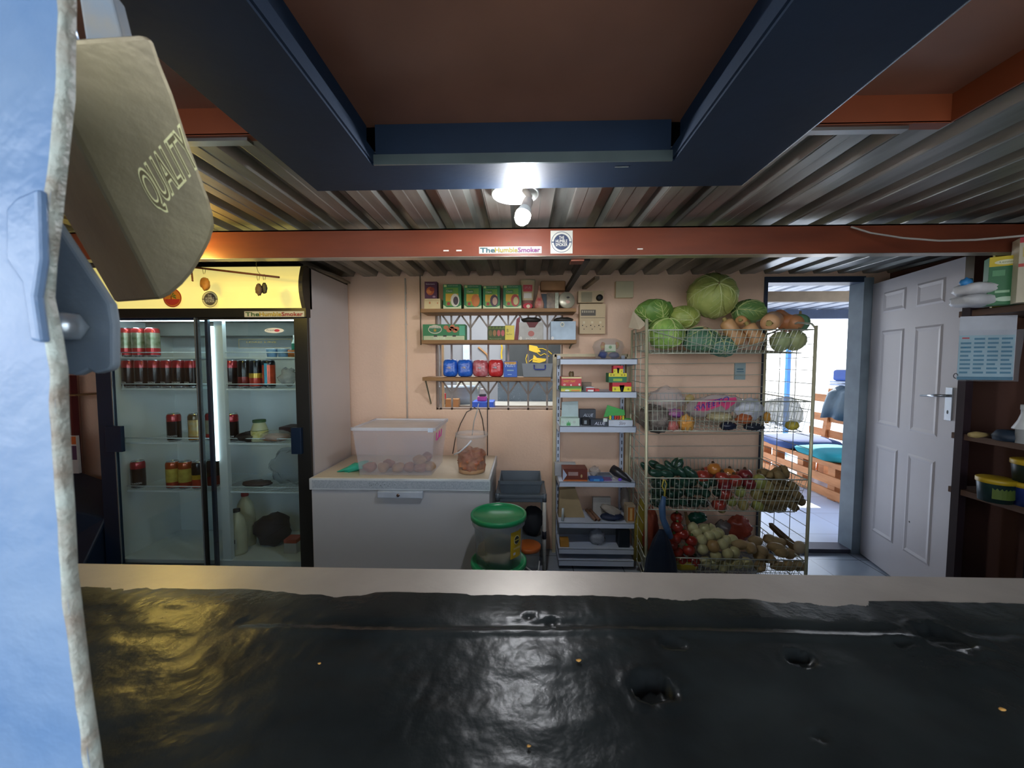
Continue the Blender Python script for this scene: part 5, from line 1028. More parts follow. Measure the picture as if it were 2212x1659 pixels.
# shelf 6 bits
z = GS[5]
gbox('orange_box', 'box', 'small orange yellow box on the sixth white shelf', 1210, 1229, 1166, 5, Yg + .01, .06, mat('#B88434'))
m = MB(mat('#0F1A24', rough=.5)); a, b = PX(1343, Yg), PX(1368, Yg); m.box(a, b, Yg + .01, Yg + .10, z, z + .125); m.build('black_box', label='tall black box at the far end of the sixth white shelf', cat='box', bevel=.006)
m = MB(mat('#8C9094', rough=.5)); m.box(PX(1206, YG1 - .01), PX(1342, YG1 - .01), YG1 - .02, YG1 - .012, z, z + .11); m.build('back_sheet', gd)
m = MB(film('#B8C0CC', .55, .15, 1., 40)); c = PX(1290, Yg + .06, 1170); m.blob((c, Yg + .07, z + .05), (.055, .05, .05), 9, .4, 3.5, 20, 12); m.build('clear_bag', label='crumpled pale bag in the middle of the sixth white shelf', cat='bag')

# ================================================================== WIRE VEGETABLE RACK
wr = mat('#C6C3A4', rough=.4, metal=.3, var=.1); wr2 = mat('#B8BEB0', rough=.4, metal=.3)
RF, RB = 2.30, 2.78
vr = thing('vegetable_rack', 'tall white wire rack with four baskets of vegetables and fruit', 'rack', (PX(1575, RF), 2.55, 0))
Lf, Rf = PX(1396, RF + .03, 750), PX(1761, RF, 750); Lb, Rb = PX(1364, RB, 800), PX(1652, RB, 800)
LFy = RF + .03
m_post = []
for nm, x, y, zt_, r_ in (('fl', Lf, LFy, PZ(690, LFy), .0095), ('fr', Rf, RF, PZ(705, RF), .0095), ('bl', Lb, RB, PZ(714, RB), .008), ('br', Rb, RB, PZ(712, RB), .009)):
    m = MB(wr); dx = .018 if nm[0] == 'f' and nm[1] == 'l' else 0
    m.tube([(x + dx * 1.6, y, 0), (x + dx, y, .5), (x, y, zt_)], r_, 10); m.build('post', vr)
# second thin post near back, left
m = MB(wr2)
x = PX(1372, RB - .12, 800)
m.tube([(x, RB - .12, 0), (x, RB - .12, PZ(710, RB - .1))], .004, 8)
for (xa, ya_, xb_, yb_, z0_, z1_) in ((Lf, LFy, Lb, RB, .1, PZ(712, RF)), (Rf, RF, Rb, RB, .1, PZ(712, RF))):
    z = .12; k = 0
    while z < z1_ - .02:
        m.tube([(xa, ya_, z), ((xa + xb_) / 2, (ya_ + yb_) / 2, z + .004 * math.sin(k * 2.1)), (xb_, yb_, z)], .0022, 5); z += .078; k += 1
    for t in (.33, .66): p = (xa + (xb_ - xa) * t, ya_ + (yb_ - ya_) * t); m.tube([(p[0], p[1], .08), (p[0], p[1], z1_)], .0022, 5)
# top arch on the door side
m.tube([(Rf, RF, PZ(712, RF)), (Rf - .004, RF + .03, PZ(700, RF)), (Rf - .02, RF + .12, PZ(694, RF)), (Rb, RB, PZ(712, RF))], .006, 8)
m.tube([(Lf, LFy, PZ(700, RF)), (Lb, RB, PZ(700, RF))], .005, 8)
z = .3
while z < 1.6: m.tube([(Lb, RB, z), (Rb, RB, z + .01)], .0018, 5); z += .085
m.build('wire_sides', vr)
def basket(zr, zb_, name, xl=Lf, xr=Rf, slope=.03, n=33, inset=.03):
    m = MB(wr2); zr2 = zr + .012
    F0, F1 = Vector((xl + .01, RF + .02, zr)), Vector((xr - .01, RF + .005, zr))
    G0, G1 = Vector((Lb + .01, RB - .01, zr2)), Vector((Rb - .01, RB - .01, zr2))
    b0, b1 = Vector((xl + .03, RF + .05, zb_)), Vector((xr - inset, RF + .035, zb_))
    c0, c1 = Vector((Lb + .03, RB - .03, zb_ + slope)), Vector((Rb - .03, RB - .03, zb_ + slope))
    for a, b in ((F0, F1), (F1, G1), (G1, G0), (G0, F0)): m.tube([a, b], .0038, 6)
    for a, b in ((b0, b1), (b1, c1), (c1, c0), (c0, b0)): m.tube([a, b], .003, 6)
    for i in range(n + 1): t = i / n; m.tube([F0.lerp(F1, t), b0.lerp(b1, t), c0.lerp(c1, t), G0.lerp(G1, t)], .0017, 4, False)
    for t in (.33, .66): m.tube([F0.lerp(b0, t), F1.lerp(b1, t)], .0019, 4, False)
    for i in range(1, 9):
        t = i / 9; m.tube([F0.lerp(G0, t), b0.lerp(c0, t)], .0018, 4, False); m.tube([F1.lerp(G1, t), b1.lerp(c1, t)], .0018, 4, False)
        if i % 2 == 0: m.tube([b0.lerp(c0, t), b1.lerp(c1, t)], .0018, 4, False)
    return m.build(name, vr)
BZ = [(PZ(713, RF), PZ(763, RF)), (PZ(866, RF), PZ(932, RF)), (PZ(1032, RF), PZ(1104, RF)), (PZ(1203, RF), PZ(1250, RF))]
basket(*BZ[0], 'wire_basket', inset=.055); basket(*BZ[1], 'wire_basket'); basket(*BZ[2], 'wire_basket', inset=.055); basket(*BZ[3], 'wire_basket')
m = MB(wr2); a, b, c = P(1410, 715, RF + .012), P(1570, 761, RF + .03), P(1660, 735, RF + .015); m.tube([a, b, c], .0025, 5); m.build('loose_wire', vr)
m = MB(mat('#C9BCA4', rough=.8)); q = [P(1358, 708, 2.5), P(1368, 672, 2.5), P(1396, 700, 2.36), P(1382, 712, 2.38)]; m.prism(q, (.0, .003, 0)); m.build('cardboard_piece', label='cream cardboard scrap tucked behind the cabbages on the rack end', cat='cardboard')
# ------------------------------------------------------------------ produce
cab = {}
def cabbage(px, py, Y, r, c1, c2, lab, seed, stem_dir=(-.2, -1, .2), sq=(1, .95, .95)):
    c = P(px, py, Y); t_ = thing('cabbage', lab, 'cabbage', (c.x, c.y, c.z - r * sq[2]), 'cabbages in the top basket')
    rnd = random.Random(seed); mt = mat(c1, rough=.5, var=.25, scale=12, col2=c2, bump=.35, bscale=26)
    ax = Vector(stem_dir).normalized(); t1 = ax.cross(UZ).normalized(); t2 = ax.cross(t1)
    m = MB(mt); m.blob(c, (r * sq[0] * .95, r * sq[1] * .95, r * sq[2] * .95), seed, .1, 2, 24, 16); m.build('head', t_)
    vein = mat('#C3CC8A', rough=.5)
    for k in range(5):
        a = 6.283 * k / 5 + rnd.random() * .5; N1, N2 = 12, 12; vs = []; span = 1.25; lo, hi = .04, 1.9 + rnd.random() * .2
        for i in range(N1 + 1):
            th = lo + (hi - lo) * i / N1
            for j in range(N2 + 1):
                v = (j / N2 - .5) * 2; wd_ = span * math.sin(math.pi * min(1, (i / N1) * .9 + .12)) ** .5
                ph = a + v * .75 * wd_
                d = ax * math.cos(th) + (t1 * math.cos(ph) + t2 * math.sin(ph)) * math.sin(th)
                rip = .03 * math.sin(v * 12 + i * .8) * (i / N1) + .05 * noise.noise(Vector((v * 2.5, i * .35, seed + k * 3.)))
                edge_ = .10 * max(0, abs(v) - .75) + .13 * max(0, i / N1 - .85)
                q = r * (1.0 + k * .012 + rip + edge_ - .025 * (1 - abs(v)) * 0)
                vs.append(c + Vector((d.x * q * sq[0], d.y * q * sq[1], d.z * q * sq[2])))
        W_ = N2 + 1; m = MB(mat(c1, rough=.5, var=.3, scale=10, col2=c2, bump=.35, bscale=24) if k % 2 else mt)
        m.add(vs, [(i * W_ + j, i * W_ + j + 1, (i + 1) * W_ + j + 1, (i + 1) * W_ + j) for i in range(N1) for j in range(N2)], True)
        m.use(vein); mid = [vs[i * W_ + N2 // 2] * 1.0 for i in range(N1 - 1)]; mid = [p + (p - c).normalized() * .0015 for p in mid]
        m.tube(mid, [r * .035 * (1 - i / len(mid) * .8) for i in range(len(mid))], 5, False)
        for i in range(2, N1 - 3, 2):
            for s_ in (-1, 1):
                p = [vs[(i + q) * W_ + N2 // 2 + s_ * q * 1] for q in range(0, 4) if (i + q) <= N1 and 0 <= N2 // 2 + s_ * q <= N2]
                if len(p) > 2: m.tube([x + (x - c).normalized() * .001 for x in p], r * .011, 4, False)
        m.build('outer_leaf', t_)
    m = MB(mat('#A98E66', rough=.7)); m.lathe([(r * .14, -.004), (r * .15, r * .05), (.0001, r * .06)], c + ax * r * .93 * sq[1], 12, ax); m.build('stem', t_)
    return t_
cabbage(1538, 640, 2.60, .150, '#8C9C50', '#B4BA6A', 'biggest cabbage, sitting highest on the rack below the roof', 11, (-.15, -1, .45))
cabbage(1411, 672, 2.50, .105, '#4E7A3C', '#7C9A44', 'dark green cabbage at the electric-board end of the top basket', 12, (.3, -.3, -1), (1.1, .95, .78))
cabbage(1476, 686, 2.48, .088, '#7C9440', '#A8AC58', 'yellowish cabbage showing its cut stem between two others', 13, (.35, -1, -.35), (1.1, .95, .8))
cabbage(1437, 722, 2.42, .105, '#6E9A48', '#A8C868', 'bright pale green cabbage pressed against the basket wires', 14, (.1, -.4, 1), (1.05, .9, .95))
cabbage(1618, 674, 2.60, .092, '#4F7A44', '#7E9A56', 'green cabbage leaning on the wall behind the butternuts', 15, (-1, -.5, .2), (1.15, .9, .85))
cabbage(1512, 735, 2.45, .098, '#4F7A62', '#6E9A7A', 'blue-green cabbage low in the middle of the top basket', 16, (.2, -.6, 1), (1.2, .9, .8))
cabbage(1560, 748, 2.43, .075, '#4A7668', '#64907C', 'small blue-green cabbage wedged between the butternuts and its neighbour', 17, (-.3, -1, .5), (1.2, .9, .85))
def butternut(p0, p1, r0, r1, lab, col='#C99A6A', seed=0):
    """neck at p0, bulb at p1"""
    L_ = (p1 - p0).length; ax = (p1 - p0).normalized(); t_ = thing('butternut', lab, 'butternut squash', p1 - Vector((0, 0, r1)), 'butternuts in the top basket')
    m = MB(mat(col, rough=.45, var=.1, scale=10)); m.lathe([(.0001, -.004), (r0 * .6, 0), (r0 * .95, L_ * .06), (r0, L_ * .2), (r0 * 1.0, L_ * .4), (r1 * .85, L_ * .62), (r1, L_ * .8), (r1 * .8, L_ * .94), (r1 * .35, L_ * 1.01), (.0001, L_ * 1.015)], p0, 22, ax); m.build('squash_body', t_)
    m = MB(mat('#9C8C54', rough=.8)); m.lathe([(r0 * .32, -.022), (r0 * .28, -.01), (r0 * .4, .004)], p0, 8, ax, lob=5, lobd=.2); m.lathe([(.0001, -.022), (r0 * .32, -.022)], p0, 8, ax); m.build('stem', t_)
butternut(P(1567, 693, 2.42), P(1600, 745, 2.40), .042, .055, 'long butternut slanting down beside the blue-green cabbage')
butternut(P(1600, 692, 2.50), P(1605, 700, 2.62), .034, .05, 'butternut seen end on below the leaning green cabbage', '#D09A66')
butternut(P(1615, 702, 2.40), P(1640, 742, 2.38), .040, .052, 'butternut with knobbly stem slanting among the basket wires')
butternut(P(1662, 698, 2.36), P(1672, 690, 2.54), .052, .056, 'butternut lying end on at the door side of the basket', '#D6A478')
butternut(P(1680, 680, 2.62), P(1708, 704, 2.48), .045, .06, 'dark orange butternut topmost at the door end', '#B8764A')
butternut(P(1720, 690, 2.60), P(1716, 700, 2.45), .04, .05, 'orange butternut under the dark topmost one', '#C08458')
def pump(px, py, Y, r, lab, col, c2, axis=(0, 0, 1), name='gem_squash', cat='squash', grp='green pumpkins in the top basket', elong=1.1):
    c = P(px, py, Y); t_ = thing(name, lab, cat, c - Vector((0, 0, r)), grp); ax = Vector(axis).normalized()
    m = MB(mat(col, rough=.5, var=.2, scale=20, col2=c2)); pr = [(max(.0001, r * math.sin(math.pi * i / 14) * (1 - .10 * math.cos(math.pi * i / 14))), -r * elong * math.cos(math.pi * i / 14)) for i in range(15)]
    m.lathe(pr, c, 40, ax, lob=10, lobd=.03); m.build('squash_body', t_); m = MB(mat('#7A6A48')); m.lathe([(.008, 0), (.006, .02), (.0001, .02)], c + ax * r * elong * .97, 8, ax); m.build('stem', t_)
pump(1686, 738, 2.37, .056, 'pale green ribbed pumpkin in the basket corner, inner one', '#8C9C6E', '#A2AC80', (.15, -.1, 1))
pump(1717, 736, 2.36, .056, 'pale green ribbed pumpkin hanging over the outer basket end', '#8C9868', '#A8AC7C', (.2, -.2, 1))
pump(1728, 698, 2.50, .052, 'green pumpkin behind the orange butternuts, outermost', '#4F7A5A', '#6E9474')
# second basket: bags
Z2b = BZ[1][1] + .006
def lump(name, cat, lab, px, py, Y, r, mt, seed, amp=.3, fr=2.5, grp=None, M=None, kind=None, rings=12, seg=20, zfix=None):
    c = P(px, py, Y)
    if zfix is not None: c.z = zfix + r[2] * .9
    m = MB(mt); m.blob(c, r, seed, amp, fr, seg, rings, M=M); return m.build(name, label=lab, cat=cat, group=grp, kind=kind)
mesh_ = mat('#4E4640', rough=.7, var=.5, scale=30, col2='#8A8078', bump=1., bscale=60)
lump('dark_mesh_bag', 'bag', 'dark mesh bag at the shelving end of the second basket', 1415, 905, 2.45, (.10, .12, .085), mesh_, 3, .3, 4)
lump('snack_packet', 'packet', 'round red netted pack low in the second basket', 1452, 920, 2.37, (.037, .035, .035), mat('#A84A44', rough=.4, var=.4, scale=60, col2='#D08A80'), 4, .2, 5)
lump('snack_packet', 'packet', 'shiny orange crisp packet beside the red netted pack', 1482, 915, 2.37, (.045, .035, .05), mat('#D08A3A', rough=.2, var=.3, scale=20, col2='#E0B468', bump=1., bscale=30), 5, .35, 3)
lump('snack_packet', 'packet', 'orange and purple packet above the red netted pack', 1458, 893, 2.42, (.05, .035, .028), mat('#B87A8A', rough=.2, var=.5, scale=14, col2='#7A3A9A', bump=1., bscale=30), 6, .35, 3)
lump('clear_bag', 'bag', 'big crumpled clear bag rising above the dark mesh bag', 1440, 862, 2.50, (.11, .10, .075), film('#D2CCD0', .28, .08, 1., 22), 7, .4, 2.5, seg=28, rings=16)
lump('clear_bag', 'bag', 'clear bag with yellow contents under the sweet bag', 1555, 900, 2.42, (.075, .05, .03), film('#D6CC9C', .6, .12, 1., 30), 8, .35, 3)
t_ = thing('sweet_bag', 'long clear bag with pink band and blue sweet lettering', 'bag', (P(1540, 880, 2.45)))
a, b = P(1484, 905, 2.46), P(1602, 880, 2.46); u_ = (b - a).normalized(); c = (P(1484, 885, 2.48) + P(1600, 868, 2.48)) / 2
M_ = Matrix.Rotation(-.16, 3, 'Y')
m = MB(film('#CFC6C8', .45, .1, .8, 22)); m.blob(c, (.175, .055, .07), 9, .15, 3, 28, 14, M=M_); m.build('bag_film', t_)
m = MB(mat('#D2487A', rough=.35)); q = [P(1500, 886, 2.41), P(1510, 866, 2.41), P(1590, 858, 2.41), P(1592, 868, 2.41), P(1568, 886, 2.41), P(1560, 876, 2.41), P(1520, 890, 2.41)]; m.prism(q, (0, .002, 0)); m.build('pink_band', t_)
m = MB(mat('#2E3A9A')); m.text('SWEETO', P(1500, 890, 2.408), P(1572, 868, 2.408) - P(1500, 890, 2.408), UZ, .22, .036, off=0); m.use(mat('#E8E8F0')); m.build('lettering', t_)
lump('orange_tag', 'packet', 'green and orange paper corner sticking up behind the sweet bag', 1490, 862, 2.52, (.03, .012, .03), mat('#7FA07A', rough=.4, var=.5, scale=10, col2='#D08A3A'), 10, .3, 2)
lump('white_bag', 'bag', 'white plastic bag beside the sweet lettering', 1615, 885, 2.46, (.085, .08, .065), mat('#C6CCD8', rough=.4, var=.1, bump=.8, bscale=18), 11, .35, 2.2, seg=26, rings=16)
lump('white_bag', 'bag', 'translucent white bag at the door end of the second basket', 1690, 890, 2.48, (.11, .09, .09), film('#DCE6F0', .6, .3, .8, 16), 12, .35, 2.2, seg=26, rings=16)
lump('dark_packet', 'packet', 'black glossy packet under the sweet bag', 1573, 920, 2.36, (.048, .035, .026), mat('#23283A', rough=.2, bump=.5), 13, .25, 3)
lump('dark_packet', 'packet', 'long black glossy packet below the orange wrapper', 1628, 922, 2.36, (.062, .035, .023), mat('#262A34', rough=.2, bump=.5), 14, .25, 3)
lump('orange_wrapper', 'packet', 'dull orange wrapper on the long black packet', 1608, 905, 2.38, (.048, .03, .028), mat('#B8663C', rough=.4, bump=.5), 15, .4, 2.5)
lump('ginger_root', 'ginger', 'ginger root poking up beside the white bag', 1657, 902, 2.38, (.018, .016, .034), mat('#C9923C', rough=.6), 16, .4, 3)
lump('quince', 'fruit', 'yellow round fruit at the door end of the second basket', 1711, 919, 2.36, (.036, .034, .030), mat('#B8A83C', rough=.5, var=.2), 17, .12, 2)
# third basket -----------------------------------------------------------
def fruit(name, cat, proto_m, r, lab, grp, c, seed, amp=.06, rot=None, stem=None, fn=None, seg=16, rings=12):
    t_ = thing(name, lab, cat, c - Vector((0, 0, r[2])), grp)
    M = rot or Matrix.Identity(3)
    m = MB(proto_m); m.blob(c, r, seed, amp, 1.8, seg, rings, M=M, fn=fn); m.build('fruit_body', t_)
    if stem:
        m = MB(mat(stem, rough=.8)); ax = M @ Vector((0, 0, 1)) if r[2] >= r[0] * .8 else M @ Vector((1, 0, 0)); L_ = r[2] if r[2] >= r[0] * .8 else r[0]
        m.lathe([(min(r) * .28, 0), (min(r) * .16, min(r) * .35), (.0001, min(r) * .35)], c + ax * L_ * .93, 7, ax); m.build('stem', t_)
    return t_
av = mat('#1C3A2E', rough=.3, var=.3, scale=30, bump=.3, bscale=90); cou = mat('#27483A', rough=.25, var=.25, scale=24)
RZ = lambda a, b=0., c=0.: Matrix.Rotation(a, 3, 'Z') @ Matrix.Rotation(b, 3, 'Y') @ Matrix.Rotation(c, 3, 'X')
rnd = random.Random(5)
def cone(s_):
    return lambda th, ph, d: 1 - s_ * (math.cos(th) + 1) / 2
GA = 'dark green courgettes piled in the third basket'
LA_ = 'glossy dark green courgette in the pile filling the shelving end, third basket'
for (px, py, Y, L_, w_, ang, tilt) in ((1396, 1010, 2.44, .055, .022, .4, .7), (1415, 1004, 2.50, .05, .026, .2, .5), (1430, 1012, 2.44, .055, .025, .2, .4), (1448, 1010, 2.52, .055, .024, -.2, .9), (1455, 1003, 2.54, .05, .020, .1, -1.0), (1466, 1006, 2.50, .05, .024, 0, -1.1), (1418, 1022, 2.38, .055, .026, .2, .15), (1442, 1024, 2.38, .05, .025, .3, .3), (1455, 1018, 2.42, .055, .022, .3, .5),
        (1474, 1022, 2.42, .045, .026, 0, .9), (1488, 1020, 2.40, .045, .027, .1, 1.0), (1498, 1026, 2.38, .042, .024, .1, .9)):
    fruit('courgette', 'courgette', cou, (L_, w_, w_), 'glossy dark green courgette lying on top of the third-basket pile', 'courgettes on top of the third basket pile', P(px, py, Y), int(px), .05, RZ(ang, tilt), '#5E7A44')
for row, (py, Y) in enumerate(((1044, 2.375), (1063, 2.375), (1082, 2.38))):
    for k in range(7 - (row == 2)):
        px = 1418 + k * 20 + (row % 2) * 9 + rnd.uniform(-3, 3)
        fruit('courgette', 'courgette', cou if k % 2 else av, (.046, .028, .026), LA_, GA, P(px, py + rnd.uniform(-3, 3), Y + .012), int(px) + row, .06, RZ(rnd.uniform(.9, 2.2), rnd.uniform(-.5, .5)), '#5E7A44')
for row in range(3):
    for k in range(4): 
        px = 1420 + k * 34; fruit('courgette', 'courgette', cou, (.05, .03, .03), 'courgette buried at the back of the third-basket pile', 'courgettes at the back of the third basket', P(px, 1042 + row * 22, 2.52), k + 20, .06, RZ(.3 * k, .2), None)
app = [mat('#B8682E', rough=.28, var=.2, scale=8, col2='#C08A3A', coat=.3), mat('#8A2A26', rough=.28, var=.25, scale=10, col2='#A8442E', coat=.3), mat('#7A2428', rough=.28, var=.2, scale=10, coat=.3)]
apple_fn = lambda th, ph, d: 1 - .16 * math.exp(-(th / .35) ** 2) - .08 * math.exp(-((math.pi - th) / .3) ** 2)
AP = [(1518, 1028, 2.38, 1, 'dark red apple half hidden by the courgettes'), (1531, 1020, 2.46, 1, 'red apple behind the orange-yellow one in the third basket'), (1543, 1013, 2.42, 0, 'large orange-yellow apple topmost in the third basket'), (1560, 1032, 2.37, 1, 'red apple before the topmost one, at the rim'), (1575, 1024, 2.44, 0, 'red and yellow apple behind the rim apples'), (1588, 1038, 2.36, 1, 'red apple just under the basket rim wire'), (1610, 1026, 2.42, 2, 'deep maroon apple on top next to the pears'), (1617, 1044, 2.36, 2, 'maroon apple at the rim below the maroon top one'), (1566, 1050, 2.36, 2, 'dark apple behind the wires, second row down'), (1565, 1066, 2.36, 1, 'dark red apple low behind the wires'), (1553, 1090, 2.36, 1, 'red apple at the bottom of the third basket'), (1596, 1030, 2.50, 1, 'red apple at the back between two tops')]
for k, (px, py, Y, c_, lab) in enumerate(AP): fruit('apple', 'apple', app[c_], (.042, .042, .039), lab, 'apples in the third basket', P(px, py, Y + .015), k, .04, RZ(k, .3 * math.sin(k)), '#4A3420', apple_fn, 20, 14)
pear_m = mat('#8A9450', rough=.4, var=.2, scale=12, col2='#A09A4C'); pear2 = mat('#9A8A50', rough=.5, var=.2, scale=12)
PR = [(1640, 1038, 2.36, .046, 'yellow-green pear at the rim beside the maroon apples'), (1658, 1050, 2.36, .042, 'second rim pear, partly behind the first one'), (1600, 1062, 2.36, .036, 'pale green pear behind the wires below the apples'), (1635, 1064, 2.36, .038, 'tan pear behind the wires below the rim pear'), (1580, 1082, 2.36, .036, 'green pear low in the third basket, first in the row'), (1604, 1088, 2.36, .036, 'green pear low in the third basket, middle of the row'), (1637, 1090, 2.36, .036, 'green pear low in the third basket near the sweet potatoes'), (1560, 1096, 2.40, .034, 'green pear at the basket floor behind the red apple')]
for k, (px, py, Y, r_, lab) in enumerate(PR): fruit('pear', 'pear', pear_m if k % 2 == 0 else pear2, (r_, r_ * .9, r_ * 1.15), lab, 'pears in the third basket', P(px, py, Y + .014), k + 3, .05, RZ(k, .8 * math.sin(k * 2)), '#4A3A20', cone(.25), 16, 12)
SP = 'sweet potatoes in the third basket'
spm = mat('#8A7448', rough=.7, var=.25, scale=16, col2='#6E5C3C', bump=.3); spt = [(1652, 1022, 2.46, .05, .2), (1672, 1022, 2.42, .055, -.5), (1684, 1030, 2.38, .05, .9), (1694, 1020, 2.44, .05, 1.2), (1662, 1060, 2.36, .055, .35), (1682, 1058, 2.37, .06, .3), (1704, 1062, 2.38, .06, .5), (1722, 1070, 2.37, .05, .8), (1650, 1082, 2.36, .06, .35), (1672, 1088, 2.36, .055, .3), (1694, 1084, 2.37, .055, .5), (1712, 1092, 2.38, .045, .7), (1660, 1098, 2.38, .05, .2), (1700, 1048, 2.44, .05, .5), (1712, 1050, 2.40, .045, .6), (1640, 1094, 2.42, .06, .2), (1668, 1074, 2.42, .065, .3), (1690, 1070, 2.42, .06, .2), (1708, 1078, 2.40, .05, .4), (1726, 1082, 2.40, .045, .5), (1680, 1098, 2.44, .06, .1), (1665, 1046, 2.44, .06, .2), (1682, 1044, 2.42, .06, .4), (1648, 1066, 2.44, .06, .1)]
for k, (px, py, Y, L_, ti) in enumerate(spt): fruit('sweet_potato', 'sweet potato', spm, (L_, .026, .026), ('sweet potato standing up topmost at the door end' if k == 3 else 'brownish sweet potato in the pile at the door end of the third basket'), SP if k != 3 else None, P(px, py, Y + .012), k + 40, .25, RZ(.15, ti), None, lambda th, ph, d: 1.0, 16, 12)
# fourth basket -------------------------------------------------------------
tom = mat('#8E2A1E', rough=.25, var=.15, scale=6, coat=.3); on = mat('#B0B07A', rough=.35, var=.2, scale=14, col2='#C8BE92'); on2 = mat('#A88A58', rough=.35, var=.2, scale=14)
TM = [(1462, 1118, 2.42, 'tomato standing highest in the fourth basket'), (1463, 1138, 2.38, 'tomato second from the top, fourth basket'), (1474, 1153, 2.37, 'tomato behind the brown board edge, fourth basket'), (1458, 1163, 2.36, 'tomato in the fourth basket partly behind the navy bag'), (1493, 1168, 2.36, 'tomato next to the onions, fourth basket'), (1451, 1176, 2.35, 'tomato most hidden by the navy bag, fourth basket'), (1488, 1188, 2.345, 'largest tomato at the rim of the fourth basket'), (1462, 1192, 2.345, 'rim tomato beside the largest one'), (1448, 1150, 2.42, 'dark tomato at the back by the navy bag'), (1470, 1210, 2.35, 'tomato under the rim above the yellow packet'), (1498, 1212, 2.35, 'tomato under the rim next to the first onion')]
for k, (px, py, Y, lab) in enumerate(TM): fruit('tomato', 'tomato', tom, (.038, .038, .034), lab, 'tomatoes in the fourth basket', P(px, py, Y + .01), k, .06, RZ(k, .5 * math.sin(k * 3)), '#4E6A34', apple_fn, 18, 12)
ons = [(1497, 1140, 2.42, 1), (1504, 1150, 2.40, 1), (1521, 1142, 2.44, 0), (1535, 1142, 2.46, 0), (1515, 1166, 2.37, 0), (1532, 1158, 2.40, 0), (1545, 1154, 2.42, 0), (1553, 1152, 2.46, 0), (1517, 1186, 2.35, 0), (1540, 1180, 2.35, 1), (1561, 1176, 2.37, 0), (1570, 1168, 2.42, 0), (1582, 1166, 2.42, 1), (1546, 1201, 2.345, 0), (1572, 1196, 2.345, 1), (1586, 1192, 2.36, 0), (1524, 1213, 2.345, 0), (1560, 1224, 2.35, 1), (1592, 1216, 2.345, 0), (1613, 1216, 2.345, 0), (1540, 1218, 2.36, 0), (1578, 1220, 2.37, 0)]
onf = lambda th, ph, d: 1 + .22 * math.exp(-(th / .28) ** 2)
for k, (px, py, Y, b_) in enumerate(ons):
    lab = {9: 'brownish onion with dark root, big in the middle of the fourth basket', 0: 'topmost yellowish onion by the brown board'}.get(k, 'pale green-white onion in the heap, fourth basket')
    fruit('onion', 'onion', on2 if k == 9 else on, (.034 if k != 9 else .038, .034, .033 if k != 9 else .038), lab, 'onions heaped in the fourth basket', P(px, py, Y + .01), k, .05, RZ(k * 1.3, .7 * math.sin(k * 2.2)), None, onf, 18, 14)
pts_ = [(1600, 1176, 2.38, .055), (1622, 1184, 2.36, .05), (1632, 1168, 2.46, .045), (1645, 1190, 2.37, .04), (1663, 1166, 2.48, .045), (1680, 1170, 2.46, .05), (1676, 1182, 2.40, .05), (1640, 1200, 2.36, .045), (1688, 1192, 2.38, .045), (1705, 1196, 2.40, .045), (1715, 1190, 2.44, .04), (1642, 1222, 2.345, .055), (1680, 1222, 2.35, .045), (1705, 1222, 2.35, .04), (1728, 1222, 2.36, .04), (1660, 1206, 2.37, .04)]
for k, (px, py, Y, L_) in enumerate(pts_):
    potato('pale brown potato in the heap at the door end, fourth basket' if k != 11 else 'large pale potato behind the wires under the rim, fourth basket', 'potatoes in the fourth basket', P(px, py, Y + .012), (L_, .034, .03), mat('#A08A62', rough=.6, var=.2, scale=16), k + 60)
lump('white_turnip', 'turnip', 'pale round turnip perched at the outer end of the fourth basket', 1727, 1182, 2.34, (.032, .03, .038), mat('#B0A288', rough=.5, var=.2), 3, .1, 2)
m = MB(mat('#7A5C34', rough=.8)); q = [P(1478, 1106, 2.47), P(1484, 1106, 2.47), P(1498, 1165, 2.40), P(1488, 1160, 2.40)]; m.prism(q, (0, .006, 0)); m.build('divider_board', label='thin brown board parting tomatoes from onions', cat='board')
lump('green_bag', 'bag', 'dark green plastic packet behind the onions', 1506, 1118, 2.56, (.062, .03, .038), mat('#1E5A48', rough=.2, bump=.6), 21, .3, 2.5)
lump('red_bag', 'bag', 'orange-red netted plastic bag standing behind the potatoes', 1596, 1142, 2.55, (.075, .05, .085), mat('#B8503C', rough=.25, var=.2, bump=.8, bscale=22), 22, .35, 2.5, seg=24, rings=16)
lump('clear_bag', 'bag', 'murky clear bag between the onions and the red bag', 1563, 1140, 2.56, (.05, .04, .05), film('#9C9A98', .6, .2, .8, 20), 23, .35, 2.5)
lump('yellow_packet', 'packet', 'flat yellow packet under the tomatoes near the counter', 1478, 1222, 2.335, (.085, .012, .028), mat('#A8962A', rough=.4, bump=.3), 24, .2, 2, M=Matrix.Rotation(.12, 3, 'Y'))
m = MB(mat('#6E5A3E', rough=.7)); m.prism([P(1662, 1140, 2.62), P(1670, 1140, 2.62), P(1722, 1185, 2.42), P(1712, 1190, 2.42)], (.0, .01, .03)); m.build('wooden_lath', label='thin brown lath slanting down at the door end of the fourth basket', cat='wood')
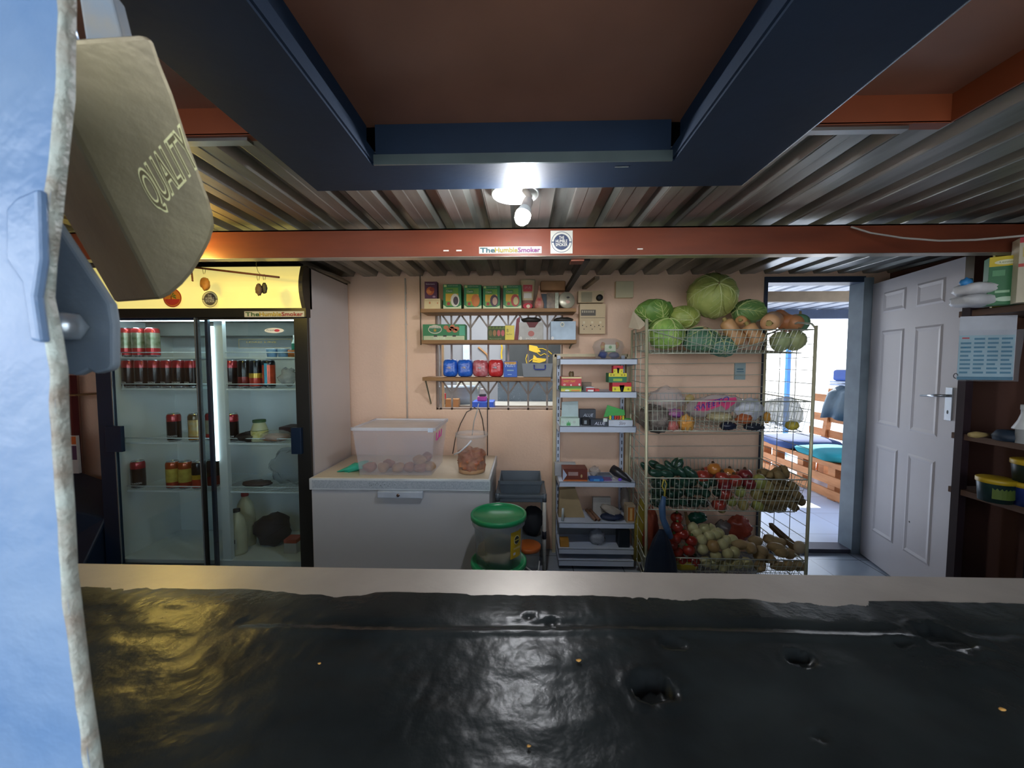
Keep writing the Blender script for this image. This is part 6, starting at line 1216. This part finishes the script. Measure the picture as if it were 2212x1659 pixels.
# yellow ribbon, navy bag hanging at the rack corner
m = MB(mat('#A89A3A', rough=.6)); pts = [P(1434, 1036, 2.29), P(1430, 1050, 2.285), P(1436, 1062, 2.285), P(1434, 1075, 2.285)]; m.tube(pts, .004, 6); m.tube([P(1436, 1036, 2.29), P(1440, 1046, 2.285), P(1437, 1058, 2.285), P(1437, 1075, 2.285)], .003, 6); m.build('yellow_string', label='yellow string tied to the rim of the third basket', cat='string')
m = MB(mat('#3A5A80', rough=.5, var=.2, bump=.4)); pts = [P(1434, 1072, 2.285), P(1430, 1095, 2.28), P(1432, 1120, 2.27), P(1440, 1140, 2.27), P(1446, 1160, 2.28)]
m.tube(pts, [.012, .02, .018, .02, .024], 10); m.build('blue_strap', label='twisted blue plastic strip hanging from the yellow string', cat='bag')
c = P(1425, 1205, 2.26); m = MB(mat('#141F30', rough=.4, var=.2, bump=.6, bscale=14)); m.lathe([(.0001, 0), (.09, .0), (.10, .10), (.085, .22), (.05, .33), (.015, .40)], (c.x, 2.245, .03), 26, sy=.42, lob=5, lobd=.08); m.build('navy_bag', label='dark navy bag hanging full at the corner of the vegetable rack', cat='bag')
m = MB(mat('#8A7A24', rough=.6)); m.lathe([(.0001, 0), (.05, 0), (.045, .25), (.012, .42)], (PX(1388, 2.5, 1130), 2.52, .10), 14, sy=.5); m.build('yellow_bag', label='dull yellow bag between the white shelving and the rack', cat='bag')
m = MB(mat('#7A3018', rough=.7, var=.3)); m.blob((PX(1405, 2.5, 1160), 2.50, .3), (.05, .06, .16), 4, .3, 2, 14, 12); m.build('rust_bag', label='rust red bag beside the dull yellow one under the rack', cat='bag')
# ================================================================== DOORWAY AND DOOR LEAF
dr_ = thing('door_1', 'open white panelled door with pressed panels and a dark metal frame', None, (DX1, YB, 0), kind='structure')
m = MB(mat('#2E3B50', rough=.4)); m.box(DX0 - .016, DX0 + .006, YB - .012, YB + T, 0, DZ + .03); m.box(DX0 + .006, DX1 + .0, YB - .012, YB + T, DZ - .012, DZ + .03); m.build('door_frame', dr_)
m = MB(mat('#8896A0', rough=.4)); m.box(DX1 - .012, DX1 + .055, YB - .014, YB + T, 0, DZ + .02); m.build('door_jamb', dr_, label='pale grey door jamb')
hx_, hy_ = DX1 + .045, YB - .02; ex_, ey_ = PX(2084, 2.125, 600), 2.125
d1 = Vector((ex_ - hx_, ey_ - hy_, 0)); LN_ = d1.length; d1.normalize(); nrm_ = Vector((-d1.y, d1.x, 0))
if nrm_.x > 0: nrm_ = -nrm_
ZD = PZ(559, ey_, 2084)
o_ = Vector((hx_, hy_, .012))
dm = mat('#B9B5B8', rough=.42, var=.04, scale=3)
def dpt(t, z, off=0.): return o_ + d1 * t + Vector((0, 0, z)) + nrm_ * off
m = MB(dm); m.add([dpt(0, 0), dpt(LN_, 0), dpt(LN_, ZD), dpt(0, ZD), dpt(0, 0, -.038), dpt(LN_, 0, -.038), dpt(LN_, ZD, -.038), dpt(0, ZD, -.038)], [(0, 1, 2, 3), (7, 6, 5, 4), (0, 4, 5, 1), (1, 5, 6, 2), (2, 6, 7, 3), (3, 7, 4, 0)])
for (ta, tb) in ((.12, .335), (.425, .64)):
    for (za_, zb_) in ((.22, .84), (.98, 1.62), (1.74, 1.88)):
        for k_, (e, hgt) in enumerate(((0, .004), (.018, -.0))):
            pass
        o1 = [(ta, za_), (tb, za_), (tb, zb_), (ta, zb_)]; i1 = [(ta + .012, za_ + .012), (tb - .012, za_ + .012), (tb - .012, zb_ - .012), (ta + .012, zb_ - .012)]; i2 = [(ta + .03, za_ + .03), (tb - .03, za_ + .03), (tb - .03, zb_ - .03), (ta + .03, zb_ - .03)]
        V = [dpt(t * LN_ / .76, z, .0005) for t, z in o1] + [dpt(t * LN_ / .76, z, .0042) for t, z in i1] + [dpt(t * LN_ / .76, z, .0012) for t, z in i2]
        m.add(V, [f for q in range(4) for f in ((q, (q + 1) % 4, (q + 1) % 4 + 4, q + 4), (q + 4, (q + 1) % 4 + 4, (q + 1) % 4 + 8, q + 8))] + [(8, 9, 10, 11)])
m.use(mat('#33302E')); m.disc(dpt(LN_ * .62, .42, .002), d1, UZ, .006, 10)
lf = m.build('door_leaf', dr_)
m = MB(mat('#B9BEC4', rough=.2, metal=.8)); zc_ = PZ(872, ey_ + .06, 2050) - .012
m.add([dpt(LN_ - .065, zc_ - .09, .002), dpt(LN_ - .022, zc_ - .09, .002), dpt(LN_ - .022, zc_ + .09, .002), dpt(LN_ - .065, zc_ + .09, .002), dpt(LN_ - .065, zc_ - .09, .008), dpt(LN_ - .022, zc_ - .09, .008), dpt(LN_ - .022, zc_ + .09, .008), dpt(LN_ - .065, zc_ + .09, .008)], [(3, 2, 1, 0), (4, 5, 6, 7), (0, 1, 5, 4), (1, 2, 6, 5), (2, 3, 7, 6), (3, 0, 4, 7)])
h0 = dpt(LN_ - .044, zc_ + .045, .008); m.tube([h0, dpt(LN_ - .044, zc_ + .045, .045), dpt(LN_ - .07, zc_ + .044, .052), dpt(LN_ - .17, zc_ + .036, .05)], [.008, .008, .008, .006], 10)
m.use(mat('#2A2C30')); m.disc(dpt(LN_ - .044, zc_ - .045, .0085), d1, UZ, .006, 10, .011); m.build('door_handle', lf)
# threshold
m = MB(mat('#4A4A55', rough=.5)); m.box(DX0, DX1, YB - .005, YB + T, 0, .03); struct('trim_4', m, 'dark raised door threshold')
# ================================================================== SHELVES ON THE DOOR SIDE
sh = thing('plank_rack', 'dark wooden plank shelving with slim posts along the brown wall', 'shelving', (2.42, 1.6, 0))
dk = mat('#2A1E24', rough=.55, var=.2); brn = mat('#5A4438', rough=.6, var=.2, scale=6, stretch=(4, .6, 4))
SX = PX(2071, 2.0, 900); SXb = XR - .03; Y0s, Y1s = 1.2, 2.0
for x, y in ((SX, Y1s - .02), (SXb, Y1s - .02), (SX, Y0s), (SXb, Y0s)):
    m = MB(dk); m.box(x - .018, x + .018, y - .018, y + .018, 0, PZ(648, 2.0, 2071)); m.build('post', sh)
m = MB(mat('#8F9488', rough=.6)); m.box(SX + .022, SX + .036, Y1s + .0, Y1s + .03, .0, 1.3); m.build('pale_batten', sh)
RS = []
for py, px in ((672, 2080), (935, 2080), (1052, 2080)):
    z = P(px, py, Y1s).z; m = MB(brn); m.box(SX - .01, SXb + .01, Y0s, Y1s + .02, z - .03, z); RS.append(z); m.build('plank', sh, bevel=.002)
zt_ = RS[0]
def rbox(name, cat, label, px0, px1, pyt, Y, dep, z, mt, deco=None, grp=None, txt=None):
    t_ = fbox(name, cat, label, px0, px1, pyt, z, Y, dep * .6, mt, grp, .0015, deco); t_.rotation_euler.z = R(-34); return t_
def deco_len(m, a, b, c_, d_, Y):
    g = (a, b, c_, d_, Y); rc(m, '#D8C028', *g, 0, 1, .80, 1); ov(m, '#E8E6C0', *g, .5, .88, .36, .05, .0006); m.use(mat('#4A6A3A')); m.text('Lennon', (a + (b - a) * .28, Y - .0012, c_ + (d_ - c_) * .865), UX, UZ, (b - a) * .44, (d_ - c_) * .035, off=0)
    rc(m, '#5A9A6A', *g, .1, .45, .6, .72, .0004); rc(m, '#9CC4A0', *g, .2, .6, .25, .3, .0004); ov(m, '#B8D4BC', *g, .5, .12, .3, .05)
rbox('remedy_box', 'box', 'tall green box with yellow top on the upper door-side plank', 2162, 2216, 560, 1.78, .10, zt_, mat('#1E6A3A', rough=.45), deco_len)
rbox('remedy_box', 'box', 'second yellow topped box peeping out behind the tall green one', 2168, 2216, 540, 1.90, .05, zt_, mat('#C8B428', rough=.45), lambda m, a, b, c_, d_, Y: ov(m, '#4A6A3A', a, b, c_, d_, Y, .55, .93, .36, .025))
rbox('flour_box', 'box', 'pale box with red top stripe at the outer edge of the plank', 2232, 2285, 518, 1.70, .12, zt_, mat('#C9C0A8', rough=.5), lambda m, a, b, c_, d_, Y: (rc(m, '#B8303A', a, b, c_, d_, Y, 0, 1, .92, 1), rc(m, '#C84A44', a, b, c_, d_, Y, 0, .8, .55, .6), rc(m, '#C8B46A', a, b, c_, d_, Y, .1, .6, .7, .85)))
se2 = lambda th, ph, d: (abs(d.x) ** 4 + abs(d.y) ** 4 + abs(d.z) ** 4) ** (-1 / 4)
for px, py, lab, dz, cc in ((2112, 655, 'lower one of two white crumpled packets on the upper plank', .028, '#C9CBD0'), (2116, 636, 'upper one of two white crumpled packets on the upper plank', .082, '#D6D6DA')):
    x = PX(px, 1.86, py); m = MB(mat(cc, rough=.35, bump=.6, bscale=20)); m.blob((x, 1.86, zt_ + dz), (.085, .06, .027), px, .12, 3, 24, 12, fn=se2); m.build('white_packet', label=lab, cat='packet', group='white packets on the upper plank')
m = MB(mat('#3A8ACC', rough=.4)); m.blob((PX(2086, 1.86, 625), 1.86, zt_ + .112), (.024, .02, .02), 5, .4, 3, 12, 8); m.build('blue_wrapper', label='scrap of blue and white wrapper on the white packets', cat='wrapper')
# hanging plastic sleeve with printed sheet
Yc = 1.93; a, b = P(2066, 820, Yc), P(2193, 685, Yc - .06)
cd = thing('hanging_chart', 'clear sleeve with a blue tabled price chart hung from the plank rack', 'chart', (a.x, Yc, a.z))
zl_, zh_ = P(2066, 820, Yc).z, min(P(2066, 684, Yc).z, RS[0] - .034); xl, xh = a.x, P(2193, 760, Yc - .06).x
def chart(m, u0, u1, v0, v1, off):
    f = lambda u, v: Vector((xl + (xh - xl) * u, Yc - .06 * u - off, zl_ + (zh_ - zl_) * v))
    m.add([f(u0, v0), f(u1, v0), f(u1, v1), f(u0, v1)], [(0, 1, 2, 3)])
m = MB(mat('#C9CFDA', rough=.5)); chart(m, 0, 1, 0, 1.0, 0); m.use(mat('#A8CCDA')); chart(m, .0, .98, .0, .70, .001); m.use(mat('#2E7A9A')); chart(m, 0, .98, 0, .05, .002)
m.use(mat('#3A82A2'))
for c_ in range(4):
    for r_ in range(9):
        if c_ == 0 and r_ == 8: continue
        chart(m, .03 + c_ * .24, .03 + c_ * .24 + (.15 if (r_ * 3 + c_) % 4 == 0 else .19), .10 + r_ * .066, .10 + r_ * .066 + .03, .002)
m.use(mat('#C8404A')); chart(m, .05, .18, .645, .67, .002); m.build('printed_sheet', cd)
m = MB(film('#D8E4F0', .16, .05, .5, 12)); f = lambda u, v, o: Vector((xl + (xh - xl) * u, Yc - .06 * u - o, zl_ + (zh_ - zl_) * v)); N = 8; V = [f(-.02 + 1.1 * i / N, v, .006 + .005 * math.sin(i * 2.1 + v * 5)) for i in range(N + 1) for v in (-.02, .25, .5, .78)]
m.add(V, [(i * 4 + j, (i + 1) * 4 + j, (i + 1) * 4 + j + 1, i * 4 + j + 1) for i in range(N) for j in range(3)], True); m.build('plastic_sleeve', cd)
m = MB(mat('#4A4C50')); c = f(-.035, .06, .004); m.tube([c + Vector((.010 * math.cos(k * .7), 0, .012 * math.sin(k * .7))) for k in range(8)], .002, 6); m.build('key_ring', cd)
# middle plank: brush, dark cap, bottle
z = RS[1]; t_ = thing('basting_brush', 'wooden handled brush lying on the middle door-side plank', 'brush', (PX(2110, 1.9, 920), 1.9, z))
m = MB(mat('#B09A64', rough=.6)); a, b = Vector((PX(2086, 1.88, 915), 1.86, z + .016)), Vector((PX(2135, 1.88, 925), 1.88, z + .012)); m.tube([a, a.lerp(b, .35), a.lerp(b, .8), b], [.010, .016, .010, .007], 12); m.build('handle', t_)
m = MB(mat('#4A4038')); m.tube([b, b + (b - a) * .7], [.006, .010], 8); m.build('bristles', t_)
c = P(2187, 918, 1.8); m = MB(mat('#15283A', rough=.6)); m.lathe([(.0001, 0), (.055, 0), (.06, .02), (.045, .045), (.0001, .05)], (c.x, 1.8, z), 24); m.build('folded_hat', label='dark navy folded hat beside the white bottle on the middle plank', cat='hat')
c = P(2222, 900, 1.74); t_ = thing('white_bottle', 'white plastic bottle at the outer end of the middle plank', 'bottle', (c.x, 1.74, z)); m = MB(mat('#C6CACC', rough=.35)); m.lathe([(.0001, 0), (.034, 0), (.034, .06), (.045, .062), (.045, .066), (.030, .10), (.022, .13), (.022, .15), (.0001, .15)], (c.x, 1.74, z), 24); m.build('bottle_body', t_)
m = MB(mat('#C6CACC')); m.lathe([(.024, .148), (.024, .17), (.0001, .17)], (c.x, 1.74, z), 16); m.build('bottle_cap', t_)
# tubs with yellow lids
def ytub(px, Y, z, h, r, col, lab):
    x = PX(px, Y, 1040); t_ = thing('yellow_lid_tub', lab, 'tub', (x, Y, z), 'yellow lidded tubs on the lower plank')
    m = MB(mat(col, rough=.35, var=.25, scale=14)); m.lathe([(.0001, 0), (r * .88, 0), (r, h - .02)], (x, Y, z), 28); m.build('tub_body', t_)
    m = MB(mat('#B89A1E', rough=.4)); m.lathe([(r * 1.02, h - .022), (r * 1.06, h - .02), (r * 1.06, h - .002), (r, h), (.0001, h - .002)], (x, Y, z), 28); m.build('tub_lid', t_)
    m = MB(mat('#5A6E2A')); 
    for k in range(6): a0 = R(-150 + k * 14); a1 = R(-150 + (k + 1) * 14); rr_ = r * .96; m.add([(x + rr_ * math.cos(a) * 1.01, Y + rr_ * math.sin(a) * 1.01, zz) for a, zz in ((a0, z + .02), (a1, z + .02), (a1, z + h * .65), (a0, z + h * .65))], [(0, 1, 2, 3)])
    m.build('tub_label', t_)
ytub(2152, 1.80, RS[2], .108, .060, '#16302E', 'dark green tub with yellow lid standing alone on the lower plank')
ytub(2228, 1.74, RS[2], .105, .060, '#1A2C6A', 'blue tub with yellow lid, bottom one of the stacked pair')
ytub(2228, 1.74, RS[2] + .106, .10, .060, '#1A2A26', 'black tub with yellow lid, top one of the stacked pair')
# ================================================================== FAR END beyond the fridge
m = MB(mat('#5E1E22', rough=.5)); m.box(PX(138, 2.7), PX(151, 2.7), 2.70, 2.74, 0, PZ(812, 2.7)); m.build('red_post', label='dark red upright behind the blue hatch leaf', cat='post')
m = MB(mat('#8A6A44')); m.box(PX(132, 2.6), PX(160, 2.6), 2.60, YB, PZ(858, 2.6), PZ(855, 2.6)); m.build('wooden_ledge', label='thin wooden ledge sticking out beside the dark red upright', cat='ledge')
x0_, x1_ = PX(132, 2.58), PX(155, 2.58); zb_, zt_ = PZ(1031, 2.58), PZ(947, 2.58)
m = MB(mat('#C9C4C4', rough=.4)); m.hexa([(x0_, 2.58, zb_), (x1_ + .004, 2.58, zb_), (x1_ + .004, 2.6, zb_), (x0_, 2.6, zb_)], [(x0_, 2.58, zt_), (x1_, 2.58, zt_), (x1_, 2.6, zt_), (x0_, 2.6, zt_)]); m.use(mat('#C8642E')); m.rect(x0_, x1_, zt_ - .06, zt_ - .005, 2.579); m.use(mat('#5A3A5A')); m.rect(x0_, x1_, zt_ - .17, zt_ - .07, 2.579); m.build('hanging_packet', label='small white orange and purple packet hanging beyond the hatch leaf', cat='packet')
m = MB(mat('#10243C', rough=.5, var=.15)); a, b = PX(140, 2.5), PX(204, 2.35); m.hexa([(a - .2, 2.1, 0), (fx0 - .02, 2.1, 0), (fx0 - .02, 2.7, 0), (a - .2, 2.7, 0)], [(a - .2, 2.2, .62), (fx0 - .02, 2.35, .42), (fx0 - .02, 2.7, .42), (a - .2, 2.7, .62)]); m.build('navy_crate', label='navy covered crate on the floor between fridge and end wall', cat='crate', bevel=.01)
# ================================================================== OUTSIDE: back room behind the window, and the porch
pvm = mat('#A9B4C6', rough=.3, var=.08, scale=2)
m = MB(pvm); m.box(-4.5, 7.5, YB + T, 9.5, -.06, -.0); struct('floor_2', m, 'pale tiled porch floor outside the door'); tile_lines(pvm, 2.2, 2.2, .7)
m = MB(mat('#8C8A82', rough=.9, var=.15)); m.box(-30, 30, -30, 40, -.12, -.065); struct('ground', m)
# room behind the window
gry = mat('#8F9194', rough=.7, var=.06, scale=2)
m = MB(gry); m.box(-2.2, 1.35, 4.9, 5.0, 0, 2.5); struct('wall_workroom', m)
m = MB(mat('#9A9690', rough=.8)); m.box(-2.3, -2.2, YB + T, 5.0, 0, 2.5); struct('wall_workroom_side', m)
m = MB(mat('#8A8E92', rough=.8)); m.box(1.32, 1.40, YB + T, 5.0, 0, 2.5); struct('wall_workroom_end', m)
m = MB(mat('#6A6660', rough=.7)); corr(m, -2.4, 1.5, YB + T, 5.1, 2.45, ph=.03); struct('ceiling_workroom', m)
wl = bpy.data.lights.new('workroom_light', 'AREA'); wl.energy = 16; wl.size = 1.2; wl.color = (.92, .96, 1); wlo = bpy.data.objects.new('workroom_light', wl); C.objects.link(wlo); wlo.location = (-.4, 3.8, 2.38)
def W_(px, py, Y): return P(px, py, Y)
def wbox(name, cat, label, xa, ya, xb, yb, Y, dep, mt, bevel=.004, floor_=False):
    a = P(xa, yb, Y); b = P(xb, ya, Y); m = MB(mt); m.box(a.x, b.x, Y, Y + dep, 0 if floor_ else a.z, b.z); return m.build(name, label=label, cat=cat, bevel=bevel)
# workroom objects
wbox('workbench', 'bench', 'grey bench under the window beyond the bars', 950, 876, 1215, 900, 3.25, .35, mat('#A8A498', rough=.6), floor_=True)
zbn = PZ(876, 3.25)
wbox('black_board', 'board', 'black board with yellow drawing on the workroom wall', 1092, 735, 1225, 815, 4.865, .03, mat('#3A3E3E', rough=.6))
ya = mat('#D8B430', rough=.5); m = MB(ya); Yy = 4.86
def ln(m, pts, r=.006): m.tube([P(x, y, Yy) for x, y in pts], r, 5)
m.prism([P(x, y, Yy) for x, y in ((1143, 745), (1160, 748), (1168, 760), (1158, 762), (1143, 757))], (0, .004, 0)); m.prism([P(x, y, Yy) for x, y in ((1150, 782), (1153, 766), (1160, 773), (1180, 775), (1178, 780), (1165, 784))], (0, .004, 0))
ln(m, [(1160, 753), (1172, 753), (1184, 758), (1192, 765)]); ln(m, [(1160, 762), (1168, 768), (1176, 764), (1186, 770)]); ln(m, [(1138, 785), (1136, 775), (1139, 765)]); ln(m, [(1142, 782), (1150, 776), (1160, 778)]); ln(m, [(1083, 744), (1085, 752), (1083, 762), (1084, 775)], .01)
m.build('yellow_drawing', bpy.data.objects['black_board'])
wbox('white_paper', 'paper', 'white marbled sheet hanging beyond the bars', 1000, 738, 1016, 780, 4.85, .01, mat('#C9D8E4', rough=.5, var=.15, scale=12))
wbox('wooden_strip', 'strip', 'pale upright strip beside the window frame beyond the bars', 953, 742, 958, 880, 3.1, .03, mat('#B9A88A'), floor_=True)
m = MB(mat('#A87A4A', rough=.5)); m.tube([P(1033, 750, 4.885), P(1042, 757, 4.885), P(1052, 766, 4.885), P(1054, 776, 4.885)], .012, 8); m.build('bent_pipe', label='bent copper coloured pipe beyond the bars', cat='pipe')
m = MB(mat('#5E6E7A', rough=.5, var=.1)); a, b = P(1068, 884, 3.2), P(1220, 826, 3.2); m.box(a.x, b.x, 3.62, 3.66, zbn, b.z); m.use(mat('#A9B8C2'))
for k in range(60): x = a.x + random.random() * (b.x - a.x); z = zbn + random.random() ** 1.5 * .18; m.box(x, x + .004, 3.618, 3.62, z, z + .004)
m.build('speckled_panel', label='slate blue speckled panel standing behind the bars', cat='panel')
c = P(1018, 845, 3.75); m = MB(mat('#93A2AC', rough=.4)); m.lathe([(.0001, 0), (.17, 0), (.18, .06), (.17, .14), (.19, .15)], (P(990, 860, 3.45).x, 3.46, zbn), 30); m.build('steel_tub', label='grey blue round tub on the workroom bench', cat='tub')
c = P(1010, 835, 4.86); m = MB(mat('#C6C6B8', rough=.5)); m.lathe([(.0001, 0), (.13, .0), (.15, .02), (.13, .035), (.0001, .02)], c, 30, (0.0, -1, 0)); m.build('pale_dish', label='pale round dish standing on edge behind the bars', cat='dish')
wbox('blue_crate', 'crate', 'bright blue crate under the pink box beyond the bars', 1020, 868, 1066, 888, 3.02, .18, mat('#1E58D0', rough=.4))
wbox('pink_box', 'box', 'small pink tub standing on the blue crate', 1031, 857, 1050, 866.5, 3.06, .08, mat('#D24AA8', rough=.4))
wbox('white_jug', 'jug', 'small white jug on the dark lid of the pink tub', 1037, 840, 1047, 852, 3.08, .05, mat('#D8DCE0', rough=.4))
a = P(1035, 857, 3.07); b = P(1049, 852, 3.07); m = MB(mat('#2A2038', rough=.4)); m.box(a.x, b.x, 3.07, 3.13, a.z, b.z); m.build('tub_cover', bpy.data.objects['pink_box'])
wbox('wood_offcut', 'wood', 'tan wood offcut on the bench beyond the bars', 962, 862, 990, 880, 3.2, .1, mat('#B98A5A', rough=.6))
wbox('red_tube', 'tube', 'small red and white tube beside the wood offcut', 958, 850, 962, 862, 3.18, .03, mat('#C83038', rough=.4), .002)
# ------------------------------------------------------------------ porch roof, posts, walls
m = MB(mat('#7C8088', rough=.4, metal=.6, var=.2)); corr(m, 1.5, 7.4, YB + T, 5.9, 2.20, ph=.05, pitch=.26, d=.04); struct('ceiling_porch', m, 'corrugated porch roof seen through the doorway')
m = MB(mat('#8A7C6A', rough=.7, var=.15)); m.box(1.3, 7.4, 3.60, 3.66, PZ(651, 3.6, 1750), PZ(629, 3.6, 1750)); m.build('porch_beam', label='brown timber beam under the porch roof beyond the door', cat='beam')
m = MB(mat('#3A4A66', rough=.5)); pz = PZ(668, 5.6, 1800); m.bar((3.2, 5.85, 2.133), (6.6, 5.85, 2.133), .08, .13); m.build('porch_fascia', label='dark blue steel edge of the porch roof', cat='beam')
whm = mat('#D6D8D4', rough=.8, var=.04)
m = MB(whm); m.box(2.6, 4.15, 7.6, 7.75, 0, 1.95); struct('wall_yard', m, 'bright white yard wall beyond the porch')
m = MB(mat('#4A8ACC', rough=.5)); a = P(1700, 830, 6.2); m.box(a.x, a.x + .05, 6.2, 6.26, 0, P(1700, 745, 6.2).z); m.build('blue_post', label='slim bright blue post before the white yard wall', cat='post')
# pallet bench
pw = mat('#9C6234', rough=.7, var=.25, scale=7, stretch=(3, .8, 3), col2='#B87A48', bump=.15)
BX, BY0, BY1 = 3.16, 3.62, 5.2; ZS = .34
bn = thing('pallet_bench', 'orange brown pallet wood bench with slatted back on the porch', 'bench', (BX + .35, 4.4, 0))
for y in (BY0 + .04, 4.0, 4.45, 4.9, BY1 - .04):
    for xq in (BX + .02, BX + .6): m = MB(pw); m.box(xq, xq + .1, y - .045, y + .045, 0, ZS); m.build('leg', bn)
for z0_, z1_ in ((.02, .11), (.16, .25), (ZS, ZS + .05)):
    m = MB(pw); m.box(BX, BX + .02, BY0, BY1, z0_, z1_); m.build('front_rail', bn, bevel=.002)
m = MB(pw)
for k in range(6): m.box(BX + .02 + k * .125, BX + .125 + k * .125, BY0, BY1, ZS, ZS + .025)
m.build('seat_slats', bn)
m = MB(pw); m.box(BX + .02, BX + .72, BY0, BY0 + .02, .02, .11); m.box(BX + .02, BX + .72, BY0, BY0 + .02, .18, .27); m.box(BX + .02, BX + .72, BY0 - .01, BY0 + .02, ZS - .02, ZS + .05); m.build('end_rail', bn)
# backrest along far X
for y in (3.9, 4.5, 5.1): 
    m = MB(pw); m.bar((BX + .74, y, 0), (BX + .86, y, 1.08), .06, .06, up=(0, 1, 0)); m.build('back_post', bn)
for z0_ in (.50, .70, .95):
    m = MB(pw); m.bar((BX + .77 + z0_ * .08, 3.62, z0_), (BX + .77 + z0_ * .08, 5.4, z0_), .02, .10); m.build('back_slat', bn)
def cush(lab, x0_, x1_, y0_, y1_, z0_, h, col, c2, seed):
    m = MB(mat(col, rough=.85, var=.12, scale=6, col2=c2)); m.blob(((x0_ + x1_) / 2, (y0_ + y1_) / 2, z0_ + h / 2), ((x1_ - x0_) / 2, (y1_ - y0_) / 2, h / 2), seed, .08, 2, 32, 16, fn=lambda th, ph, d: (abs(d.x) ** 5 + abs(d.y) ** 5 + abs(d.z) ** 3) ** (-1 / 4.6)); m.build('seat_cushion', label=lab, cat='cushion', group='cushions on the pallet bench')
cush('teal seat cushion lying on the pallet bench', BX - .02, BX + .66, 3.98, 4.56, ZS + .027, .12, '#0E6E78', '#17808A', 1)
cush('navy seat cushion beyond the teal one on the pallet bench', BX - .04, BX + .66, 4.58, 5.18, ZS + .027, .14, '#263A62', '#34497A', 2)
m = MB(mat('#B9C0C8', rough=.3)); c = P(1826, 988, 3.80); m.lathe([(.0001, 0), (.07, .0), (.13, .035), (.125, .037), (.065, .006), (.0001, .006)], (BX + .16, 3.80, ZS + .026), 26, sx=1.0, sy=.7); m.build('oval_dish', label='pale oval dish on the bare end of the pallet bench', cat='dish')
# dark tarp draped over bench back
m = MB(mat('#2F4450', rough=.6, var=.15, bump=.2)); N = 26; V = []
for i in range(N + 1):
    y = 3.9 + 1.15 * i / N
    for (x, z) in ((BX + 1.0, .8), (BX + .93, 1.10), (BX + .86, 1.12), (BX + .76, 1.04), (BX + .72, .88), (BX + .70, .72)): V.append((x + .018 * math.sin(i * 1.3 + z * 4), y, z + .012 * math.sin(i * .9)))
m.add(V, [(i * 6 + j, i * 6 + j + 1, (i + 1) * 6 + j + 1, (i + 1) * 6 + j) for i in range(N) for j in range(5)], True)
o = m.build('dark_tarp', label='dark slate tarp draped over the bench back', cat='tarp'); md = o.modifiers.new('t', 'SOLIDIFY'); md.thickness = .006
m = MB(mat('#A9B2C4', rough=.7)); 
for k in range(2): a = P(1772, 838 - k * 6, 5.0); m.box(BX + .85, BX + 1.35, 4.55, 5.15, 1.125 + k * .035, 1.15 + k * .035)
m.build('folded_cloth', label='pale folded cloths stacked on the dark tarp', cat='cloth', bevel=.01)
m = MB(mat('#2C4C94', rough=.6)); m.box(BX + .86, BX + 1.36, 4.6, 5.12, 1.185, 1.33); m.build('blue_cushion', label='thick bright blue cushion on top of the folded cloths', cat='cushion', bevel=.03)
